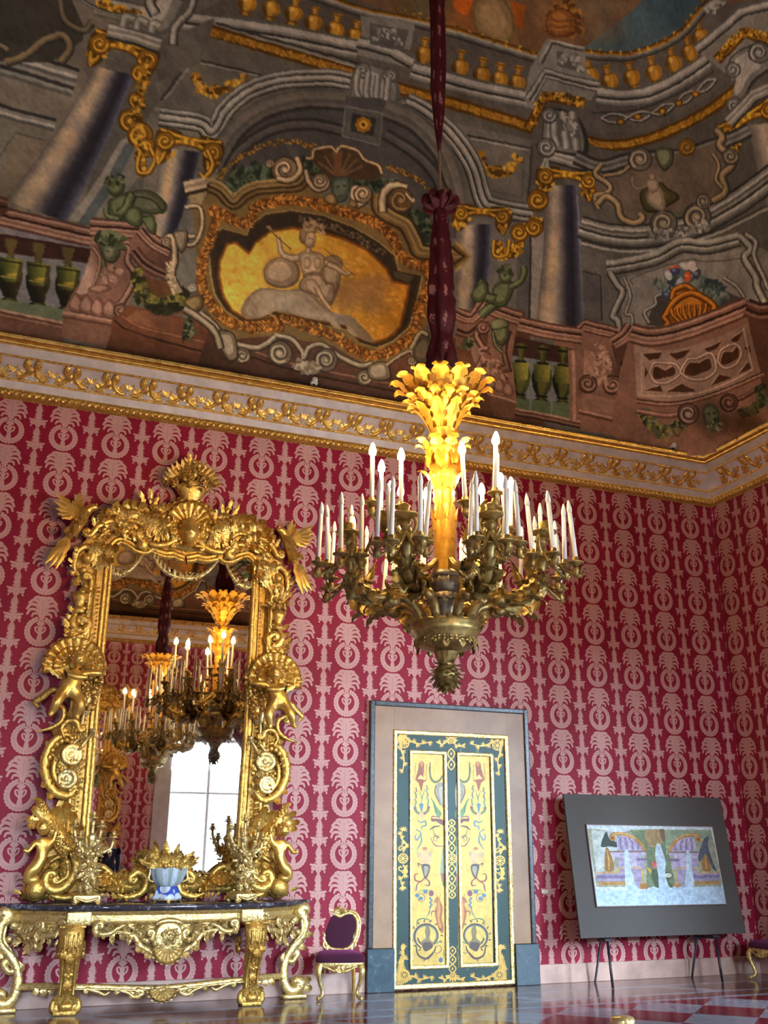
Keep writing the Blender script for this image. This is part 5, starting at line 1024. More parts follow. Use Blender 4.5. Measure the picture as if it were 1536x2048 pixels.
        F([(500, 1530), (524, 1560), (520, 1620), (548, 1650), (520, 1680), (478, 1670), (462, 1640), (494, 1610), (488, 1570)], (112, 96, 64)); F([(470, 1650), (520, 1640), (540, 1672), (490, 1700)], DB)
        for k in range(12): a = 2.0+k*.42; c = (500+92*math.cos(a), 1600+92*math.sin(a)); S([c, (c[0]+20*math.cos(a+.5), c[1]+22*math.sin(a+.5))], 11, DB, (1, .7, .2))
        S([(430, 1660), (446, 1724), (500, 1746), (548, 1700), (560, 1664)], 16, DB); S([(500, 1740), (478, 1768)], 8, MA); S([(540, 1700), (570, 1712), (596, 1690), (586, 1662), (566, 1668)], 8, (128, 98, 70))
        S([(530, 1500), (480, 1486), (440, 1500), (436, 1540)], 9, GR); S([(560, 1650), (596, 1630)], 8, GR); F(ell((592, 1756), 14, 18, 8), BL)
        # half emblem beside the centre stile
        S([(522, 470), (524, 560), (548, 596), (580, 590), (604, 556)], 17, (84, 84, 46), (.5, 1, .7)); S([(516, 500), (516, 540)], 5, DB)
        F([(566, 610), (616, 614), (616, 760), (590, 740), (566, 680)], (120, 114, 96)); F([(580, 640), (616, 640), (616, 750), (594, 720)], (150, 140, 116)); S([(560, 616), (556, 670), (590, 750)], 12, (96, 70, 46))
        F([(540, 716), (566, 760), (596, 800), (580, 830), (556, 800)], (84, 110, 66)); S([(528, 700), (556, 760), (560, 800)], 9, (60, 84, 54)); F([(530, 836), (604, 842), (616, 880), (588, 872), (560, 854), (536, 856)], (96, 54, 44)); S([(590, 830), (540, 822), (528, 846)], 9, MA)
        S([(588, 884), (548, 890), (520, 910)], 12, DB); S([(540, 900), (552, 940), (580, 956), (560, 970)], 10, (120, 90, 66)); S([(524, 960), (556, 1010), (612, 1016)], 9, MA); S(spir((560, 962), 22, 1, 1.1), 6, DB)
        F([(604, 1030), (618, 1026), (620, 1200), (592, 1210), (590, 1150)], (116, 126, 104)); F([(594, 1196), (618, 1196), (620, 1252), (600, 1248)], (124, 74, 70)); F([(606, 1246), (622, 1246), (622, 1280), (604, 1270)], GR)
        S([(610, 1690), (612, 1740)], 8, GR)
    # gilt arabesques on the green
    def swirl(c, r, a0, sd=1, w=9): p.line(spir(c, r, a0, .95*sd, 20), w, G, taper=[.5, 1, .9])
    def sprig(c, a, L, n=5):
        for k in range(n):
            b = a+(k-(n-1)/2)*.5; p.fill(smooth([c, (c[0]+L*.5*math.cos(b-.25), c[1]+L*.5*math.sin(b-.25)), (c[0]+L*math.cos(b), c[1]+L*math.sin(b)), (c[0]+L*.5*math.cos(b+.25), c[1]+L*.5*math.sin(b+.25))], 3, True), G)
    def ros(c, r):
        p.fill(ell(c, r, r, 20), G); p.fill(ell(c, r*.78, r*.78, 20), (14, 44, 34)); p.fill(ell(c, r*.34), G)
        for k in range(8): p.fill(ell((c[0]+r*.58*math.cos(k*PI/4), c[1]+r*.58*math.sin(k*PI/4)), r*.17, r*.17, 8), G)
    def spray(pts, w=10, step=26, L=26):
        P = smooth(pts, 8); p.line(P, w, G, taper=[1, .9, .5])
        for i in range(2, len(P)-1, 4):
            d = P[i]-P[i-1]; a = math.atan2(d[1], d[0]); sd = 1 if (i//4) % 2 else -1
            sprig(P[i], a+sd*.9, L, 3)
    for mx in (0, 1):
        m_ = lambda P: [((1308-a+ (b-300)*.012) if mx else a, b+(14 if mx else 0)) for a, b in P]
        spray(m_([(330, 300), (390, 330), (450, 350), (530, 335)]), 12, L=30); spray(m_([(322, 310), (330, 380), (350, 450), (340, 540)]), 12, L=30); ros(m_([(352, 346)])[0], 34); sprig(m_([(316, 296)])[0], .8, 80, 5)
        spray(m_([(520+40, 336), (600, 352), (640, 330)]), 10, L=26)
        # side medallions
        q = m_([(344, 1095)])[0]; ros(q, 34)
        for sg in (-1, 1):
            spray([(q[0], q[1]+sg*40), (q[0]+20, q[1]+sg*90), (q[0]-14, q[1]+sg*140), (q[0]+4, q[1]+sg*200)], 11, L=30); swirl((q[0]-14, q[1]+sg*62), 24, 0, sg); swirl((q[0]+14, q[1]+sg*80), 24, PI, -sg); sprig((q[0], q[1]+sg*180), sg*PI/2, 30, 5)
    for mx in (0, 1):
        m_ = lambda P: [((1322-a) if mx else a, b) for a, b in P]
        spray(m_([(316, 1890), (330, 1800), (350, 1730), (335, 1660)]), 15, L=34); spray(m_([(320, 1880), (400, 1860), (460, 1880), (540, 1860)]), 14, L=32); ros(m_([(352, 1852)])[0], 36)
        p.fill(smooth(m_([(304, 1920), (312, 1780), (346, 1700), (352, 1790), (390, 1880), (330, 1915)]), 3, True), G, .85); ros(m_([(352, 1852)])[0], 30); p.fill(ell(m_([(344, 1672)])[0], 15, 20), G)
        spray(m_([(575, 1868), (620, 1880), (655, 1850)]), 10, L=26)
    for c, sg in (((658, 330), -1), ((666, 1856), 1)): sprig(c, sg*PI/2, 46, 7); ros(c, 20)
    def chain(y0, y1, n):
        P1, P2 = [], []
        for t in np.linspace(0, 1, n*6+1): y = y0+(y1-y0)*t; x = 657+(y-400)*.006; o = 22*math.sin(t*n*PI); P1.append((x+o, y)); P2.append((x-o, y))
        p.line(P1, 8, G); p.line(P2, 8, G)
        for k in range(n): y = y0+(y1-y0)*(k+.5)/n; p.fill(ell((657+(y-400)*.006, y), 6, 10, 8), G)
    chain(380, 520, 2); chain(842, 930, 2); chain(930, 1060, 2); chain(1130, 1260, 2); chain(1260, 1355, 2); ros((660, 1096), 34); chain(1666, 1840, 3)
    p.mottle(.05, 26, 3); p.mottle(.05, 6, 4)
    return p.image('door_painting')
def door():
    im = door_paint()
    nt = NT('painted_and_gilt_door'); n = image_node(nt, im, uv_out(nt), 'EXTEND'); nt.link(n.outputs[0], nt.b.inputs['Base Color']); nt.set(Roughness=.42, Metallic=.25)
    DM = nt.m
    BRE = NT('speckled_breccia'); f = noise(BRE, 3, 5, .6); f2 = noise(BRE, 70, 2, .7)
    a = ramp(BRE, f, [(.3, (.27, .135, .055, 1)), (.7, (.38, .21, .095, 1))]); k = ramp(BRE, f2, [(.60, (0, 0, 0, 1)), (.70, (1, 1, 1, 1))])
    mx = BRE.n.new('ShaderNodeMixRGB'); BRE.link(k, mx.inputs[0]); BRE.link(a, mx.inputs[1]); mx.inputs[2].default_value = (.20, .12, .085, 1); BRE.link(mx.outputs[0], BRE.b.inputs['Base Color']); BRE.set(Roughness=.4)
    DKM = NT('dark_grey_marble'); f = noise(DKM, 30, 4, .6); DKM.link(ramp(DKM, f, [(.4, (.022, .026, .026, 1)), (.75, (.085, .095, .095, 1))]), DKM.b.inputs['Base Color']); DKM.set(Roughness=.3)
    BLM = NT('blue_grey_marble'); f = noise(BLM, 9, 6, .65, dist=.8); BLM.link(ramp(BLM, f, [(.3, (.03, .055, .07, 1)), (.6, (.06, .095, .11, 1)), (.72, (.17, .22, .24, 1))]), BLM.b.inputs['Base Color']); BLM.set(Roughness=.25)
    d = bpy.data.objects.new('door_1', None); COL.objects.link(d); d['kind'] = 'structure'
    ZT = 3.235; zp = .45
    obj('stone_surround', join(box(DX0+.06, LX0, -.05, 0, zp, ZT-.06, .004), box(LX1, DX1-.06, -.05, 0, zp, ZT-.06, .004), box(LX0, LX1, -.05, 0, LZ1, ZT-.06)), BRE.m, d, False)
    obj('dark_border', join(box(DX0, DX0+.062, -.075, 0, zp, ZT, .012), box(DX1-.062, DX1, -.075, 0, zp, ZT, .012), box(DX0+.06, DX1-.06, -.075, 0, ZT-.062, ZT, .012)), DKM.m, d, False)
    for x0, x1 in ((DX0-.015, LX0), (LX1, DX1+.015)): obj('plinth_block', join(box(x0, x1, -.10, 0, 0, zp, .008), box(x0+.08 if x0 < -5 else x0, x1 if x0 < -5 else x1-.08, -.085, 0, 0, zp+.0)), BLM.m, d, False)
    def face(x0, x1, z0, z1, y):
        V = [(x0, y, z0), (x1, y, z0), (x1, y, z1), (x0, y, z1), (x0, 0, z0), (x1, 0, z0), (x1, 0, z1), (x0, 0, z1)]
        U = [((v[0]-LX0)/(LX1-LX0), (v[2]-.02)/(LZ1-.02)) for v in V]
        return shp(V, [(0, 1, 2, 3), (0, 4, 5, 1), (1, 5, 6, 2), (2, 6, 7, 3), (3, 7, 4, 0)]), U
    c = lambda a, b: onY(700+a*.30769, 1380+b*.30762, -.03)
    pl0, pl1 = c(392, 398)[0]-.008, c(622, 410)[0]; pr0, pr1 = c(694, 410)[0], c(918, 420)[0]+.01; pz1 = c(500, 400)[2]; pz0 = c(500, 1808)[2]
    s, U = [], []
    for x0, x1, z0, z1 in ((LX0, pl0, .02, LZ1), (pl1, pr0, .02, LZ1), (pr1, LX1, .02, LZ1), (pl0, pl1, pz1, LZ1), (pr0, pr1, pz1, LZ1), (pl0, pl1, .02, pz0), (pr0, pr1, .02, pz0)):
        a, b = face(x0, x1, z0, z1, -.035); s.append(a); U += b
    obj('green_rails', join(*s), DM, d, False, uv=U)
    def mould(x0, x1, z0, z1, w, h, y):
        q = [(x0, z0), (x1, z0), (x1, z1), (x0, z1)]; pr = [(0, 0), (0, h*.6), (w*.2, h), (w*.45, h*.55), (w*.7, h*.9), (w, h*.3), (w, 0)]
        P = np.zeros((4, len(pr), 3))
        for i, (cx, cz) in enumerate(q):
            sx, sz = (1 if i in (0, 3) else -1), (1 if i in (0, 1) else -1)
            for j, (o, u) in enumerate(pr): P[i, j] = (cx+sx*o, y-u, cz+sz*o)
        return grid(P, cu=True)
    obj('gilt_frame_moulding', mould(LX0-.012, LX1+.012, .012, LZ1+.012, .055, .035, -.035), GOLD_P, d)
    for x0, x1 in ((pl0, pl1), (pr0, pr1)):
        a, b = face(x0, x1, pz0, pz1, -.022); pn = obj('painted_panel', a, DM, d, False, uv=b)
        obj('panel_moulding', mould(x0-.01, x1+.01, pz0-.01, pz1+.01, .042, .026, -.03), GOLD_P, pn)
door()
sw = thing('wall_switch', 'small ivory wall switch on the damask right of the doorcase', 'switch', tuple(onY(1089, 1783, 0.)))
obj('plate', box(-.045, .045, -.012, 0, -.02, .02, .003), mat_plain('ivory_plastic', (.6, .55, .45), .4), sw, False)

# ------------------------------------------------------------------ grey display board on two easels with a fresco fragment
def board():
    yb, yt = -.50, -.27
    BL_, BR_ = onY(1152, 1876, yb), onY(1479, 1868, yb); TL, TR = onY(1136, 1588, yt), onY(1453, 1596, yt)
    x0, x1 = (BL_[0]+TL[0])/2, (BR_[0]+TR[0])/2; z0, z1 = (BL_[2]+BR_[2])/2, (TL[2]+TR[2])/2
    H = math.hypot(z1-z0, yt-yb); tilt = math.atan2(yt-yb, z1-z0); W = x1-x0
    felt = mat_plain('grey_felt', (.085, .075, .066), .95, 0, 120., .35, .3)
    b = thing('display_board', 'large plain grey felt board leaning on two easels right of the door', 'board', (x0+W/2, yb, z0)); b.rotation_euler = (-tilt, 0, 0)
    obj('panel', box(-W/2, W/2, 0, .035, 0, H, .004), felt, b, False)
    def loc(x, y, dy=0.):
        d = ray(x, y); n = np.array([0, -math.cos(tilt), math.sin(tilt)]); o = np.array([x0+W/2, yb, z0])+n*dy
        s = ((o-CAM)@n)/(d@n); q = CAM+d*s-o; return q[0], q[2]*math.cos(tilt)+q[1]*math.sin(tilt)
    a = [loc(*q) for q in ((1177, 1650), (1430, 1655), (1443, 1809), (1187, 1812))]
    fx0, fx1 = (a[0][0]+a[3][0])/2, (a[1][0]+a[2][0])/2; fz0, fz1 = (a[2][1]+a[3][1])/2, (a[0][1]+a[1][1])/2
    p = Paint(1040, 660, (196, 206, 208)); mw, mh = fx1-fx0, fz1-fz0
    def mp(P):                                   # close-up coordinates (436..1246, 765..1265)
        P = np.asarray(P, float); t = (P[:, 1]-765)/500
        return np.stack([(P[:, 0]-(432+30*t))/(1210-432+6*t)*1040, (t-.012*(P[:, 0]-432)/780)*660], 1)
    p.map = mp
    SKY, GRN, OCH, LIL, LILD, ORN, PALE = (184, 190, 176), (106, 118, 88), (150, 112, 62), (156, 142, 164), (116, 100, 126), (176, 126, 66), (192, 202, 205)
    p.fill([(430, 785), (560, 800), (660, 790), (1215, 790), (1235, 1165), (465, 1150)], (148, 150, 124))
    p.fill([(690, 800), (900, 790), (910, 900), (940, 1160), (760, 1160), (780, 960)], GRN); p.fill([(900, 800), (1210, 800), (1215, 860), (1080, 820), (960, 850), (900, 960)], (132, 146, 118))
    p.fill([(455, 800), (600, 800), (610, 900), (560, 1050), (470, 1060)], (176, 182, 172)); p.fill(smooth([(560, 800), (620, 775), (700, 785), (640, 812)], 4, True), PALE)
    p.fill(smooth([(510, 880), (545, 805), (560, 850), (610, 880), (600, 905), (560, 900), (515, 905)], 4, True), (58, 70, 62)); p.fill(smooth([(790, 790), (870, 790), (890, 840), (860, 900), (800, 900), (778, 850)], 4, True), (150, 126, 86)); p.fill(smooth([(870, 785), (900, 790), (900, 860), (880, 860)], 3, True), (112, 86, 66))
    for m in (0, 1):
        def X(P): P = np.asarray(P, float).copy(); P[:, 0] = (1690+2-P[:, 0]) if m else P[:, 0]; P[:, 1] += 6*m; return P
        F = lambda P, c: p.fill(X(P), c); S = lambda P, w, c: p.line(X(smooth(P, 5)), w, c)
        F([(600, 850), (640, 832), (700, 840), (750, 890), (765, 935), (610, 925)], LIL)
        for k in range(8): S([(612+k*17, 922), (606+k*18, 880), (618+k*12, 846)], 6, LILD if k % 2 else (178, 168, 190))
        S([(566, 846), (590, 820), (650, 822), (710, 848), (752, 890), (770, 940)], 20, ORN); S([(572, 838), (600, 818), (660, 820), (720, 850)], 6, (204, 168, 102)); F(ell((580, 848), 20, 18), ORN); F(ell((580, 848), 9, 8), (120, 78, 42))
        F([(556, 930), (780, 930), (776, 950), (748, 958), (740, 975), (578, 972), (574, 955)], (170, 158, 176)); F([(556, 928), (780, 928), (780, 938), (556, 938)], (128, 104, 90))
        F([(604, 975), (760, 975), (760, 1040), (604, 1040)], LIL); F([(660, 975), (712, 975), (712, 1040), (660, 1040)], (178, 168, 186)); F([(716, 975), (780, 975), (780, 990), (716, 990)], LILD)
        F([(470, 1062), (604, 1062), (604, 1040), (736, 1040), (736, 1165), (700, 1165), (640, 1120), (470, 1118)], (150, 138, 158)); F([(470, 1080), (640, 1080), (640, 1100), (470, 1100)], (120, 106, 132)); S([(470, 1062), (600, 1062), (602, 1040), (735, 1040), (735, 1130)], 8, (188, 148, 74))
        F([(478, 1118), (640, 1118), (640, 1140), (478, 1140)], (168, 128, 70)); F([(720, 1132), (770, 1132), (770, 1168), (720, 1168)], (158, 112, 60))
        F(smooth([(540, 905), (556, 930), (575, 1000), (570, 1052), (524, 1052), (522, 1000), (532, 930)], 4, True), (142, 104, 56))
        S([(540, 920), (548, 980), (545, 1045)], 7, (186, 148, 86))
        p.fill(X([(636, 1145), (640, 990), (646, 930), (656, 915), (668, 925), (670, 1000), (678, 1060), (690, 1100), (700, 1170), (640, 1170)]), (178, 194, 202))
    p.fill(smooth([(1100, 960), (1150, 850), (1180, 840), (1170, 900), (1190, 1000), (1210, 1060), (1180, 1040), (1150, 950), (1110, 1000)], 3, True), (78, 84, 92))
    p.fill(ell((822, 1016), 18, 21), (188, 92, 84)); p.fill(smooth([(770, 1030), (800, 1050), (830, 1080), (820, 1110), (790, 1070)], 3, True), (196, 152, 70)); p.fill(smooth([(800, 1050), (880, 1060), (930, 1080), (900, 1120), (920, 1160), (820, 1160)], 3, True), (74, 92, 66)); p.fill(ell((900, 1085), 22, 14), (208, 200, 180))
    p.fill([(836, 1165), (838, 1080), (830, 960), (838, 900), (850, 880), (868, 890), (886, 960), (892, 1010), (880, 1080), (900, 1170)], (176, 192, 200))
    P = [(440, 1150)]
    for x in range(450, 1260, 14): P.append((x, 1160+RNG.uniform(-12, 16)-(25 if 660 < x < 700 else 0)))
    p.fill(P+[(1260, 1300), (440, 1300)], (172, 192, 204)); p.fill([(425, 760), (1225, 760), (1225, 786), (1000, 782), (820, 790), (600, 784), (432, 790)], (186, 194, 194)); p.fill([(1195, 770), (1225, 770), (1250, 1010), (1225, 1030), (1215, 900)], (190, 194, 190))
    p.mottle(.10, 22, 5); p.mottle(.08, 7, 6)
    nt = NT('fresco_fragment_paint'); n = image_node(nt, p.image('fragment'), uv_out(nt), 'EXTEND'); nt.link(n.outputs[0], nt.b.inputs['Base Color']); nt.set(Roughness=.75)
    f = thing('fresco_fragment', 'pale fresco fragment with painted arches mounted on the grey board', 'painting', (x0+W/2, yb, z0)); f.rotation_euler = (-tilt, 0, 0)
    V = [(fx0, -.02, fz0), (fx1, -.02, fz0), (fx1, -.02, fz1), (fx0, -.02, fz1)]
    obj('painted_surface', shp(V, [(0, 1, 2, 3)]), nt.m, f, False, uv=[(0, 0), (1, 0), (1, 1), (0, 1)])
    e = .012
    obj('wooden_edge', join(box(fx0-e, fx1+e, -.024, -.001, fz0-e, fz0), box(fx0-e, fx1+e, -.024, -.001, fz1, fz1+e), box(fx0-e, fx0, -.024, -.001, fz0, fz1), box(fx1, fx1+e, -.024, -.001, fz0, fz1)), mat_plain('dark_strip_wood', (.12, .06, .04), .5), f, False)
    iron = mat_plain('black_iron', (.012, .013, .017), .4)
    for k, (fx, rx, lab) in enumerate(((-2.70, -2.63, 'black iron easel under the left end of the grey board'), (-1.12, -1.20, 'black iron easel under the right end of the grey board'))):
        t = thing('easel', lab, 'easel', (fx, -.5, 0), 0, 'easels carrying the grey board'); o = np.array([fx, -.5, 0])
        up = np.array([0, math.sin(tilt), math.cos(tilt)])
        fr = np.array([[fx, -.60, 0], [fx, -.545, z0-.035]])-o; obj('front_leg', tube(fr, .016, 8), iron, t)
        obj('rear_leg', tube(np.array([[rx, -.12, 0], [rx+.02, -.28, z0-.02], [fx, -.22, z0+.5]])-o, .014, 8), iron, t)
        obj('cross_bar', tube(np.array([[fx, -.53, z0-.035], [rx, -.24, z0-.05]])-o, .015, 8), iron, t); obj('ledge', box(-.05, .05, -.075, .06, z0-.035, z0-.008, .004), iron, t, False)
board()
# ------------------------------------------------------------------ carved figures: one continuous skinned surface per body
def skin(verts, edges, rad, sub=2, root=0):
    me = bpy.data.meshes.new('tmp'); me.from_pydata([tuple(v) for v in verts], edges, []); o = bpy.data.objects.new('tmp', me); COL.objects.link(o)
    m = o.modifiers.new('s', 'SKIN'); m.use_smooth_shade = True; m.branch_smoothing = .6
    for i, r in enumerate(rad):
        d = me.skin_vertices[0].data[i]; d.radius = (r, r) if not isinstance(r, tuple) else r; d.use_root = (i == root)
    s = o.modifiers.new('d', 'SUBSURF'); s.levels = sub; s.render_levels = sub
    dg = bpy.context.evaluated_depsgraph_get(); ev = o.evaluated_get(dg); em = ev.to_mesh()
    V = np.array([v.co[:] for v in em.vertices]); Q, T = [], []
    for f in em.polygons:
        i = list(f.vertices)
        if len(i) == 4: Q.append(i)
        elif len(i) == 3: T.append(i)
    ev.to_mesh_clear(); bpy.data.objects.remove(o); bpy.data.meshes.remove(me)
    return shp(V, Q, T)
def head(r, hair=True):
    """head facing -Y, centre at the origin: skull, brow, nose, cheeks, chin, ears, curls"""
    n, k = 30, 22
    th = np.linspace(0, PI, k); ph = np.linspace(0, 2*PI, n, endpoint=False)
    P = np.zeros((n, k, 3))
    for i, a in enumerate(ph):
        for j, t in enumerate(th):
            x, y, z = math.sin(t)*math.cos(a), math.sin(t)*math.sin(a), -math.cos(t)
            q = 1.
            front = max(0, -y)
            if z < -.2: x *= 1-.28*(-.2-z); y *= 1-.1*(-.2-z)
            x *= .86; z *= 1.08
            f = front**3
            q += .24*math.exp(-((x/.13)**2+((z+.12)/.22)**2))*f            # nose
            q -= .15*math.exp(-(((abs(x)-.30)/.15)**2+((z-.10)/.12)**2))*f  # eye sockets
            q += .10*math.exp(-(((abs(x)-.40)/.2)**2+((z+.25)/.2)**2))*f    # cheeks
            q -= .09*math.exp(-((x/.2)**2+((z+.42)/.05)**2))*f; q += .05*math.exp(-((x/.2)**2+((z+.50)/.07)**2))*f
            q += .09*math.exp(-((x/.25)**2+((z+.80)/.16)**2))*f             # chin
            P[i, j] = (x*q*r, y*q*r, z*q*r)
    parts = [grid(P, cu=True)]
    for s in (-1, 1): parts.append(ball(1, 6, 5, c=(s*.84*r, .02*r, -.02*r), sc=(.09*r, .16*r, .24*r)))
    if hair:
        g = random.Random(3)
        for t in range(46):
            a = g.uniform(0, 2*PI); z = g.uniform(.05, 1.); x, y = math.cos(a)*math.sqrt(1-z*z), math.sin(a)*math.sqrt(1-z*z)
            if y < -.45 and z < .62: continue
            parts.append(ball(1, 6, 4, c=(x*.86*r, y*r+.05*r, z*r*1.02), sc=(.22*r, .22*r, .2*r)))
    return join(*parts)
def wing(L, W, n=6):
    parts = []
    for k in range(n):
        t = k/(n-1); a = .15+t*1.15
        parts.append(xf(leaf(1, .62, .12, 4, nu=9, nv=5, tip=.7), sc=(W*.8, L*.5, L*(1-.45*t)), rot=RY(a)))
    parts.append(tube(np.array([[0, 0, 0], [.1*L, -.02, .25*L], [.12*L, 0, .6*L]]), [.08*L, .07*L, .02*L], 6))
    return join(*parts)
def putto(h=1., pose='reach'):
    """chubby winged boy about h tall, facing -Y; right arm direction +X"""
    J = {'pel': (0, 0, .42), 'belly': (0, -.03, .52), 'chest': (0, -.01, .66), 'neck': (0, -.01, .75), 'hd': (0, -.02, .80)}
    if pose == 'reach':       # leaning, both arms to +X, legs astride
        J.update({'chest': (.05, -.02, .66), 'neck': (.07, -.02, .75), 'hd': (.08, -.03, .80)})
        limbs = [('chest', [(.20, -.06, .70), (.33, -.10, .70), (.46, -.10, .72)], [.065, .055, .035]), ('chest', [(-.10, -.04, .70), (.02, -.14, .60), (.22, -.15, .62)], [.065, .055, .035]),
                 ('pel', [(-.13, -.06, .36), (-.22, -.14, .20), (-.26, -.06, .04), (-.30, -.12, .0)], [.10, .08, .05, .035]), ('pel', [(.12, -.07, .34), (.16, -.16, .18), (.12, -.08, .02), (.14, -.14, -.02)], [.10, .08, .05, .035])]
    else:                     # arms raised, body tapering to a leaf foot
        limbs = [('chest', [(.17, -.02, .74), (.23, -.04, .88), (.17, -.05, 1.02)], [.05, .045, .03]), ('chest', [(-.17, -.02, .74), (-.23, -.04, .88), (-.17, -.05, 1.02)], [.05, .045, .03]),
                 ('pel', [(0, -.02, .26), (0, 0, .08)], [.09, .05])]
    V, E, Rr, idx = [], [], [], {}
    base = {'pel': .125, 'belly': .135, 'chest': .125, 'neck': .055, 'hd': .06}; prev = None
    for k in ('pel', 'belly', 'chest', 'neck', 'hd'):
        idx[k] = len(V); V.append(J[k]); Rr.append(base[k])
        if prev is not None: E.append((prev, idx[k]))
        prev = idx[k]
    for a, pts, rr in limbs:
        q = idx[a]
        for p_, r_ in zip(pts, rr): V.append(p_); Rr.append(r_); E.append((q, len(V)-1)); q = len(V)-1
    b = skin(V, E, Rr, 1)
    hd = xf(head(.125), rot=RX(.15) if pose == 'reach' else None, loc=np.array(J['hd'])+np.array([.0, -.03, .085]))
    return xf(join(b, hd), sc=(h, h, h))
WING = wing(1., .5)
PUTTO = putto(1., 'reach'); TERM = putto(1., 'term')
# ------------------------------------------------------------------ the great gilt bronze chandelier
CX, CY = -6.535, -4.30
WAX = mat_plain('candle_tube', (.80, .77, .70), .45)
FROST = mat_plain('frosted_bulb', (.78, .76, .70), .3)
def lit_mat():
    nt = NT('lit_bulb'); nt.b.inputs['Base Color'].default_value = (1, .8, .5, 1); nt.b.inputs['Emission Color'].default_value = (1., .66, .28, 1); nt.b.inputs['Emission Strength'].default_value = BULB; return nt.m
LIT = lit_mat()
def drape_mat():
    nt = NT('crimson_brocade'); v = nt.n.new('ShaderNodeTexVoronoi'); v.inputs['Scale'].default_value = 1.; v.inputs['Randomness'].default_value = .25; tc = nt.n.new('ShaderNodeTexCoord')
    sp = nt.n.new('ShaderNodeSeparateXYZ'); nt.link(tc.outputs['Object'], sp.inputs[0]); at = nt.n.new('ShaderNodeMath'); at.operation = 'ARCTAN2'; nt.link(sp.outputs[0], at.inputs[0]); nt.link(sp.outputs[1], at.inputs[1])
    cx = nt.n.new('ShaderNodeCombineXYZ'); a = nt.n.new('ShaderNodeMath'); a.operation = 'MULTIPLY'; nt.link(at.outputs[0], a.inputs[0]); a.inputs[1].default_value = .955; b = nt.n.new('ShaderNodeMath'); b.operation = 'MULTIPLY'; nt.link(sp.outputs[2], b.inputs[0]); b.inputs[1].default_value = 3.7
    nt.link(a.outputs[0], cx.inputs[0]); nt.link(b.outputs[0], cx.inputs[1]); nt.link(cx.outputs[0], v.inputs['Vector'])
    ad = nt.n.new('ShaderNodeMath'); ad.operation = 'MULTIPLY_ADD'; nt.link(noise(nt, 38, 2, .6), ad.inputs[0]); ad.inputs[1].default_value = .55; nt.link(v.outputs['Distance'], ad.inputs[2])
    o = ramp(nt, ad.outputs[0], [(.0, (.42, .19, .17, 1)), (.47, (.38, .16, .14, 1)), (.50, (.085, .003, .008, 1)), (1., (.065, .002, .006, 1))]); nt.link(o, nt.b.inputs['Base Color']); nt.set(Roughness=.55); return nt.m
BROC = drape_mat()
def twist_drape(z0, z1, rad, folds=7, amp=.22, n=44, seg=28, seed=1):
    g = np.random.default_rng(seed); z = np.linspace(z0, z1, n); A = np.linspace(0, 2*PI, seg, endpoint=False); t = np.linspace(0, 1, n)
    r = np.interp(t, np.linspace(0, 1, len(rad)), rad)
    ph = np.cumsum(g.normal(0, .12, n)); R = r[None]*(1+amp*np.cos(folds*A[:, None]+ph[None]*2)+.10*np.sin(3*A[:, None]+ph[None]*5))
    return grid(np.stack([R*np.cos(A)[:, None], R*np.sin(A)[:, None], np.broadcast_to(z, R.shape)], -1), cu=True)
def ring_of(src, n, r, z, tilt=0., a0=0., sc=1.):
    """n copies of a leaf standing round the axis, facing outward; tilt leans them out"""
    out = []
    for k in range(n):
        a = a0+2*PI*k/n; s = xf(src, sc=(sc,)*3 if np.ndim(sc) == 0 else sc, rot=RX(tilt)); s = xf(s, loc=(0, -r, z)); out.append(xf(s, rot=RZ(a)))
    return join(*out)
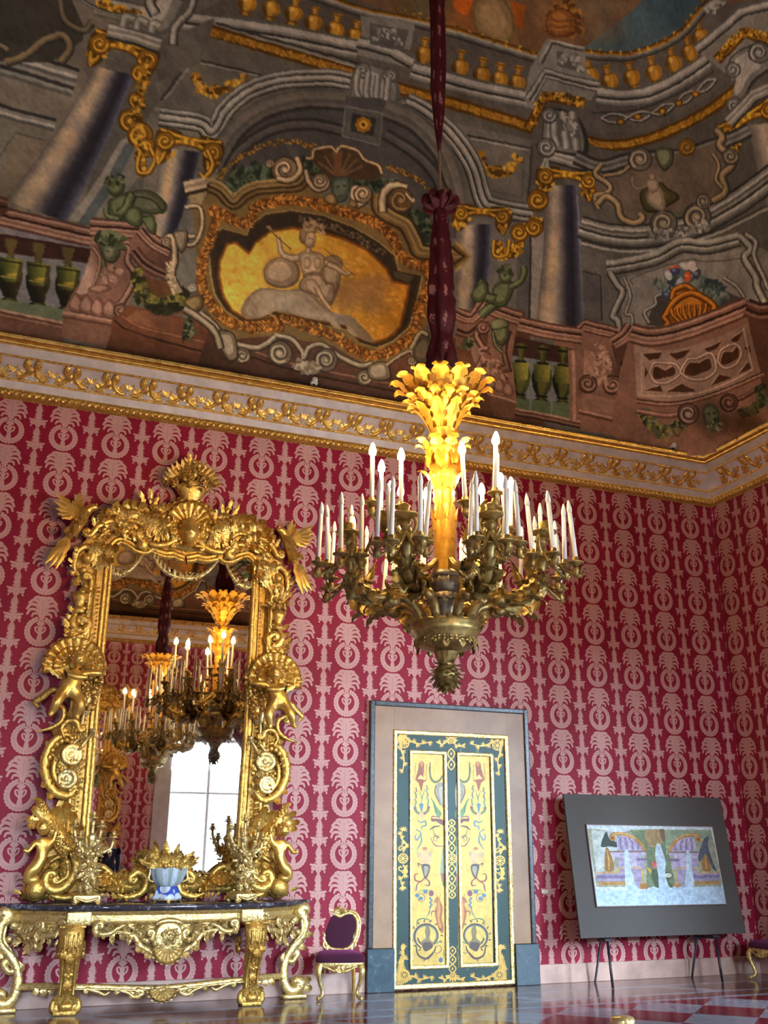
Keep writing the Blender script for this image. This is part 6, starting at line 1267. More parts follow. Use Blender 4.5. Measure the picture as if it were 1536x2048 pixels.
def chandelier():
    c = thing('chandelier', 'gilt bronze chandelier of electric candles hanging nearest the mirror wall', 'chandelier', (CX, CY, 0), 0, 'room chandeliers')
    # crown and upper shaft: bright gilding
    cr = join(lathe([(.05, 5.46), (.30, 5.40), (.33, 5.35), (.27, 5.28), (.215, 5.20), (.16, 5.10), (.115, 5.0), (.105, 4.95), (.12, 4.94)], 32),
              ring_of(leaf(1, .62, .80, 3, nu=11, nv=5), 13, .30, 5.30, .62, 0, (.29, .22, .24)), ring_of(leaf(1, .6, .7, 3, nu=9, nv=5), 14, .23, 5.17, .55, .2, (.22, .2, .16)),
              ring_of(leaf(1, .6, .55, 4, nu=13, nv=7), 8, .105, 4.95, .36, .1, (.24, .26, .34)), ring_of(ROS, 14, .325, 5.36, -.1, .22, .042), ring_of(leaf(1, .5, .5, 3, nu=9, nv=5), 12, .16, 5.08, .5, .15, (.16, .2, .2)))
    obj('crown', cr, GOLD_B, c)
    st = join(lathe([(.105, 4.95), (.06, 4.90), (.055, 4.87), (.10, 4.84), (.15, 4.81), (.155, 4.74), (.12, 4.66), (.10, 4.60), (.13, 4.55), (.125, 4.48), (.08, 4.42), (.085, 4.40), (.095, 4.38), (.085, 4.35), (.095, 4.32), (.08, 4.28), (.085, 4.24), (.10, 4.10), (.09, 3.98), (.085, 3.80), (.088, 3.60), (.10, 3.575)], 24),
              ring_of(leaf(1, .6, .75, 3, nu=11, nv=5), 8, .14, 4.74, .25, 0, (.24, .22, .18)), ring_of(leaf(1, .6, .3, 4, nu=11, nv=5), 8, .13, 4.80, PI-.25, .2, (.2, .2, .26)), ring_of(leaf(1, .6, .55, 4, nu=11, nv=5), 6, .085, 4.42, .25, .1, (.24, .24, .24)), ring_of(leaf(1, .5, .12, 4, nu=11, nv=5), 6, .085, 4.02, .06, .3, (.22, .2, .26)), ring_of(leaf(1, .5, .12, 4, nu=11, nv=5), 6, .09, 4.22, PI-.05, .0, (.2, .2, .22)))
    obj('gilt_shaft', st, GOLD_B, c)
    STEEL = mat_gold('grey_bronze', (.16, .13, .09), (.32, .26, .17), .38)
    vs_ = join(lathe([(.09, 3.60), (.115, 3.575), (.115, 3.545), (.105, 3.54)], 24), lathe([(.105, 3.54), (.12, 3.50), (.11, 3.44), (.09, 3.42)], 36, (18, .06)), lathe([(.09, 3.42), (.13, 3.38), (.12, 3.31), (.10, 3.28), (.115, 3.1), (.15, 3.0), (.15, 2.98)], 24)) 
    vs_ = xf(vs_, loc=(0, 0, .10)); vs_ = join(vs_, ring_of(ROS, 6, .12, 3.44, 0, 0, .06), ring_of(leaf(1, .6, .8, 3, nu=9, nv=5), 8, .12, 3.38, .3, 0, (.15, .2, .12)))
    obj('vase_shaft', vs_, STEEL, c)
    bw = join(lathe([(.10, 3.27), (.27, 3.27), (.285, 3.245), (.275, 3.22), (.285, 3.20), (.27, 3.18), (.25, 3.14), (.235, 3.10), (.20, 3.06), (.13, 3.04), (.10, 3.03)], 40),
              ring_of(leaf(1, .6, .7, 3, nu=9, nv=5), 18, .26, 3.24, .5, 0, (.10, .12, .10)), ring_of(ROS, 16, .245, 3.115, -.3, 0, .045), ring_of(leaf(1, .6, .5, 3, nu=9, nv=5), 12, .235, 3.13, PI-.5, .1, (.12, .1, .12)), lathe([(.10, 3.03), (.085, 2.99), (.06, 2.95), (.055, 2.92)], 36, (14, .08)))
    obj('bowl', bw, BRONZE, c)
    fn = [ball(.10, 14, 10, c=(0, 0, 2.85), sc=(1, 1, .95)) ]
    for k in range(70):
        z = 1-2*(k+.5)/70; a = k*2.39996; r = math.sqrt(1-z*z); d = np.array([r*math.cos(a), r*math.sin(a), z]); fn.append(leaf_at(d*.085+np.array([0, 0, 2.855]), d*.75+np.array([0, 0, -.65]), .085, .07, out=d, src=LEAF_S))
    fn.append(lathe([(.055, 2.925), (.07, 2.91), (.05, 2.89)], 16)); obj('pine_finial', join(*fn), BRONZE, c)
    # hanging rope and its brocade sleeve
    obj('rope', tube(np.array([[0, 0, 5.40], [0, 0, 9.], [0, 0, 11.4]]), .014, 8), mat_plain('hemp_rope', (.33, .24, .14), .8, 0, 60.), c)
    obj('brocade_sleeve', twist_drape(5.46, 7.20, [.11, .13, .085, .12, .115, .105, .10, .09, .07, .05], 6, .18, 60, 30, 2), BROC, c)
    obj('brocade_sleeve', twist_drape(7.80, 11.35, [.012, .045, .07, .075, .075, .075, .075, .075, .075, .075], 5, .13, 70, 26, 5), BROC, c)
    bow = [twist_drape(7.16, 7.27, [.05, .10, .13, .11, .05], 7, .3, 10, 36, 8)]
    for k in range(9):
        a = k*2*PI/9+.2; q = np.array([math.cos(a), math.sin(a), 0]); bow.append(tube(smooth([q*.03+[0, 0, 7.22], q*.11+[0, 0, 7.30], q*.14+[0, 0, 7.24], q*.05+[0, 0, 7.17]], 4), [.03, .05, .05, .02], 6, .35))
    obj('bow', join(*bow), BROC, c)
    gt = [twist_drape(5.46, 5.70, [.10, .14, .12, .08], 8, .25, 12, 36, 12)]; obj('gathered_cuff', join(*gt), BROC, c)
    # candles
    tubeS = join(lathe([(.0185, 0), (.0175, .36), (.012, .365), (.0, .366)], 10)); bulbS = lathe([(.010, .36), (.019, .37), (.021, .395), (.015, .43), (.006, .462), (.0, .47)], 10)
    bob = join(lathe([(.0, -.05), (.020, -.05), (.024, -.02), (.062, -.012), (.066, -.004), (.058, .002), (.024, 0), (.026, .035), (.019, .04)], 12), lathe([(.0, -.12), (.02, -.12), (.032, -.08), (.026, -.05)], 10))
    def skeleton_branch(p0, p1, r=.014):
        p0, p1 = np.array(p0, float), np.array(p1, float); m1 = p0*.45+p1*.55+np.array([0, 0, -.09]); m2 = p1+np.array([0, 0, -.11])
        P = smooth([p0, m1, m2+(p1-p0)*.08, p1+np.array([0, 0, -.05])], 5); s = [tube(P, [r*1.2, r, r*.8], 7)]
        for t in (5, 10): s.append(leaf_at(P[t], P[t+1]-P[t]+np.array([0, 0, .02]), .11, .06, out=(0, 0, -1), src=LEAF_S)); s.append(leaf_at(P[t], P[t+1]-P[t], .10, .05, out=(0, 0, 1), src=LEAF_S))
        return join(*s)
    first = {}
    def candle(parent, p, lit, tilt=(0, 0)):
        key = lit
        if key not in first:
            o = obj('candle', tubeS, WAX, parent); b = obj('lit_bulb' if lit else 'bulb', xf(bulbS, sc=(1.5, 1.5, 1)) if lit else bulbS, LIT if lit else FROST, o); first[key] = o  # lit bulbs made wider than unlit ones: their glare is put into the shape
            if lit: b['label'] = 'glowing candle bulb'
            o.location = p; o.rotation_euler = (tilt[0], tilt[1], 0)
        else:
            o = copy_tree(first[key], parent); o.location = p; o.rotation_euler = (tilt[0], tilt[1], 0)
        return o
    # lower arms (built along -Y, then turned)
    main = smooth([(0, -.20, 3.27), (0, -.28, 3.40), (0, -.43, 3.45), (0, -.58, 3.43), (0, -.70, 3.46), (0, -.78, 3.54), (0, -.80, 3.62)], 6)
    am = [tube(main, [.036, .04, .036, .05, .055, .045, .04], 10)]
    for t, L, w in ((10, .2, .12), (16, .24, .16), (20, .26, .18), (26, .2, .14)):
        d = main[t+1]-main[t]
        for o_ in ((1, 0, .2), (-1, 0, .2), (0, 0, -1), (0, -.2, 1)): am.append(leaf_at(main[t]+np.array(o_)*.03, d, L, w, out=o_, src=LEAF))
    am.append(scroll([(.0, -.02), (.06, .02), (.10, .10)], .012)); am[-1] = xf(am[-1], rot=RZ(PI/2), loc=(0, -.42, 3.46))
    for s_ in (-1, 1): am.append(xf(ball(.06, 8, 6), sc=(.7, 1, .8), loc=(s_*.045, -.47, 3.40)))
    am.append(ring_of(leaf(1, .6, .6, 3, nu=8, nv=5), 6, .03, 0, .5, 0, (.1, .12, .12))); am[-1] = xf(am[-1], loc=(0, -.80, 3.52))
    TB = (0, -.84, 3.90)                          # tray carried by the winged figure
    tray = join(lathe([(0, -.02), (.03, -.02), (.05, 0), (.10, .02), (.105, .032), (.05, .03), (.035, .07), (.045, .10), (.02, .12)], 16), ring_of(leaf(1, .6, .6, 3, nu=8, nv=5), 8, .04, .0, .7, 0, (.09, .1, .09)))
    am.append(xf(tray, loc=TB))
    ends = []
    for ang, r, z in ((-2.3, .19, 3.72), (-1.05, .20, 3.70), (0., .21, 3.66), (1.05, .20, 3.70), (2.3, .19, 3.72)):
        e = (TB[0]+r*math.sin(ang), TB[1]-r*math.cos(ang)*(1.15 if abs(ang) < 1.2 else .5), z); ends.append(e)
        q = skeleton_branch((TB[0]*.7, TB[1]+.02, 3.88 if z > 3.7 else 3.80), (e[0], e[1], e[2]), .013); am += [q, xf(bob, loc=e)]
    arm0 = obj('arm', join(*am), BRONZE, c)
    fig = xf(TERM, sc=(.40,)*3, loc=(0, -.80, 3.50)); obj('winged_figure', fig, BRONZE, arm0)
    wg = []
    for s_ in (-1, 1):
        w_ = xf(WING, sc=(.26, .26, .24), rot=RY(.25)); w_ = w_ if s_ > 0 else mirx(w_); wg.append(xf(w_, rot=RX(-.35), loc=(s_*.04, -.74, 3.70)))
    obj('wings', join(*wg), BRONZE, arm0)
    g = random.Random(5)
    A0 = math.atan2(CAM[0]-CX, -(CAM[1]-CY))      # turn of an arm that points at the viewer
    arms = [arm0]+[copy_tree(arm0, c) for _ in range(7)]
    for k, a in enumerate(arms):
        th = -A0+(k+.42)*PI/4; a.rotation_euler = (0, 0, th)
        for e in ends:
            q = RZ(th)@np.array(e)
            candle(c, (q[0], q[1], q[2]+.035), False, (g.gauss(0, .035), g.gauss(0, .035)))
    # upper arms with the lit candles
    up = smooth([(0, -.08, 3.78), (0, -.18, 3.70), (0, -.33, 3.70), (0, -.45, 3.80), (0, -.52, 3.92), (0, -.55, 4.00)], 6)
    um = [tube(up, [.026, .03, .03, .028, .026], 9)]
    for t, L in ((6, .2), (12, .22), (18, .2), (23, .15)):
        d = up[t+1]-up[t]
        for o_ in ((1, 0, .2), (-1, 0, .2), (0, 0, -1), (0, -.3, 1)): um.append(leaf_at(up[t]+np.array(o_)*.02, d, L, .11, out=o_, src=LEAF))
    um.append(xf(tray, loc=(0, -.55, 3.99))); ue = []
    for ang, r, z in ((-1.75, .16, 4.12), (0., .15, 4.17), (1.75, .16, 4.12)):
        e = (r*math.sin(ang), -.55-r*math.cos(ang), z); ue.append(e); um += [skeleton_branch((0, -.55, 4.04), e, .012), xf(bob, loc=e)]
    for ang in (-.8, .8): um.append(leaf_at((0, -.55, 4.05), (math.sin(ang), -.6, .9), .16, .09, out=(0, -1, 0), src=LEAF))
    u0 = obj('upper_arm', join(*um), BRONZE, c)
    ups = [u0]+[copy_tree(u0, c) for _ in range(3)]
    for k, a in enumerate(ups):
        th = -A0+PI/2*k-.28; a.rotation_euler = (0, 0, th)
        for i, e in enumerate(ue):
            q = RZ(th)@np.array(e); lit = not (k == 0 and i == 2)
            candle(c, (q[0], q[1], q[2]+.035), lit, (g.gauss(0, .03), g.gauss(0, .03)))
    return c
CH = chandelier()
CH2 = copy_tree(CH); CH2.location = (CX, -10.30, 0); CH2['label'] = 'second chandelier hanging towards the windows, seen in the mirror'
# ------------------------------------------------------------------ carved and gilt pier mirror (local x about its axis, z up, front towards -y)
MX = -7.93
def cluster(c, ext, n, size, seed=1, leaves=True):
    """heap of carved flowers and leaves"""
    g = random.Random(seed); out = []
    for k in range(n):
        while True:
            u = [g.uniform(-1, 1) for _ in range(3)]
            if u[0]**2+u[2]**2 < 1: break
        p = np.array(c)+np.array([u[0]*ext[0], -abs(u[1])*ext[1], u[2]*ext[2]])
        d = np.array([u[0], -.8, u[2]+.15]); d /= np.linalg.norm(d); s = size*g.uniform(.6, 1.15)
        R = frame((1, 0, .2), -d); R = np.stack([R[:, 0], R[:, 2], -R[:, 1]], 1)
        if leaves and k % 3 == 0: out.append(leaf_at(p, (u[0]+.01, -.3, u[2]+.3), s*2.6, s*1.3, out=d, src=LEAF_S))
        else: out.append(xf(ROS if s > .035 else ROS_L, sc=(s,)*3, rot=R, loc=p))
    return join(*out)
def sprays(spec, W=.5, src=None, y=-.1):
    """leaves from (x, z, dx, dz, length[, width])"""
    return join(*[leaf_at((s[0], y, s[1]), (s[2], -.18, s[3]), s[4], s[5] if len(s) > 5 else s[4]*W, src=src) for s in spec])
def encrust(pts, n, L, y=-.13, seed=1, side=1, jit=.03, k=.5):
    """frilly leaf edge along a path: leaves fan to one side, beads between"""
    P = smooth(pts, 8); g = random.Random(seed); out = []
    for i in range(n):
        t = (i+.5)/n*(len(P)-1); a = int(t); q = P[a]+(P[min(a+1, len(P)-1)]-P[a])*(t-a); d = P[min(a+1, len(P)-1)]-P[max(a-1, 0)]; d = d/np.linalg.norm(d); nn = np.array([-d[1], d[0]])*side
        e = nn*g.uniform(.6, 1.1)+d*g.uniform(.1, .9); l = L*g.uniform(.7, 1.25)
        out.append(leaf_at((q[0]+g.uniform(-jit, jit), y-g.uniform(0, .03), q[1]+g.uniform(-jit, jit)), (e[0], -.35, e[1]), l, l*k, src=LEAF if i % 2 else LEAF_S))
        if i % 2: out.append(ball(L*.10, 6, 4, c=(q[0], y-.02, q[1])))
    return join(*out)
def bird():
    b = skin([(0, 0, 0), (.02, -.02, .12), (.07, -.03, .22), (.12, -.05, .27), (.17, -.06, .26), (-.05, .0, -.10)], [(0, 1), (1, 2), (2, 3), (3, 4), (0, 5)], [.07, .075, .05, .048, .012, .04], 2)
    tail = join(*[xf(leaf(1, 1., .06, 3, nu=9, nv=5, tip=.8), sc=(.12, .05, .36), rot=RY(PI+.30+a), loc=(-.04, .0, -.08)) for a in (-.16, 0, .16)])
    w1 = join(*[xf(leaf(1, .8, .10, 3, nu=9, nv=5, tip=.8), sc=(.13, .06, .30-.03*k), rot=RY(-1.05-.26*k), loc=(.0, -.05, .16)) for k in range(5)])
    w2 = join(*[xf(leaf(1, .8, .10, 3, nu=9, nv=5, tip=.8), sc=(.11, .06, .24-.03*k), rot=RY(-.35-.22*k), loc=(.03, .03, .18)) for k in range(3)])
    g = random.Random(2); fe = [leaf_at((.16*t*.75-.03+g.uniform(-.05, .05), -.07-.02*g.random(), .24*t-.02), (-.35, -.25, -1), .10, .06, src=LEAF_S) for t in np.linspace(0, .9, 14)]
    return join(b, tail, w1, w2, *fe, ball(.012, 6, 5, c=(.14, -.085, .285)))
def pair(name, s, mat, root, labels=None):
    a = obj(name, s, mat, root); b = obj(name, mirx(s), mat, root)
    return a, b
def pier_mirror():
    t = thing('pier_mirror', 'tall gilt rococo mirror with carved cherubs, birds and flowers above the console', 'mirror', (MX, -.005, 0), 0, 'pier mirrors of the room')
    inn = [(0, 4.800), (-.07, 4.818), (-.14, 4.843), (-.229, 4.829), (-.342, 4.858), (-.427, 4.909), (-.455, 4.872), (-.479, 4.846), (-.53, 4.85), (-.572, 4.872), (-.627, 4.905), (-.745, 4.944), (-.842, 4.902), (-.90, 4.81), (-.918, 4.67), (-.918, 4.15), (-.915, 3.04), (-.90, 2.2), (-.89, 1.5), (-.89, 1.12)]
    full = inn+[(-a, b) for a, b in inn[::-1][:-1]]
    nt = NT('old_mirror_glass'); nt.b.inputs['Base Color'].default_value = (.80, .78, .72, 1); nt.set(Metallic=1., Roughness=.012)
    obj('mirror_glass', extrude(full, -.05, -.03), nt.m, t, False)
    # solid carcase behind the carving
    outl = [(0, 5.47), (-.10, 5.42), (-.22, 5.33), (-.42, 5.34), (-.66, 5.30), (-.90, 5.18), (-1.06, 4.99), (-1.14, 4.86), (-1.24, 4.72), (-1.25, 4.52), (-1.15, 4.34), (-1.11, 4.2), (-1.12, 3.9), (-1.13, 3.6), (-1.22, 3.48), (-1.14, 3.30), (-1.12, 2.95), (-1.2, 2.75), (-1.26, 2.5), (-1.22, 2.22), (-1.12, 2.02), (-1.17, 1.9), (-1.22, 1.62), (-1.28, 1.36), (-1.36, 1.13), (-1.30, 1.02), (-.9, 1.02)]
    ring_ = outl[::-1]+[(-.86, 1.12)]+[(a*.985+(.0 if abs(a) > .5 else 0), b+.0) for a, b in inn[::-1]]
    ring_ = [(-.89, 1.02)]+outl[::-1][1:]+[(0, 4.80)]+inn[1:]
    car = extrude(ring_, -.075, -.0); obj('carcase', join(car, mirx(car)), GOLD_D, t, False)
    # inner moulding along the glass
    P = smooth(inn, 4)
    prof = [(0, .055), (.012, .085), (.03, .095), (.045, .075), (.055, .085), (.075, .105), (.10, .085), (.105, .06)]
    s = sweep(P, [(-a, b) for a, b in prof][::-1]); s2 = sweep(P, prof)
    im = join(s, mirx(s)); obj('inner_moulding', im, GOLD, t)
    # stiles: fluted pilaster strips
    st = [extrude([(-.99, 4.5), (-1.10, 4.36), (-1.10, 3.0), (-1.08, 2.1), (-1.07, 1.3), (-.96, 1.3), (-.97, 2.2), (-.985, 3.0)], -.115, -.06), tube(np.array([[-1.035, -.13, 4.42], [-1.04, -.13, 3.4], [-1.03, -.13, 2.0], [-1.01, -.13, 1.4]]), .024, 8), scroll([(-1.05, 4.0), (-1.05, 4.2), (-1.045, 4.36), (-1.07, 4.42)], [.02, .03, .028], v1=.035, y=-.15), scroll([(-1.02, 3.9), (-1.02, 3.75), (-1.05, 3.68)], [.02, .024], v1=.03, y=-.15)]
    for z in np.linspace(1.5, 2.0, 9): st.append(tube(np.array([[-.97, -.12, z], [-1.0, -.14, z+.01], [-1.03, -.12, z]]), .014, 6))
    for z in np.linspace(2.62, 3.0, 8): st.append(tube(np.array([[-.95, -.10, z], [-.98, -.13, z+.01], [-1.01, -.10, z]]), .014, 6))
    for z in np.linspace(1.5, 4.3, 60): st.append(ball(.013, 6, 4, c=(-.94, -.10, z)))
    st += [encrust([(-1.10, 3.0), (-1.13, 2.85), (-1.1, 2.7)], 6, .10, -.11, 90), encrust([(-.98, 3.3), (-.96, 3.6)], 6, .09, -.12, 91, -1)]
    pair('stile', join(*st), GOLD, t)
    # crest
    c = []
    c += [scroll([(-1.10, 4.90), (-1.02, 5.02), (-.90, 5.09), (-.78, 5.09), (-.72, 5.04)], [.03, .042, .03], v0=-.045, v1=-.05, y=-.14), scroll([(-1.02, 4.86), (-.93, 4.97), (-.82, 5.02)], [.02, .03, .02], y=-.12)]
    for k in range(7): q = -1.0+.045*k; c.append(ball(.028-.002*k, 8, 6, c=(q, -.13, 4.93+.13*math.sin((k+1)/8*PI*.6))))
    c += [scroll([(-.88, 5.0), (-.72, 5.0), (-.60, 4.97), (-.50, 4.88)], [.03, .05, .03], v1=-.04, y=-.13), scroll([(-.80, 5.03), (-.68, 5.12), (-.56, 5.10), (-.52, 5.03), (-.57, 4.99)], [.025, .045, .03], v1=.035, y=-.14)]
    for (x, z, dx, dz, L, w) in ((-.74, 5.10, -1, .35, .36, .17), (-.68, 5.13, -.9, .6, .38, .19), (-.60, 5.15, -.75, .8, .36, .19), (-.54, 5.14, -.55, .9, .34, .18), (-.50, 5.10, -.3, 1, .34, .18), (-.80, 5.05, -1, .1, .30, .15), (-.64, 5.06, -.9, .25, .34, .16), (-.58, 5.05, -.5, .7, .3, .16), (-.86, 4.98, -1, -.2, .2, .12), (-.50, 4.98, .2, 1, .36, .17), (-.46, 4.93, .3, 1, .42, .18), (-.43, 5.0, .05, 1, .36, .17), (-.36, 4.92, .25, 1, .36, .17), (-.60, 4.94, -1, .1, .26, .12), (-.70, 4.98, -1, -.1, .22, .11), (-.52, 4.90, -1, .3, .2, .1), (-.38, 5.2, -.2, 1, .2, .11), (-.3, 5.22, .3, 1, .2, .12), (-.24, 5.2, .6, 1, .18, .12), (-.34, 5.1, .7, .6, .24, .12), (-.26, 5.02, .8, .4, .2, .1), (-.2, 4.93, -.2, 1, .22, .1)):
        c.append(leaf_at((x, -.10-.03*(abs(x) < .5), z), (dx, -.22, dz), L, w))
    c += [scroll([(-.46, 4.90), (-.40, 4.86), (-.28, 4.87), (-.17, 4.93), (-.13, 5.02)], [.03, .05, .03], v1=.05, y=-.15), scroll([(-.42, 4.96), (-.38, 5.12), (-.30, 5.22), (-.22, 5.23), (-.18, 5.18)], [.03, .045, .028], v1=-.045, y=-.16), scroll([(-.30, 4.90), (-.31, 5.02), (-.25, 5.11), (-.17, 5.12), (-.15, 5.05)], [.022, .035, .025], v1=-.04, y=-.17), scroll([(-.16, 4.90), (-.10, 4.90), (-.07, 4.95)], [.018, .022], v0=.03, v1=.03, y=-.17)]
    for k in range(5): c.append(xf(ROS, sc=(.035,)*3, loc=(-.12-.012*k, -.19, 4.98+.035*k)))
    c += [scroll([(-1.22, 4.42), (-1.25, 4.56), (-1.22, 4.70), (-1.13, 4.76), (-1.06, 4.70), (-1.07, 4.62)], [.03, .045, .03], v1=-.045, y=-.12), ball(.055, 10, 8, c=(-1.12, -.14, 4.62)), ball(.04, 8, 6, c=(-1.14, -.13, 4.48))]
    for (x, z, dx, dz, L, w) in ((-1.02, 4.55, -.1, 1, .34, .17), (-.98, 4.58, .5, 1, .32, .16), (-.95, 4.66, .9, .7, .28, .14), (-.94, 4.72, 1, .2, .2, .11), (-.96, 4.60, .9, .1, .2, .11), (-1.0, 4.50, .4, .5, .24, .13), (-1.17, 4.40, -.5, -1, .2, .11), (-1.20, 4.46, -.9, -.5, .14, .08), (-1.1, 4.36, .2, -1, .22, .11), (-1.12, 4.28, -.5, -1, .16, .08), (-1.02, 4.36, .1, -1, .2, .1)):
        c.append(leaf_at((x, -.11, z), (dx, -.2, dz), L, w))
    c += [cluster((-.47, -.12, 5.31), (.09, .05, .13), 16, .042, 4), sprays([(-.52, 5.34, -.5, 1, .2, .08), (-.46, 5.38, -.25, 1, .2, .08), (-.42, 5.34, .3, 1, .16, .07)], src=LEAF_S)]
    c += [encrust([(-1.06, 5.0), (-.9, 5.12), (-.7, 5.16), (-.5, 5.10)], 16, .15, -.12, 70), encrust([(-.42, 5.14), (-.33, 5.28), (-.2, 5.29), (-.1, 5.22)], 12, .13, -.13, 71), encrust([(-.12, 4.9), (-.3, 4.96), (-.4, 5.1)], 10, .12, -.15, 72, -1), encrust([(-.9, 4.97), (-.74, 5.02), (-.58, 4.97), (-.5, 4.9)], 12, .10, -.15, 73, 1), encrust([(-1.20, 4.38), (-1.26, 4.55), (-1.2, 4.72)], 8, .10, -.11, 74), encrust([(-1.0, 4.5), (-1.0, 4.75), (-.92, 4.95)], 9, .12, -.13, 75, -1), cluster((-.3, -.15, 5.04), (.12, .04, .12), 16, .03, 76), cluster((-.66, -.14, 5.06), (.16, .04, .06), 14, .028, 77)]
    cs = join(*c)
    ce = [extrude([(-.40, 4.92), (-.36, 5.2), (-.2, 5.3), (-.06, 5.34), (.06, 5.34), (.2, 5.3), (.36, 5.2), (.40, 4.92), (.2, 4.86), (0, 4.83), (-.2, 4.86)], -.10, -.05), sprays([(0, 4.98, 0, -1, .16, .16), (-.03, 4.96, -.6, -1, .14, .1), (.03, 4.96, .6, -1, .14, .1)], y=-.15),
          xf(SHELL, sc=(.30, .26, .30), loc=(0, -.10, 5.14)), xf(shell(1., 11, 2.2, .2), sc=(.32, .2, .34), loc=(0, -.08, 5.16))]
    obj('crest', join(cs, mirx(cs), *ce), GOLD, t)
    hd = join(xf(head(.115), loc=(0, -.17, 5.07)), lathe([(.04, 4.90), (.06, 4.97)], 10)) if False else xf(head(.135), sc=(1, .9, 1.1), loc=(0, -.20, 5.05))
    obj('mask', hd, GOLD_S, t)
    # flower basket on top
    bk = join(xf(lathe([(.05, 5.40), (.07, 5.43), (.10, 5.47), (.16, 5.56), (.205, 5.62), (.195, 5.63)], 22, (11, .05)), sc=(1, .55, 1), loc=(0, -.12, 0)), xf(lathe([(.06, 5.32), (.075, 5.36), (.05, 5.40)], 16), loc=(0, -.12, 0)))
    bo = obj('basket', bk, GOLD, t)
    fl = [cluster((0, -.12, 5.70), (.27, .12, .11), 60, .048, 6), cluster((0, -.12, 5.84), (.11, .09, .16), 36, .042, 7), cluster((.0, -.12, 5.66), (.36, .08, .06), 24, .04, 8)]
    for a in np.linspace(-1.5, 1.5, 15): fl.append(leaf_at((.16*math.sin(a), -.12, 5.66+.12*math.cos(a)), (math.sin(a), -.2, .85*math.cos(a)+.1), .24, .08, src=LEAF_S))
    obj('flowers', join(*fl), GOLD_D, bo)
    # pairs along the sides
    pair('bird', xf(bird(), sc=(1.15,)*3, rot=RY(.12), loc=(-1.28, -.14, 4.93)), GOLD_S, t)
    un = [lathe([(.05, 3.98), (.075, 4.0), (.06, 4.03), (.045, 4.07), (.075, 4.13), (.105, 4.20), (.10, 4.20)], 16)]
    un = [xf(un[0], loc=(-1.145, -.12, 0)), scroll([(-1.16, 4.0), (-1.20, 3.90), (-1.15, 3.80), (-1.06, 3.80), (-1.03, 3.88), (-1.09, 3.93)], [.045, .055, .03], v1=.035, y=-.13), scroll([(-1.05, 3.96), (-1.02, 3.86), (-1.07, 3.74), (-1.15, 3.70)], [.03, .045, .03], v1=-.04, y=-.14),
          sprays([(-1.15, 3.80, -.6, -1, .2, .1), (-1.18, 3.72, -.8, -1, .16, .09), (-1.07, 3.72, .1, -1, .2, .1), (-1.19, 3.86, -1, -.3, .14, .08)])]
    un.append(encrust([(-1.12, 3.66), (-1.2, 3.8), (-1.17, 3.98)], 10, .11, -.12, 78)); un.append(encrust([(-1.0, 3.7), (-1.02, 3.9), (-1.06, 4.1), (-1.1, 4.3)], 10, .10, -.13, 79)); un.append(cluster((-1.12, -.12, 3.88), (.08, .05, .16), 14, .03, 80))
    ua, ub = pair('urn', join(*un), GOLD, t)
    obj('bouquet', join(cluster((1.15, -.13, 4.30), (.17, .09, .13), 34, .036, 12), sprays([(1.15, 4.3, dx, 1, .26, .07) for dx in (-.9, -.4, .1, .6, 1.)], src=LEAF_S, y=-.14)), GOLD_D, ub)
    sh = [xf(shell(1., 13, 3.4, .12), sc=(.33, .4, .34), loc=(-1.13, -.08, 3.38)), xf(shell(1., 11, 3.2, .12), sc=(.23, .4, .23), loc=(-1.13, -.10, 3.38)), scroll([(-1.26, 3.36), (-1.23, 3.47), (-1.12, 3.52), (-1.01, 3.47), (-.98, 3.36)], [.014, .02, .014], y=-.16, flat=1)]
    pair('shell_hood', join(*sh), GOLD, t)
    pb = xf(PUTTO, sc=(.70,)*3, rot=RZ(.25), loc=(-1.16, -.25, 2.82)); pw = xf(WING, sc=(.30, .24, .30), rot=RY(-1.15), loc=(-1.22, -.16, 3.24))
    for s_ in (1, -1):
        g = (lambda q: q) if s_ > 0 else mirx
        o = obj('cherub', g(pb), GOLD_S, t); obj('wing', g(pw), GOLD, o); obj('drapery', g(tube(smooth([(-1.20, -.20, 3.10), (-1.32, -.17, 3.12), (-1.42, -.14, 3.04), (-1.49, -.12, 2.98), (-1.44, -.12, 2.93)], 5), [.02, .035, .04, .03, .01], 8, .6)), GOLD_D, o)
    gr = [ball(.026, 7, 5, c=(-.93+.12*math.sin(k*2.4)*(1-k/90)-.0, -.14-.05*math.cos(k*1.7), 3.30-.0062*k)) for k in range(60)]
    gr += [cluster((-.93, -.13, 3.38), (.10, .06, .10), 16, .04, 21), sprays([(-.95, 3.38, .6, .8, .2, .11), (-.97, 3.42, -.2, 1, .2, .11), (-.92, 3.34, 1, .2, .16, .1)])]
    pair('grape_cluster', join(*gr), GOLD_D, t)
    br = [scroll([(-1.43, 2.68), (-1.30, 2.72), (-1.20, 2.80), (-1.19, 2.92), (-1.26, 2.97)], [.018, .03, .026], v1=.04, y=-.15), scroll([(-1.01, 2.72), (-1.05, 2.80), (-1.14, 2.80), (-1.19, 2.72), (-1.15, 2.62)], [.02, .03, .02], v0=.03, y=-.16), extrude([(-1.30, 2.72), (-1.18, 2.86), (-1.02, 2.86), (-1.0, 2.58), (-1.14, 2.55), (-1.24, 2.62)], -.11, -.05), cluster((-1.05, -.13, 2.62), (.09, .04, .10), 12, .034, 22)]
    # lute against the stile behind the child
    lut = [xf(ball(1, 12, 8), sc=(.085, .05, .17), loc=(-.97, -.12, 3.02)), tube(np.array([[-.97, -.17, 3.06], [-.985, -.15, 2.78], [-.99, -.14, 2.62]]), .018, 7), xf(lathe([(.028, 0), (.032, .008), (.018, .012)], 12), rot=RX(PI/2), loc=(-.965, -.165, 3.07))]
    pair('bracket', join(*br), GOLD, t); pair('lute', join(*lut), GOLD_P, t)
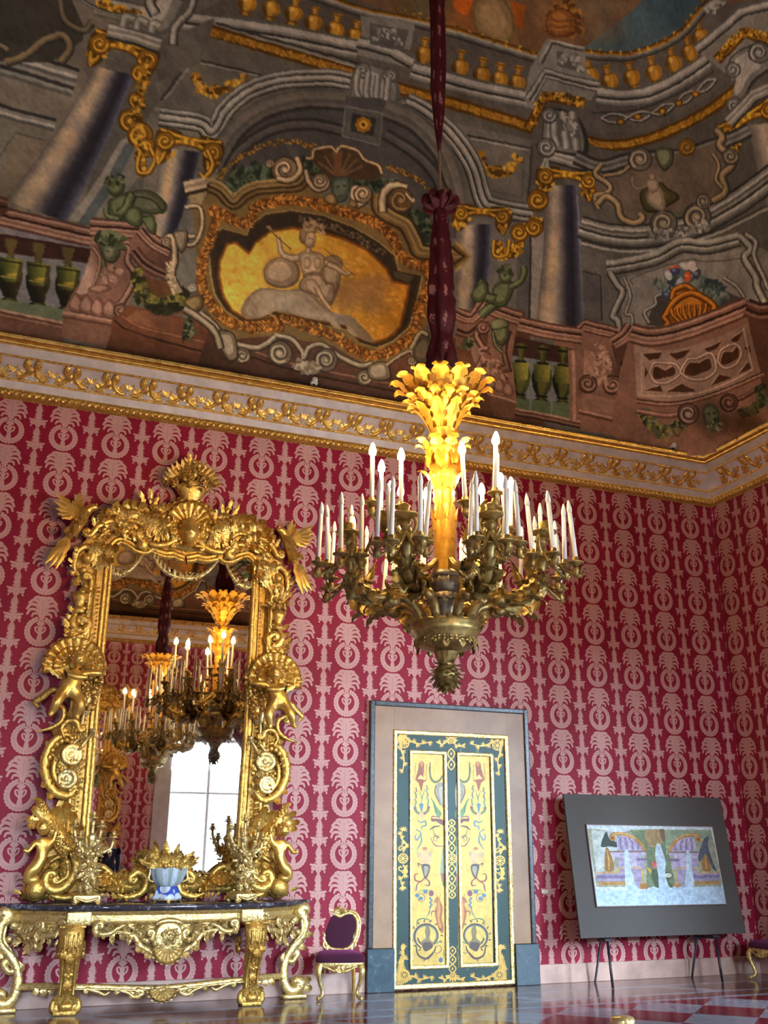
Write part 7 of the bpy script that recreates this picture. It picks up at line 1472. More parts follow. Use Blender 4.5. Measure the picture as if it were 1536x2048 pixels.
    tr = [scroll([(-1.02, 2.60), (-1.14, 2.66), (-1.26, 2.58), (-1.32, 2.42), (-1.30, 2.24), (-1.20, 2.08), (-1.06, 2.03), (-.99, 2.08)], [.03, .05, .05, .04], v1=.035, y=-.12), scroll([(-1.10, 2.50), (-1.21, 2.42), (-1.22, 2.26), (-1.14, 2.14), (-1.05, 2.12)], [.022, .032, .022], v1=.03, y=-.14), extrude(ell((-1.13, 2.34), .17, .27, 20), -.105, -.05)]
    for k in range(6): a = 1.2+k*.34; tr.append(ball(.032, 8, 6, c=(-1.13+.155*math.cos(a), -.14, 2.36+.24*math.sin(a))))
    tr += [sprays([(-1.28, 2.30, -.8, -.6, .14, .08), (-1.29, 2.42, -1, -.1, .12, .07), (-1.26, 2.2, -.7, -1, .16, .08), (-1.2, 2.12, -.3, -1, .2, .1), (-1.08, 2.14, .4, -1, .2, .1)])]
    tr += [encrust([(-1.02, 2.64), (-1.16, 2.70), (-1.30, 2.56), (-1.35, 2.38), (-1.30, 2.18), (-1.16, 2.04)], 26, .11, -.10, 81), encrust([(-1.05, 2.08), (-.98, 2.2), (-.97, 2.4)], 10, .10, -.12, 82, -1), cluster((-1.14, -.13, 2.34), (.10, .05, .2), 22, .03, 83)]
    pair('cartouche', join(*tr), GOLD, t)
    disc = lambda x, z, r, a: xf(lathe([(0, 0), (r*.2, .012), (r*.25, .004), (r*.6, .012), (r*.9, .03), (r, .01), (r, -.03)], 22), rot=RX(PI/2)@RY(a), loc=(x, -.17, z))
    tp = [disc(-1.06, 2.45, .115, .2), disc(-1.08, 2.20, .105, -.2), tube(np.array([[-1.10, -.16, 2.52], [-.96, -.17, 2.66]]), .018, 7), tube(np.array([[-1.0, -.17, 2.50], [-.86, -.18, 2.70]]), .02, 7), box(-.90, -.84, -.19, -.16, 2.68, 2.73)]
    for k in range(5): tp.append(ball(.012, 6, 4, c=(-.90+.018*k, -.18, 2.72-.02*k)))
    tp.append(cluster((-1.0, -.12, 2.25), (.08, .05, .16), 18, .034, 25)); pair('music_trophy', join(*tp), GOLD_P, t)
    lf = [sprays([(-1.10, 1.66, -.25, 1, .38, .16), (-1.08, 1.68, .1, 1, .40, .16), (-1.05, 1.64, .35, 1, .34, .14), (-1.14, 1.62, -.6, 1, .26, .12), (-1.02, 1.60, .5, .9, .26, .12), (-.98, 1.55, .5, 1, .3, .13)]), cluster((-.96, -.12, 1.62), (.07, .05, .10), 12, .034, 26)]
    pair('acanthus_spray', join(*lf), GOLD, t)
    hn = smooth([(-1.39, -.10, 2.0), (-1.33, -.12, 1.97), (-1.30, -.13, 1.90), (-1.20, -.15, 1.74), (-1.07, -.17, 1.58), (-.99, -.18, 1.46)], 5)
    hr = np.interp(np.linspace(0, 1, len(hn)), [0, .2, .5, .85, 1], [.015, .04, .075, .105, .09]); co = [tube(hn, hr, 12, .8)]
    g = random.Random(9)
    for k in range(60): i = g.randrange(8, len(hn)-1); a = g.uniform(-1.3, 1.3); n_ = np.array([math.sin(a)*.75, -math.cos(a), math.sin(a)*.55]); co.append(ball(g.uniform(.014, .024), 6, 4, c=hn[i]+n_*hr[i]*.92))
    co += [cluster((-.98, -.2, 1.44), (.07, .05, .07), 14, .035, 30)]
    pair('cornucopia', join(*co), GOLD, t)
    # siren: woman's torso rising from a curling leafy tail, one arm up along the horn
    V = [(-1.25, -.20, 1.36), (-1.25, -.22, 1.46), (-1.24, -.24, 1.56), (-1.25, -.24, 1.63), (-1.15, -.22, 1.58), (-1.13, -.22, 1.70), (-1.19, -.19, 1.80), (-1.33, -.25, 1.57), (-1.40, -.28, 1.47), (-1.44, -.30, 1.50), (-1.33, -.24, 1.30), (-1.38, -.24, 1.26), (-1.36, -.22, 1.20), (-1.25, -.18, 1.22)]
    b = skin(V, [(0, 1), (1, 2), (2, 3), (2, 4), (4, 5), (5, 6), (2, 7), (7, 8), (8, 9), (0, 10), (10, 11), (11, 12), (12, 13)], [.075, .06, .075, .03, .035, .03, .022, .035, .028, .02, .07, .05, .06, .05], 1)
    sr = [b, xf(head(.072), rot=RZ(-.5), loc=(-1.27, -.27, 1.71)), sprays([(-1.3, 1.76, -1, .3, .22, .1), (-1.28, 1.79, -.8, .8, .24, .1), (-1.32, 1.72, -1, .1, .16, .08)], y=-.2)]
    pair('siren', join(*sr), GOLD_S, t)
    vo = [scroll([(-1.06, 1.50), (-.94, 1.44), (-.90, 1.30), (-.96, 1.16), (-1.08, 1.10), (-1.18, 1.16), (-1.18, 1.24)], [.035, .055, .05, .03], v1=-.05, y=-.15), scroll([(-1.16, 1.38), (-1.06, 1.43), (-.98, 1.36), (-.98, 1.24), (-1.06, 1.18)], [.02, .035, .03], v1=-.035, y=-.17), extrude([(-1.2, 1.42), (-.9, 1.5), (-.86, 1.03), (-1.4, 1.02), (-1.36, 1.2)], -.11, -.05),
          sprays([(-.92, 1.1, .9, .7, .26, .14), (-.95, 1.06, .9, .9, .3, .15), (-.9, 1.16, .4, 1, .26, .13), (-1.1, 1.08, -1, .2, .26, .12), (-1.2, 1.1, -1, .6, .2, .1), (-1.0, 1.05, -1, -.05, .2, .1)]), scroll([(-1.12, 1.06), (-1.0, 1.03), (-.86, 1.05), (-.74, 1.07)], [.025, .04, .02], y=-.15),
          xf(ball(.10, 14, 10), sc=(1, .8, 1), loc=(-1.27, -.17, 1.12)), xf(lathe([(.105, 0), (.128, -.02), (.105, -.04)], 24), rot=RX(PI/2), loc=(-1.27, -.15, 1.12))]
    vo += [encrust([(-.88, 1.08), (-.86, 1.3), (-.94, 1.5), (-1.08, 1.55)], 16, .12, -.13, 84, -1), encrust([(-1.05, 1.2), (-1.0, 1.32), (-1.1, 1.38)], 8, .09, -.17, 85), encrust([(-1.4, 1.08), (-1.34, 1.25), (-1.2, 1.3)], 8, .10, -.14, 86), cluster((-1.02, -.16, 1.28), (.07, .04, .09), 12, .028, 87)]
    pair('volute', join(*vo), GOLD, t)
    # bottom rail of shells and scrolls
    rl = [extrude([(-.89, 1.22), (-.70, 1.30), (-.56, 1.27), (-.46, 1.17), (-.30, 1.28), (-.16, 1.30), (0, 1.22), (0, 1.08), (-.2, 1.06), (-.36, 1.07), (-.5, 1.10), (-.66, 1.06), (-.89, 1.05)], -.09, -.02), xf(shell(1., 7, 2.6, .2), sc=(.2, .3, .17), rot=RY(.2), loc=(-.62, -.09, 1.10)), xf(shell(1., 6, 2.4, .2), sc=(.13, .3, .11), rot=RY(PI*.9), loc=(-.60, -.10, 1.24)),
          scroll([(-.46, 1.06), (-.34, 1.03), (-.20, 1.08), (-.16, 1.20), (-.24, 1.28), (-.32, 1.24)], [.028, .045, .03], v1=.04, y=-.13), scroll([(-.52, 1.24), (-.64, 1.33), (-.76, 1.27), (-.80, 1.16)], [.024, .035, .024], v0=-.03, y=-.12), sprays([(-.42, 1.10, .2, 1, .2, .1), (-.46, 1.12, -.6, .8, .18, .09), (-.1, 1.12, -.4, 1, .18, .1), (-.06, 1.1, .2, 1, .2, .1)], y=-.11)]
    for k in range(9): a = PI+.35*k; rl.append(ball(.018, 6, 5, c=(-.30+.135*math.cos(a), -.13, 1.17+.135*math.sin(a))))
    rl += [encrust([(-.88, 1.16), (-.7, 1.28), (-.5, 1.2), (-.3, 1.28), (-.12, 1.27), (0, 1.2)], 26, .09, -.10, 88), encrust([(-.86, 1.08), (-.6, 1.05), (-.3, 1.06), (0, 1.08)], 18, .08, -.11, 89, -1)]
    s = join(*rl); obj('bottom_rail', join(s, mirx(s)), GOLD, t)
    # gilt festoons laid on the glass
    for pts, sd in (([(-.43, 4.87), (-.34, 4.70), (-.20, 4.57), (0, 4.52), (.20, 4.57), (.34, 4.70), (.43, 4.87)], 41), ([(-.91, 4.66), (-.86, 4.54), (-.74, 4.48), (-.62, 4.56), (-.52, 4.70), (-.45, 4.86)], 42), ([(.91, 4.66), (.86, 4.54), (.74, 4.48), (.62, 4.56), (.52, 4.70), (.45, 4.86)], 43)):
        P = smooth(pts, 6); m_ = min(P, key=lambda q: q[1]); f = [tube(np.column_stack([P[:, 0], np.full(len(P), -.06), P[:, 1]]), [.006, .02, .03, .02, .006], 6, .6), cluster((m_[0], -.06, m_[1]+.03), (.20 if sd == 41 else .13, .02, .05), 22 if sd == 41 else 15, .026, sd)]
        for k in range(5, len(P)-5, 2):
            d = P[k+1]-P[k]; sg = 1 if m_[0] > P[k][0] else -1
            f.append(leaf_at((P[k][0], -.07, P[k][1]), (d[0]*-sg+.02, -.02, d[1]*-sg+.03), .10, .04, src=LEAF_S))
        obj('festoon', join(*f), GOLD_P, t)
    return t
PM = pier_mirror(); rest_on(PM, .992)
PM2 = copy_tree(PM); PM2.location = (MX, YO+.005, 0); PM2.rotation_euler = (0, 0, PI); PM2['label'] = 'opposite gilt mirror beside the window, seen only in reflection'
# ------------------------------------------------------------------ console table under the mirror
PLAN = [(0, -.665), (.30, -.658), (.60, -.632), (.74, -.60), (.76, -.585), (.96, -.575), (.98, -.55), (1.15, -.46), (1.33, -.33), (1.48, -.21), (1.60, -.12), (1.64, -.06), (1.64, 0)]
PF = smooth(PLAN, 5); PF = PF[np.concatenate([[True], np.diff(PF[:, 0]) > -1e-9])]
def yf(x): 
    m_ = np.abs(x); return np.interp(m_, PF[:, 0], PF[:, 1])
def bend(s, k=1., off=0.):
    V = s[0].copy(); V[:, 1] += yf(V[:, 0])*k+off; return (V, s[1], s[2])
def plan_slab(prof):
    """stack of (inset, z) loops following the plan"""
    full = np.array([(-a, b) for a, b in PF[::-1]]+[(a, b) for a, b in PF[1:]])
    G = []
    for ins, z in prof:
        q = full.copy(); q[:, 0] *= (1.64-ins)/1.64; q[:, 1] = np.minimum(q[:, 1]+ins, 0); G.append(np.column_stack([q, np.full(len(q), z)]))
    G = np.array(G).transpose(1, 0, 2); s = grid(G); n = len(PF)*2-1; m_ = len(prof)
    T = []
    half = n//2
    for a in range(half):
        b, c_, d = a+1, n-2-a, n-1-a
        if b >= c_: break
        for off, f in ((m_-1, 0), (0, 1)):
            i = [x*m_+off for x in (a, b, c_, d)]
            T += [tuple(i[:3]), (i[0], i[2], i[3])] if f == 0 else [tuple(i[:3][::-1]), (i[3], i[2], i[0])]
    return shp(s[0], s[1][:, ::-1], np.array(T)[:, ::-1])
def console():
    t = thing('console_table', 'gilt console table with veined dark marble top under the mirror', 'table', (MX+.01, -.005, 0), 0, 'marble topped consoles')
    MB = NT('veined_dark_marble'); f = noise(MB, 7, 9, .7, dist=1.6); MB.link(ramp(MB, f, [(.40, (.030, .022, .030, 1)), (.56, (.060, .05, .065, 1)), (.60, (.30, .32, .36, 1)), (.64, (.06, .05, .06, 1)), (.75, (.11, .07, .08, 1))]), MB.b.inputs['Base Color']); MB.set(Roughness=.1)
    obj('marble_top', plan_slab([(.012, .925), (.0, .935), (-.012, .95), (-.012, .972), (.0, .982), (.006, .984)]), MB.m, t)
    fr = plan_slab([(.06, .79), (.045, .80), (.03, .815), (.028, .83), (.045, .835), (.045, .885), (.03, .892), (.02, .91), (.012, .924)])
    bl = []
    for s_ in (-1, 1):
        bl.append(box(s_*.87-.115, s_*.87+.115, -.60, -.40, .80, .922, .01))
        for k in (-1, 0, 1): bl.append(box(s_*.87+k*.055-.008, s_*.87+k*.055+.008, -.606, -.59, .84, .89, .003))
    obj('frieze_rail', join(fr, *bl), GOLD_P, t, 'auto')
    # carved apron
    a = [extrude([(-.74, .83), (-.73, .74), (-.62, .71), (-.50, .735), (-.40, .71), (-.32, .66), (-.25, .585), (-.12, .535), (0, .515), (0, .83)], -.0, .03),
         scroll([(-.30, .80), (-.46, .79), (-.58, .72), (-.70, .73), (-.71, .79)], [.02, .032, .024], v1=-.035, y=-.035), scroll([(-.56, .74), (-.44, .73), (-.34, .70), (-.26, .60), (-.14, .55), (-.08, .60)], [.016, .032, .036, .026], v1=.035, y=-.035), scroll([(-.42, .80), (-.30, .74), (-.24, .66), (-.17, .66), (-.15, .71)], [.02, .03, .02], v1=.03, y=-.04)]
    for (x, z, dx, dz, L, w) in ((-.34, .72, .5, 1, .16, .09), (-.30, .66, .2, 1, .18, .1), (-.42, .75, -.3, 1, .12, .07), (-.52, .73, -.6, -.6, .10, .06), (-.46, .72, .2, -1, .08, .05), (-.26, .62, -.6, -.8, .12, .07), (-.18, .57, -.3, -1, .12, .07), (-.10, .555, -.2, -1, .12, .08), (-.60, .77, .8, .5, .12, .07), (-.66, .76, .2, .8, .07, .05), (-.22, .72, -.2, 1, .13, .08)):
        a.append(leaf_at((x, -.03, z), (dx, -.25, dz), L, w))
    a += [encrust([(-.74, .72), (-.6, .70), (-.48, .73), (-.38, .70), (-.28, .62), (-.12, .54), (0, .51)], 26, .075, -.03, 92, -1), encrust([(-.7, .77), (-.5, .76), (-.3, .70), (-.2, .62)], 16, .07, -.04, 93)]
    A = join(*a)
    ce = [xf(lathe([(0, .05), (.06, .045), (.10, .02), (.125, .03), (.14, .01), (.14, -.02)], 26), sc=(1, 1, 1), rot=RX(PI/2), loc=(0, -.04, .69)), cluster((0, -.09, .69), (.085, .03, .085), 26, .026, 51), xf(shell(1., 9, 2.6, .25), sc=(.16, .2, .16), rot=RY(PI), loc=(0, -.03, .60)), scroll([(-.13, .80), (-.06, .83), (.06, .83), (.13, .80)], [.02, .03, .02], y=-.06)]
    obj('apron', bend(join(A, mirx(A), *ce), 1., .05), GOLD_P, t)
    sd = [extrude([(-1.0, .83), (-1.0, .74), (-1.08, .68), (-1.18, .66), (-1.30, .60), (-1.42, .66), (-1.5, .83)], 0, .03), scroll([(-1.0, .80), (-1.06, .72), (-1.17, .70), (-1.26, .65), (-1.24, .59)], [.02, .03, .022], v0=.03, v1=.03, y=-.03), scroll([(-1.46, .80), (-1.40, .74), (-1.32, .70), (-1.22, .74), (-1.20, .79)], [.02, .03, .02], v1=.03, y=-.035), cluster((-1.32, -.03, .71), (.11, .04, .08), 22, .03, 53)]
    for (x, z, dx, dz, L, w) in ((-1.3, .62, -.3, -1, .12, .08), (-1.24, .62, .3, -1, .10, .07), (-1.12, .72, .3, 1, .12, .08), (-1.38, .66, -.8, -.6, .12, .08), (-1.4, .76, -.8, .3, .14, .08), (-1.2, .76, .6, .6, .1, .07)):
        sd.append(leaf_at((x, -.03, z), (dx, -.25, dz), L, w))
    sd += [encrust([(-1.0, .73), (-1.1, .68), (-1.2, .66), (-1.3, .6), (-1.44, .66)], 16, .08, -.03, 94, 1), encrust([(-1.04, .78), (-1.2, .76), (-1.4, .78)], 10, .07, -.04, 95)]
    S_ = bend(join(*sd), 1., .05); obj('side_apron', S_, GOLD_P, t); obj('side_apron', mirx(S_), GOLD_P, t)
    # front legs: scrolled consoles facing out
    lp = smooth([(0, -.54, .80), (0, -.585, .70), (0, -.575, .58), (0, -.52, .44), (0, -.475, .30), (0, -.47, .18), (0, -.50, .09)], 5)
    sec = [.115, .12, .11, .095, .08, .078, .085]
    lg = [tube(lp, sec, 14, .55, up=(0, -1, 0))]
    for s_ in (-.06, -.02, .02, .06): lg.append(tube(lp[4:-3]+np.array([s_, -.058, 0]), .013, 6))
    lg += [cluster((0, -.60, .66), (.085, .05, .09), 22, .030, 55), sprays([(0, .58, 0, -1, .16, .11), (-.04, .60, -.3, -1, .13, .08), (.04, .60, .3, -1, .13, .08)], y=-.62), sprays([(0, .30, 0, 1, .12, .1), (0, .33, 0, -1, .14, .09)], y=-.53), xf(ROS, sc=(.05,)*3, loc=(0, -.56, .375)), xf(lathe([(.06, 0), (.085, .012), (.06, .025)], 18), sc=(1, .7, 1), loc=(0, -.505, .36)), box(-.125, .125, -.60, -.47, .775, .80, .008)]
    lg += [sprays([(0, .12, 0, 1, .16, .11), (-.05, .10, -.5, 1, .13, .09), (.05, .10, .5, 1, .13, .09)], y=-.55), scroll([(-.05, .16), (-.11, .12), (-.12, .07)], [.025, .035, .03], v1=.03, y=-.52), scroll([(.05, .16), (.11, .12), (.12, .07)], [.025, .035, .03], v1=-.03, y=-.52), box(-.11, .11, -.56, -.42, 0, .045, .012), xf(ball(.07, 10, 8), sc=(1.2, .9, .7), loc=(0, -.52, .08))]
    lg += [xf(scroll([(.0, .0), (.05, .05), (.10, .02), (.10, -.05)], [.02, .03, .022], v1=-.03), rot=RZ(PI/2), loc=(.115, -.45, .58)), xf(scroll([(.0, .0), (.05, .05), (.10, .02), (.10, -.05)], [.02, .03, .022], v1=-.03), rot=RZ(PI/2), loc=(-.115, -.45, .58))]
    L0 = join(*lg)
    for s_ in (-1, 1): obj('front_leg', xf(L0, rot=RZ(s_*.10), loc=(s_*.86, 0, 0)), GOLD_D, t)
    # outer legs: S scrolls against the wall
    ol = [scroll([(1.52, .84), (1.57, .76), (1.545, .62), (1.45, .50), (1.38, .40), (1.35, .28), (1.37, .14), (1.44, .07), (1.52, .09)], [.05, .07, .06, .045, .055, .06, .045], v1=.05, v0=-.045, y=-.16, flat=.8, seg=10), scroll([(1.52, .80), (1.53, .66), (1.44, .55)], [.018, .022, .014], y=-.215), scroll([(1.36, .40), (1.44, .36), (1.50, .42)], [.03, .035, .022], v1=.03, y=-.16), sprays([(1.55, .70, .6, .9, .16, .09), (1.57, .62, 1, .2, .12, .08), (1.50, .52, .9, -.3, .12, .08), (1.56, .12, .8, .9, .16, .1), (1.58, .08, 1, .3, .12, .09), (1.36, .44, -.6, -.8, .12, .07)], y=-.17), ball(.035, 8, 6, c=(1.48, -.22, .66)), box(1.34, 1.60, -.24, -.08, 0, .045, .012)]
    O = join(*ol); obj('outer_leg', O, GOLD_P, t); obj('outer_leg', mirx(O), GOLD_P, t)
    # stretcher
    pth = smooth([(-1.36, -.16, .22), (-1.1, -.30, .235), (-.88, -.44, .235), (-.6, -.46, .225), (-.3, -.47, .205), (0, -.475, .195), (.3, -.47, .205), (.6, -.46, .225), (.88, -.44, .235), (1.1, -.30, .235), (1.36, -.16, .22)], 5)
    sr = [tube(pth, .026, 8, 1.3, up=(0, 0, 1)), tube(pth+np.array([0, -.035, -.012]), .012, 6)]
    hs = [scroll([(-.72, .22), (-.62, .19), (-.55, .16), (-.50, .19)], [.014, .02, .014], v0=.022, y=-.49), scroll([(-.46, .20), (-.34, .175), (-.26, .13), (-.18, .16), (-.22, .19)], [.014, .026, .016], v1=.02, y=-.50), sprays([(-.30, .18, .3, -1, .09, .07), (-.24, .18, .2, -1, .09, .07), (-.4, .2, -.8, -.4, .10, .05), (-1.12, .22, .2, -1, .1, .08), (-1.16, .22, -.6, -.8, .1, .07), (-1.06, .22, .6, -.7, .1, .07)], y=-.49)]
    hs[-1][0][hs[-1][0][:, 0] < -.9, 1] += .19
    H = join(*hs); sr += [H, mirx(H), xf(shell(1., 9, 2.8, .3), sc=(.14, .16, .12), rot=RY(PI), loc=(0, -.49, .20)), cluster((0, -.5, .19), (.12, .03, .035), 12, .024, 57), sprays([(-.08, .17, -.8, -.4, .12, .06), (.08, .17, .8, -.4, .12, .06)], y=-.5)]
    obj('stretcher', join(*sr), GOLD_P, t)
    return t
CT = console()
CT2 = copy_tree(CT); CT2.location = (MX, YO+.005, 0); CT2.rotation_euler = (0, 0, PI); CT2['label'] = 'opposite console table by the windows, seen only in reflection'
TOPZ = .984
def candelabrum():
    t = thing('candelabrum', 'ornate gilt candelabrum with empty sockets on the left of the console', 'candelabrum', (MX-.80, -.46, TOPZ), 0, 'pair of candelabra on the console')
    obj('base', join(box(-.12, .12, -.10, .10, .025, .085, .008), *[xf(leaf(1, .6, .5, 3, nu=8, nv=5), sc=(.12, .1, .1), rot=RZ(a)@RX(1.9), loc=(.09*math.sin(a+.0), -.09*math.cos(a), .04)) for a in (PI/4, 3*PI/4, -PI/4, -3*PI/4)], lathe([(.12, .085), (.09, .10), (.06, .12), (.05, .15)], 16), *[ball(.026, 8, 6, c=(x, y, .024)) for x in (-.1, .1) for y in (-.08, .08)], scroll([(-.10, .06), (0, .03), (.10, .06)], .014, y=-.105)), GOLD_P, t)
    st = [lathe([(.05, .13), (.07, .18), (.045, .22), (.04, .28), (.065, .32), (.04, .36), (.03, .42), (.055, .46), (.035, .50), (.03, .56), (.05, .60), (.02, .64)], 14)]
    for z, r in ((.16, .075), (.24, .06), (.32, .07), (.40, .05), (.47, .06)): st.append(cluster((0, -.02, z), (r*1.25, r*1.25, .05), 20, .034, int(z*100))); st.append(xf(cluster((0, -.02, z), (r*1.2, r*1.2, .05), 12, .034, int(z*90)), rot=RZ(PI)))
    st += [xf(scroll([(0, 0), (.05, .04), (.06, .10), (.02, .13)], .012, v1=.02), rot=RZ(a), loc=(0, 0, .28)) for a in (0, 2.1, 4.2)]
    fg = xf(PUTTO, sc=(.2,)*3, loc=(.02, -.06, .16)); obj('stem', join(fg, *st), GOLD_P, t)
    pan = join(lathe([(.0, -.03), (.012, -.03), (.016, -.01), (.042, -.004), (.044, .004), (.014, .006), (.018, .05), (.022, .055), (.015, .056), (0, .05)], 10), ring_of(leaf(1, .6, .6, 3, nu=6, nv=3), 6, .016, 0, .4, 0, (.04, .05, .05)))
    def branch(a, r, z):
        p = np.array([r*math.sin(a), -r*math.cos(a), z]); P = smooth([(0, 0, .50), p*np.array([.45, .45, 0])+np.array([0, 0, .46]), p*np.array([.9, .9, 0])+np.array([0, 0, z-.10]), p-np.array([0, 0, .03])], 5)
        return join(tube(P, [.02, .018, .013], 6), cluster(P[9], (.035, .035, .035), 6, .024, int(a*20)), cluster(P[4], (.04, .04, .035), 6, .026, int(a*30)), xf(pan, loc=p), leaf_at(P[5], P[6]-P[5], .08, .05, out=(0, 0, 1), src=LEAF_S), leaf_at(P[8], P[9]-P[8], .07, .05, out=(0, 0, -1), src=LEAF_S), cluster(P[7], (.03, .03, .03), 5, .018, int(a*10)))
    for k in range(6):
        o = obj('branch', branch(.4+k*PI/3, .195 if k % 2 else .16, .60 if k % 2 else .70), GOLD_P, t)
    t.scale = (1.1, 1.0, 1.06)
    obj('top_socket', join(xf(pan, loc=(0, 0, .78)), lathe([(.02, .62), (.015, .70), (.02, .75)], 10)), GOLD_P, t)
    return t
CA = candelabrum(); rest_on(CA, .002)
CB = copy_tree(CA); CB.location = (MX+.79, -.46, TOPZ); CB.rotation_euler = (0, 0, .35); CB['label'] = 'ornate gilt candelabrum with empty sockets on the right of the console'
def jardiniere():
    t = thing('jardiniere', 'blue and white lobed porcelain bowl with gilt foliage on the console centre', 'bowl', (MX+.02, -.36, TOPZ))
    nt = NT('painted_porcelain'); tc = nt.n.new('ShaderNodeTexCoord'); sp = nt.n.new('ShaderNodeSeparateXYZ'); nt.link(tc.outputs['Object'], sp.inputs[0])
    at = nt.n.new('ShaderNodeMath'); at.operation = 'ARCTAN2'; nt.link(sp.outputs[0], at.inputs[0]); nt.link(sp.outputs[1], at.inputs[1])
    mu = nt.n.new('ShaderNodeMath'); mu.operation = 'MULTIPLY'; nt.link(at.outputs[0], mu.inputs[0]); mu.inputs[1].default_value = 8
    co = nt.n.new('ShaderNodeMath'); co.operation = 'COSINE'; nt.link(mu.outputs[0], co.inputs[0])
    ad = nt.n.new('ShaderNodeMath'); ad.operation = 'MULTIPLY_ADD'; nt.link(noise(nt, 22, 3), ad.inputs[0]); ad.inputs[1].default_value = .9; nt.link(co.outputs[0], ad.inputs[2])
    ad2 = nt.n.new('ShaderNodeMapRange'); ad2.inputs[1].default_value = -1.; ad2.inputs[2].default_value = 1.9; nt.link(ad.outputs[0], ad2.inputs[0])
    nt.link(ramp(nt, ad2.outputs[0], [(.0, (.03, .07, .40, 1)), (.10, (.05, .10, .48, 1)), (.16, (.62, .68, .74, 1)), (.55, (.46, .56, .64, 1)), (.75, (.28, .34, .28, 1)), (.95, (.45, .42, .34, 1))]), nt.b.inputs['Base Color']); nt.set(Roughness=.12)
    up = lathe([(.0, .155), (.07, .155), (.10, .17), (.135, .21), (.16, .28), (.17, .33), (.172, .345), (.16, .345), (.15, .30), (.0, .30)], 64, (8, .05))
    obj('bowl', xf(up, sc=(1.1, .8, 1)), nt.m, t)
    nt2 = NT('flower_painted_porcelain'); v = nt2.n.new('ShaderNodeTexVoronoi'); v.inputs['Scale'].default_value = 11.; tc = nt2.n.new('ShaderNodeTexCoord'); nt2.link(tc.outputs['Object'], v.inputs['Vector'])
    nt2.link(ramp(nt2, v.outputs['Distance'], [(0, (.35, .16, .24, 1)), (.14, (.30, .34, .40, 1)), (.22, (.62, .70, .78, 1)), (.56, (.58, .66, .75, 1)), (.64, (.05, .10, .42, 1)), (1, (.03, .06, .4, 1))]), nt2.b.inputs['Base Color']); nt2.set(Roughness=.12)
    obj('foot', join(xf(lathe([(.085, .03), (.12, .03), (.125, .05), (.105, .09), (.095, .13), (.08, .158)], 64, (4, .13)), sc=(1.1, .8, 1))), nt2.m, t)
    obj('gilt_feet', join(*[leaf_at((x, y, .045), (x*4, y*4, -1.2), .07, .05, out=(x, y, .1), src=LEAF_S) for x in (-.12, .12) for y in (-.07, .07)], leaf_at((0, -.1, .05), (0, -.4, -1), .07, .05, src=LEAF_S), lathe([(.11, .024), (.118, .03), (.10, .034)], 24)), GOLD_P, t)
    rest_on(t, .002)
    for s_ in (-1, 1):
        h = join(tube(smooth([(s_*.15, 0, .20), (s_*.20, 0, .23), (s_*.19, 0, .30), (s_*.20, 0, .36), (s_*.25, 0, .42), (s_*.235, 0, .47), (s_*.19, 0, .455), (s_*.185, 0, .40)], 5), [.012, .016, .014, .018, .016, .010], 8), leaf_at((s_*.19, 0, .33), (s_, 0, 1), .1, .06, src=LEAF_S)); obj('handle', h, GOLD_P, t)
    fo = []
    g = random.Random(4)
    for k in range(44):
        a = -1.4+2.8*(k % 22)/21; back = k >= 22; L = (.30-.10*abs(a+.15)/1.5)*g.uniform(.7, 1.1)*(1 if back else .75)
        fo.append(leaf_at((.14*math.sin(a), -.07+.05*back, .335), (math.sin(a)*1.0+g.uniform(-.2, .2), -.1+.15*back, math.cos(a)*.9+.25), L, L*.36, out=(math.sin(a)*.3, -1, .2), src=LEAF_S if k % 3 else LEAF))
    fo.append(cluster((0, -.08, .365), (.15, .07, .03), 24, .025, 61)); obj('gilt_foliage', join(*fo), GOLD, t)
jardiniere()
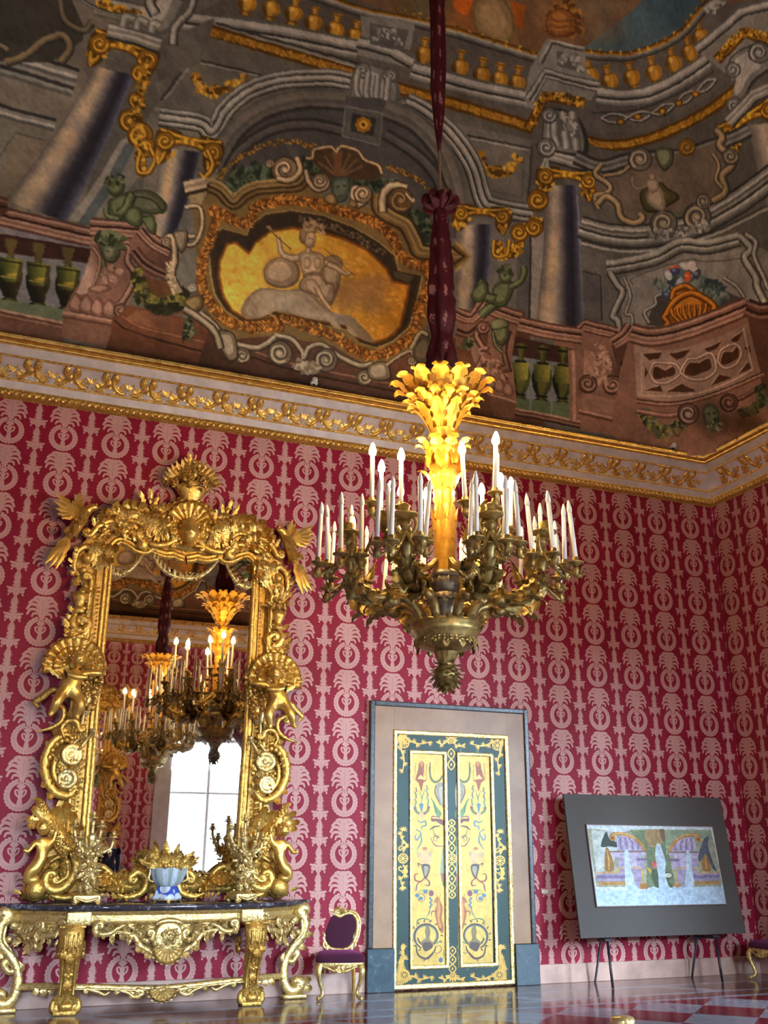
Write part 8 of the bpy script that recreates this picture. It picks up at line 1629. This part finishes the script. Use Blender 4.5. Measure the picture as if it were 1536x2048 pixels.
# ------------------------------------------------------------------ gilt side chairs in dark plum velvet
def chair(loc, rz, label):
    t = thing('side_chair', label, 'chair', loc, rz, 'gilt velvet side chairs')
    VEL = bpy.data.materials.get('plum_velvet')
    if VEL is None:
        nt = NT('plum_velvet'); nt.b.inputs['Base Color'].default_value = (.045, .002, .018, 1); nt.set(Roughness=.9); nt.b.inputs['Sheen Weight'].default_value = .35; nt.b.inputs['Sheen Tint'].default_value = (.6, .1, .35, 1); VEL = nt.m
        bump(nt, noise(nt, 90, 2), .1, .002)
    # seat cushion
    q = smooth([(-.235, -.24), (0, -.275), (.235, -.24), (.25, -.1), (.205, .19), (0, .205), (-.205, .19), (-.25, -.1)], 4, True)
    G = np.array([np.column_stack([q*f, np.full(len(q), z)]) for f, z in ((1., .365), (1.03, .385), (1.03, .41), (.98, .432), (.85, .448), (.6, .46), (.3, .466), (.0, .468))]).transpose(1, 0, 2)
    obj('seat', flip(grid(G, cu=True)) if False else grid(G, cu=True), VEL, t)
    rail = [np.column_stack([q*f, np.full(len(q), z)]) for f, z in ((.99, .37), (1.01, .355), (.985, .335), (.99, .315), (.95, .31), (.95, .37))]
    rs = [grid(np.array(rail).transpose(1, 0, 2), cu=True), xf(extrude([(-.20, .33), (-.12, .30), (-.05, .27), (0, .262), (.05, .27), (.12, .30), (.20, .33)], -.27, -.24)), scroll([(-.19, .335), (-.12, .31), (-.06, .285), (-.02, .31)], [.012, .018, .012], v1=.016, y=-.28), scroll([(.19, .335), (.12, .31), (.06, .285), (.02, .31)], [.012, .018, .012], v1=-.016, y=-.28), xf(shell(), sc=(.06, .06, .05), rot=RY(PI), loc=(0, -.275, .315))]
    obj('seat_rail', join(*rs), GOLD_P, t)
    for s_ in (-1, 1):
        p = smooth([(s_*.215, -.235, .345), (s_*.232, -.265, .28), (s_*.215, -.25, .18), (s_*.185, -.23, .09), (s_*.195, -.245, .04), (s_*.225, -.28, .022)], 5)
        l = join(tube(p, [.040, .036, .024, .019, .02, .022], 10), ball(.024, 8, 6, c=(s_*.228, -.285, .024)), leaf_at((s_*.225, -.265, .33), (s_*.02, -.1, -1), .12, .07, out=(s_*.4, -1, 0), src=LEAF_S)); obj('leg', l, GOLD_P, t)
        p = smooth([(s_*.165, .17, .35), (s_*.165, .18, .2), (s_*.165, .21, .02), (s_*.165, .215, .0)], 4); obj('leg', tube(p, [.024, .02, .014], 8), GOLD_D, t)
    # heart shaped back, raked
    o_ = [(0, .795), (.06, .822), (.125, .828), (.18, .79), (.205, .71), (.19, .60), (.145, .505), (.08, .46), (0, .452)]
    o2 = o_+[(-a, b) for a, b in o_[::-1][1:-1]]; C = smooth(o2, 5, True)
    rk = lambda s: (np.column_stack([s[0][:, 0], s[0][:, 1]+.195+(s[0][:, 2]-.45)*.13, s[0][:, 2]]), s[1], s[2])
    P3 = np.column_stack([C[:, 0], np.zeros(len(C)), C[:, 1]]); P3 = np.concatenate([P3, P3[:2]])
    fr = [tube(P3, .024, 8, 1., up=(0, -1, 0), cap=False), tube((P3-np.array([0, 0, .64]))*np.array([1.14, 1, 1.10])+np.array([0, .004, .642]), .015, 8, up=(0, -1, 0), cap=False)]
    fr += [scroll([(-.10, .84), (-.05, .86), (0, .88), (.05, .86), (.10, .84)], [.014, .024, .014], y=-.01), xf(shell(), sc=(.07, .08, .06), loc=(0, -.01, .825)), sprays([(-.03, .84, -1, .3, .11, .05), (.03, .84, 1, .3, .11, .05), (-.15, .56, -.5, 1, .1, .05), (.15, .56, .5, 1, .1, .05), (0, .46, 0, -1, .05, .06)], y=-.012, src=LEAF_S)]
    for s_ in (-1, 1): fr.append(tube(smooth([(s_*.15, 0, .53), (s_*.135, -.005, .46), (s_*.15, -.01, .40)], 4), [.02, .022, .026], 8)); fr.append(scroll([(s_*.17, .55), (s_*.18, .50), (s_*.15, .46)], [.01, .016, .01], y=-.015))
    obj('back_frame', rk(join(*fr)), GOLD_P, t)
    cen = np.array([0, .64]); G = np.array([np.column_stack([(C[:, 0])*f, np.full(len(C), y), (C[:, 1]-.64)*f+.64]) for f, y in ((1., .0), (.96, -.012), (.8, -.022), (.5, -.028), (0., -.03))]).transpose(1, 0, 2)
    obj('back_cushion', rk(flip(grid(G, cu=True))), VEL, t)
    return t
chair((-5.955, -.235, 0), -.30, 'gilt side chair in dark plum velvet between console and doorcase')
chair((-.285, -.685, 0), -PI/2, 'gilt side chair in dark plum velvet against the right wall beside the board')
# ------------------------------------------------------------------ brass barrier post in front of the viewer, spotlights on the cornice
def post():
    p = onZ(1245, 2036, .96)
    t = thing('barrier_post', 'polished brass barrier post standing on the floor in front', 'post', (p[0], p[1], 0)); B = mat_gold('polished_brass', (.70, .48, .16), (.90, .68, .30), .2)
    obj('base', lathe([(.0, .035), (.05, .035), (.15, .015), (.16, 0), (0, 0)], 28), B, t); obj('pole', lathe([(.02, .03), (.02, .90), (.0, .90)], 16), B, t); obj('finial', lathe([(.025, .885), (.032, .89), (.032, .925), (.044, .93), (.046, .945), (.046, .955), (.04, .965), (0, .967)], 24), B, t)
post()
for (x, y, lab) in ((628, 765, 'small white spotlight on the cornice below the painted cartouche'), (1345, 884, 'small spotlight on the cornice near the far corner')):
    q = onY(x, y, -.42); t = thing('spotlight', lab, 'spotlight', (q[0], -.42, 7.087), 0, 'spotlights on the cornice')
    wm = mat_plain('white_enamel', (.65, .63, .58), .4); 
    obj('lamp_head', join(xf(lathe([(0, -.06), (.032, -.06), (.036, .05), (.03, .06), (0, .055)], 14), rot=RX(1.25), loc=(0, 0, .085)), box(-.045, .045, -.03, .03, .05, .075, .005)), wm, t); obj('bracket', join(box(-.05, .05, -.03, .03, 0, .012, .002), box(-.012, .012, -.012, .012, .01, .06)), mat_plain('black_metal', (.02, .02, .02), .5), t, False)
# ------------------------------------------------------------------ crimson curtain of the window, seen in the mirror
def curtain(cx, lab):
    t = thing('window_curtain', lab, 'curtain', (cx, YO+.14, 0), 0, 'window curtains')
    for s_ in (1,):
        n, k = 50, 30; z = np.linspace(4.5, .15, k); G = np.zeros((n, k, 3))
        for j, zz in enumerate(z):
            w = np.interp(zz, [.15, 1.5, 2.0, 3.2, 4.0, 4.5], [.34, .30, .26, .46, .85, 1.15]); u = np.linspace(0, 1, n)
            x = 1.30-u*w; G[:, j, 0] = s_*x; G[:, j, 1] = .05+.05*np.sin(u*(38))*(.6+.4*np.cos(zz)); G[:, j, 2] = zz-.0+(.25*u*(zz > 2.0)*np.sin((4.5-zz)/2.5*PI))
        obj('drape', grid(G), BROC, t)
    obj('pelmet', join(box(-1.4, 1.4, -.02, .16, 4.45, 4.62, .02), *[xf(leaf(1, .6, .4, 3, nu=8, nv=5), sc=(.3, .2, .25), rot=RZ(PI)@RX(PI), loc=(x, .17, 4.5)) for x in np.linspace(-1.2, 1.2, 9)]), GOLD_D, t)
for i, c in enumerate(WINX[:2]): curtain(c, ('crimson curtain of the window seen in the mirror', 'crimson curtain of the window behind the viewer')[i])
# ------------------------------------------------------------------ visitor in dark blue, seen only in the mirror
def visitor():
    q = np.array([-7.02, -12.4, 0.])
    V = [(0, 0, .98), (0, -.01, 1.15), (0, 0, 1.36), (0, -.01, 1.47), (.19, 0, 1.40), (.25, .02, 1.14), (.20, -.16, 1.08), (.10, -.26, 1.28), (-.19, 0, 1.40), (-.25, .03, 1.12), (-.22, -.05, .90), (.10, 0, .90), (.11, -.02, .50), (.11, .02, .09), (-.10, 0, .90), (-.12, -.02, .50), (-.12, .02, .09), (.12, -.14, .05), (-.13, -.14, .05)]
    E = [(0, 1), (1, 2), (2, 3), (2, 4), (4, 5), (5, 6), (6, 7), (2, 8), (8, 9), (9, 10), (0, 11), (11, 12), (12, 13), (13, 17), (0, 14), (14, 15), (15, 16), (16, 18)]
    R_ = [.165, .15, .165, .06, .075, .055, .045, .04, .075, .055, .045, .09, .065, .045, .09, .065, .045, .04, .04]
    t = thing('person', 'person in dark blue coat reflected in the mirror beside the candelabrum', 'person', tuple(q), PI*.9)
    nt = mat_plain('dark_blue_wool', (.010, .022, .055), .85); SK = mat_plain('skin', (.50, .30, .22), .5)
    obj('body', skin(V, E, R_, 2), nt, t); obj('head', join(xf(head(.105, False), sc=(.95, 1, 1.12), loc=(0, -.02, 1.62)), tube(np.array([[0, 0, 1.45], [0, -.01, 1.55]]), .055, 10)), SK, t); obj('hair', xf(ball(.112, 14, 10), sc=(.97, .95, 1.0), loc=(0, .015, 1.66)), mat_plain('dark_hair', (.02, .013, .01), .6), t)
    hd = []
    for x, y, z, s_ in ((.10, -.27, 1.29, 1), (-.22, -.06, .87, -1)):
        hd.append(ball(1, 8, 6, c=(x, y, z), sc=(.04, .022, .045)))
        for k in range(4): hd.append(tube(np.array([[x-.027+.018*k, y, z-.03*(s_ < 0)+.03*(s_ > 0)], [x-.03+.02*k, y-.02, z+.07*s_], [x-.028+.019*k, y-.035, z+(.09-.01*abs(k-1.5))*s_]]), .008, 6))
        hd.append(tube(np.array([[x+.035, y, z], [x+.055, y-.02, z+.035*s_], [x+.05, y-.03, z+.06*s_]]), .009, 6))
    obj('hands', join(*hd), SK, t)
visitor()
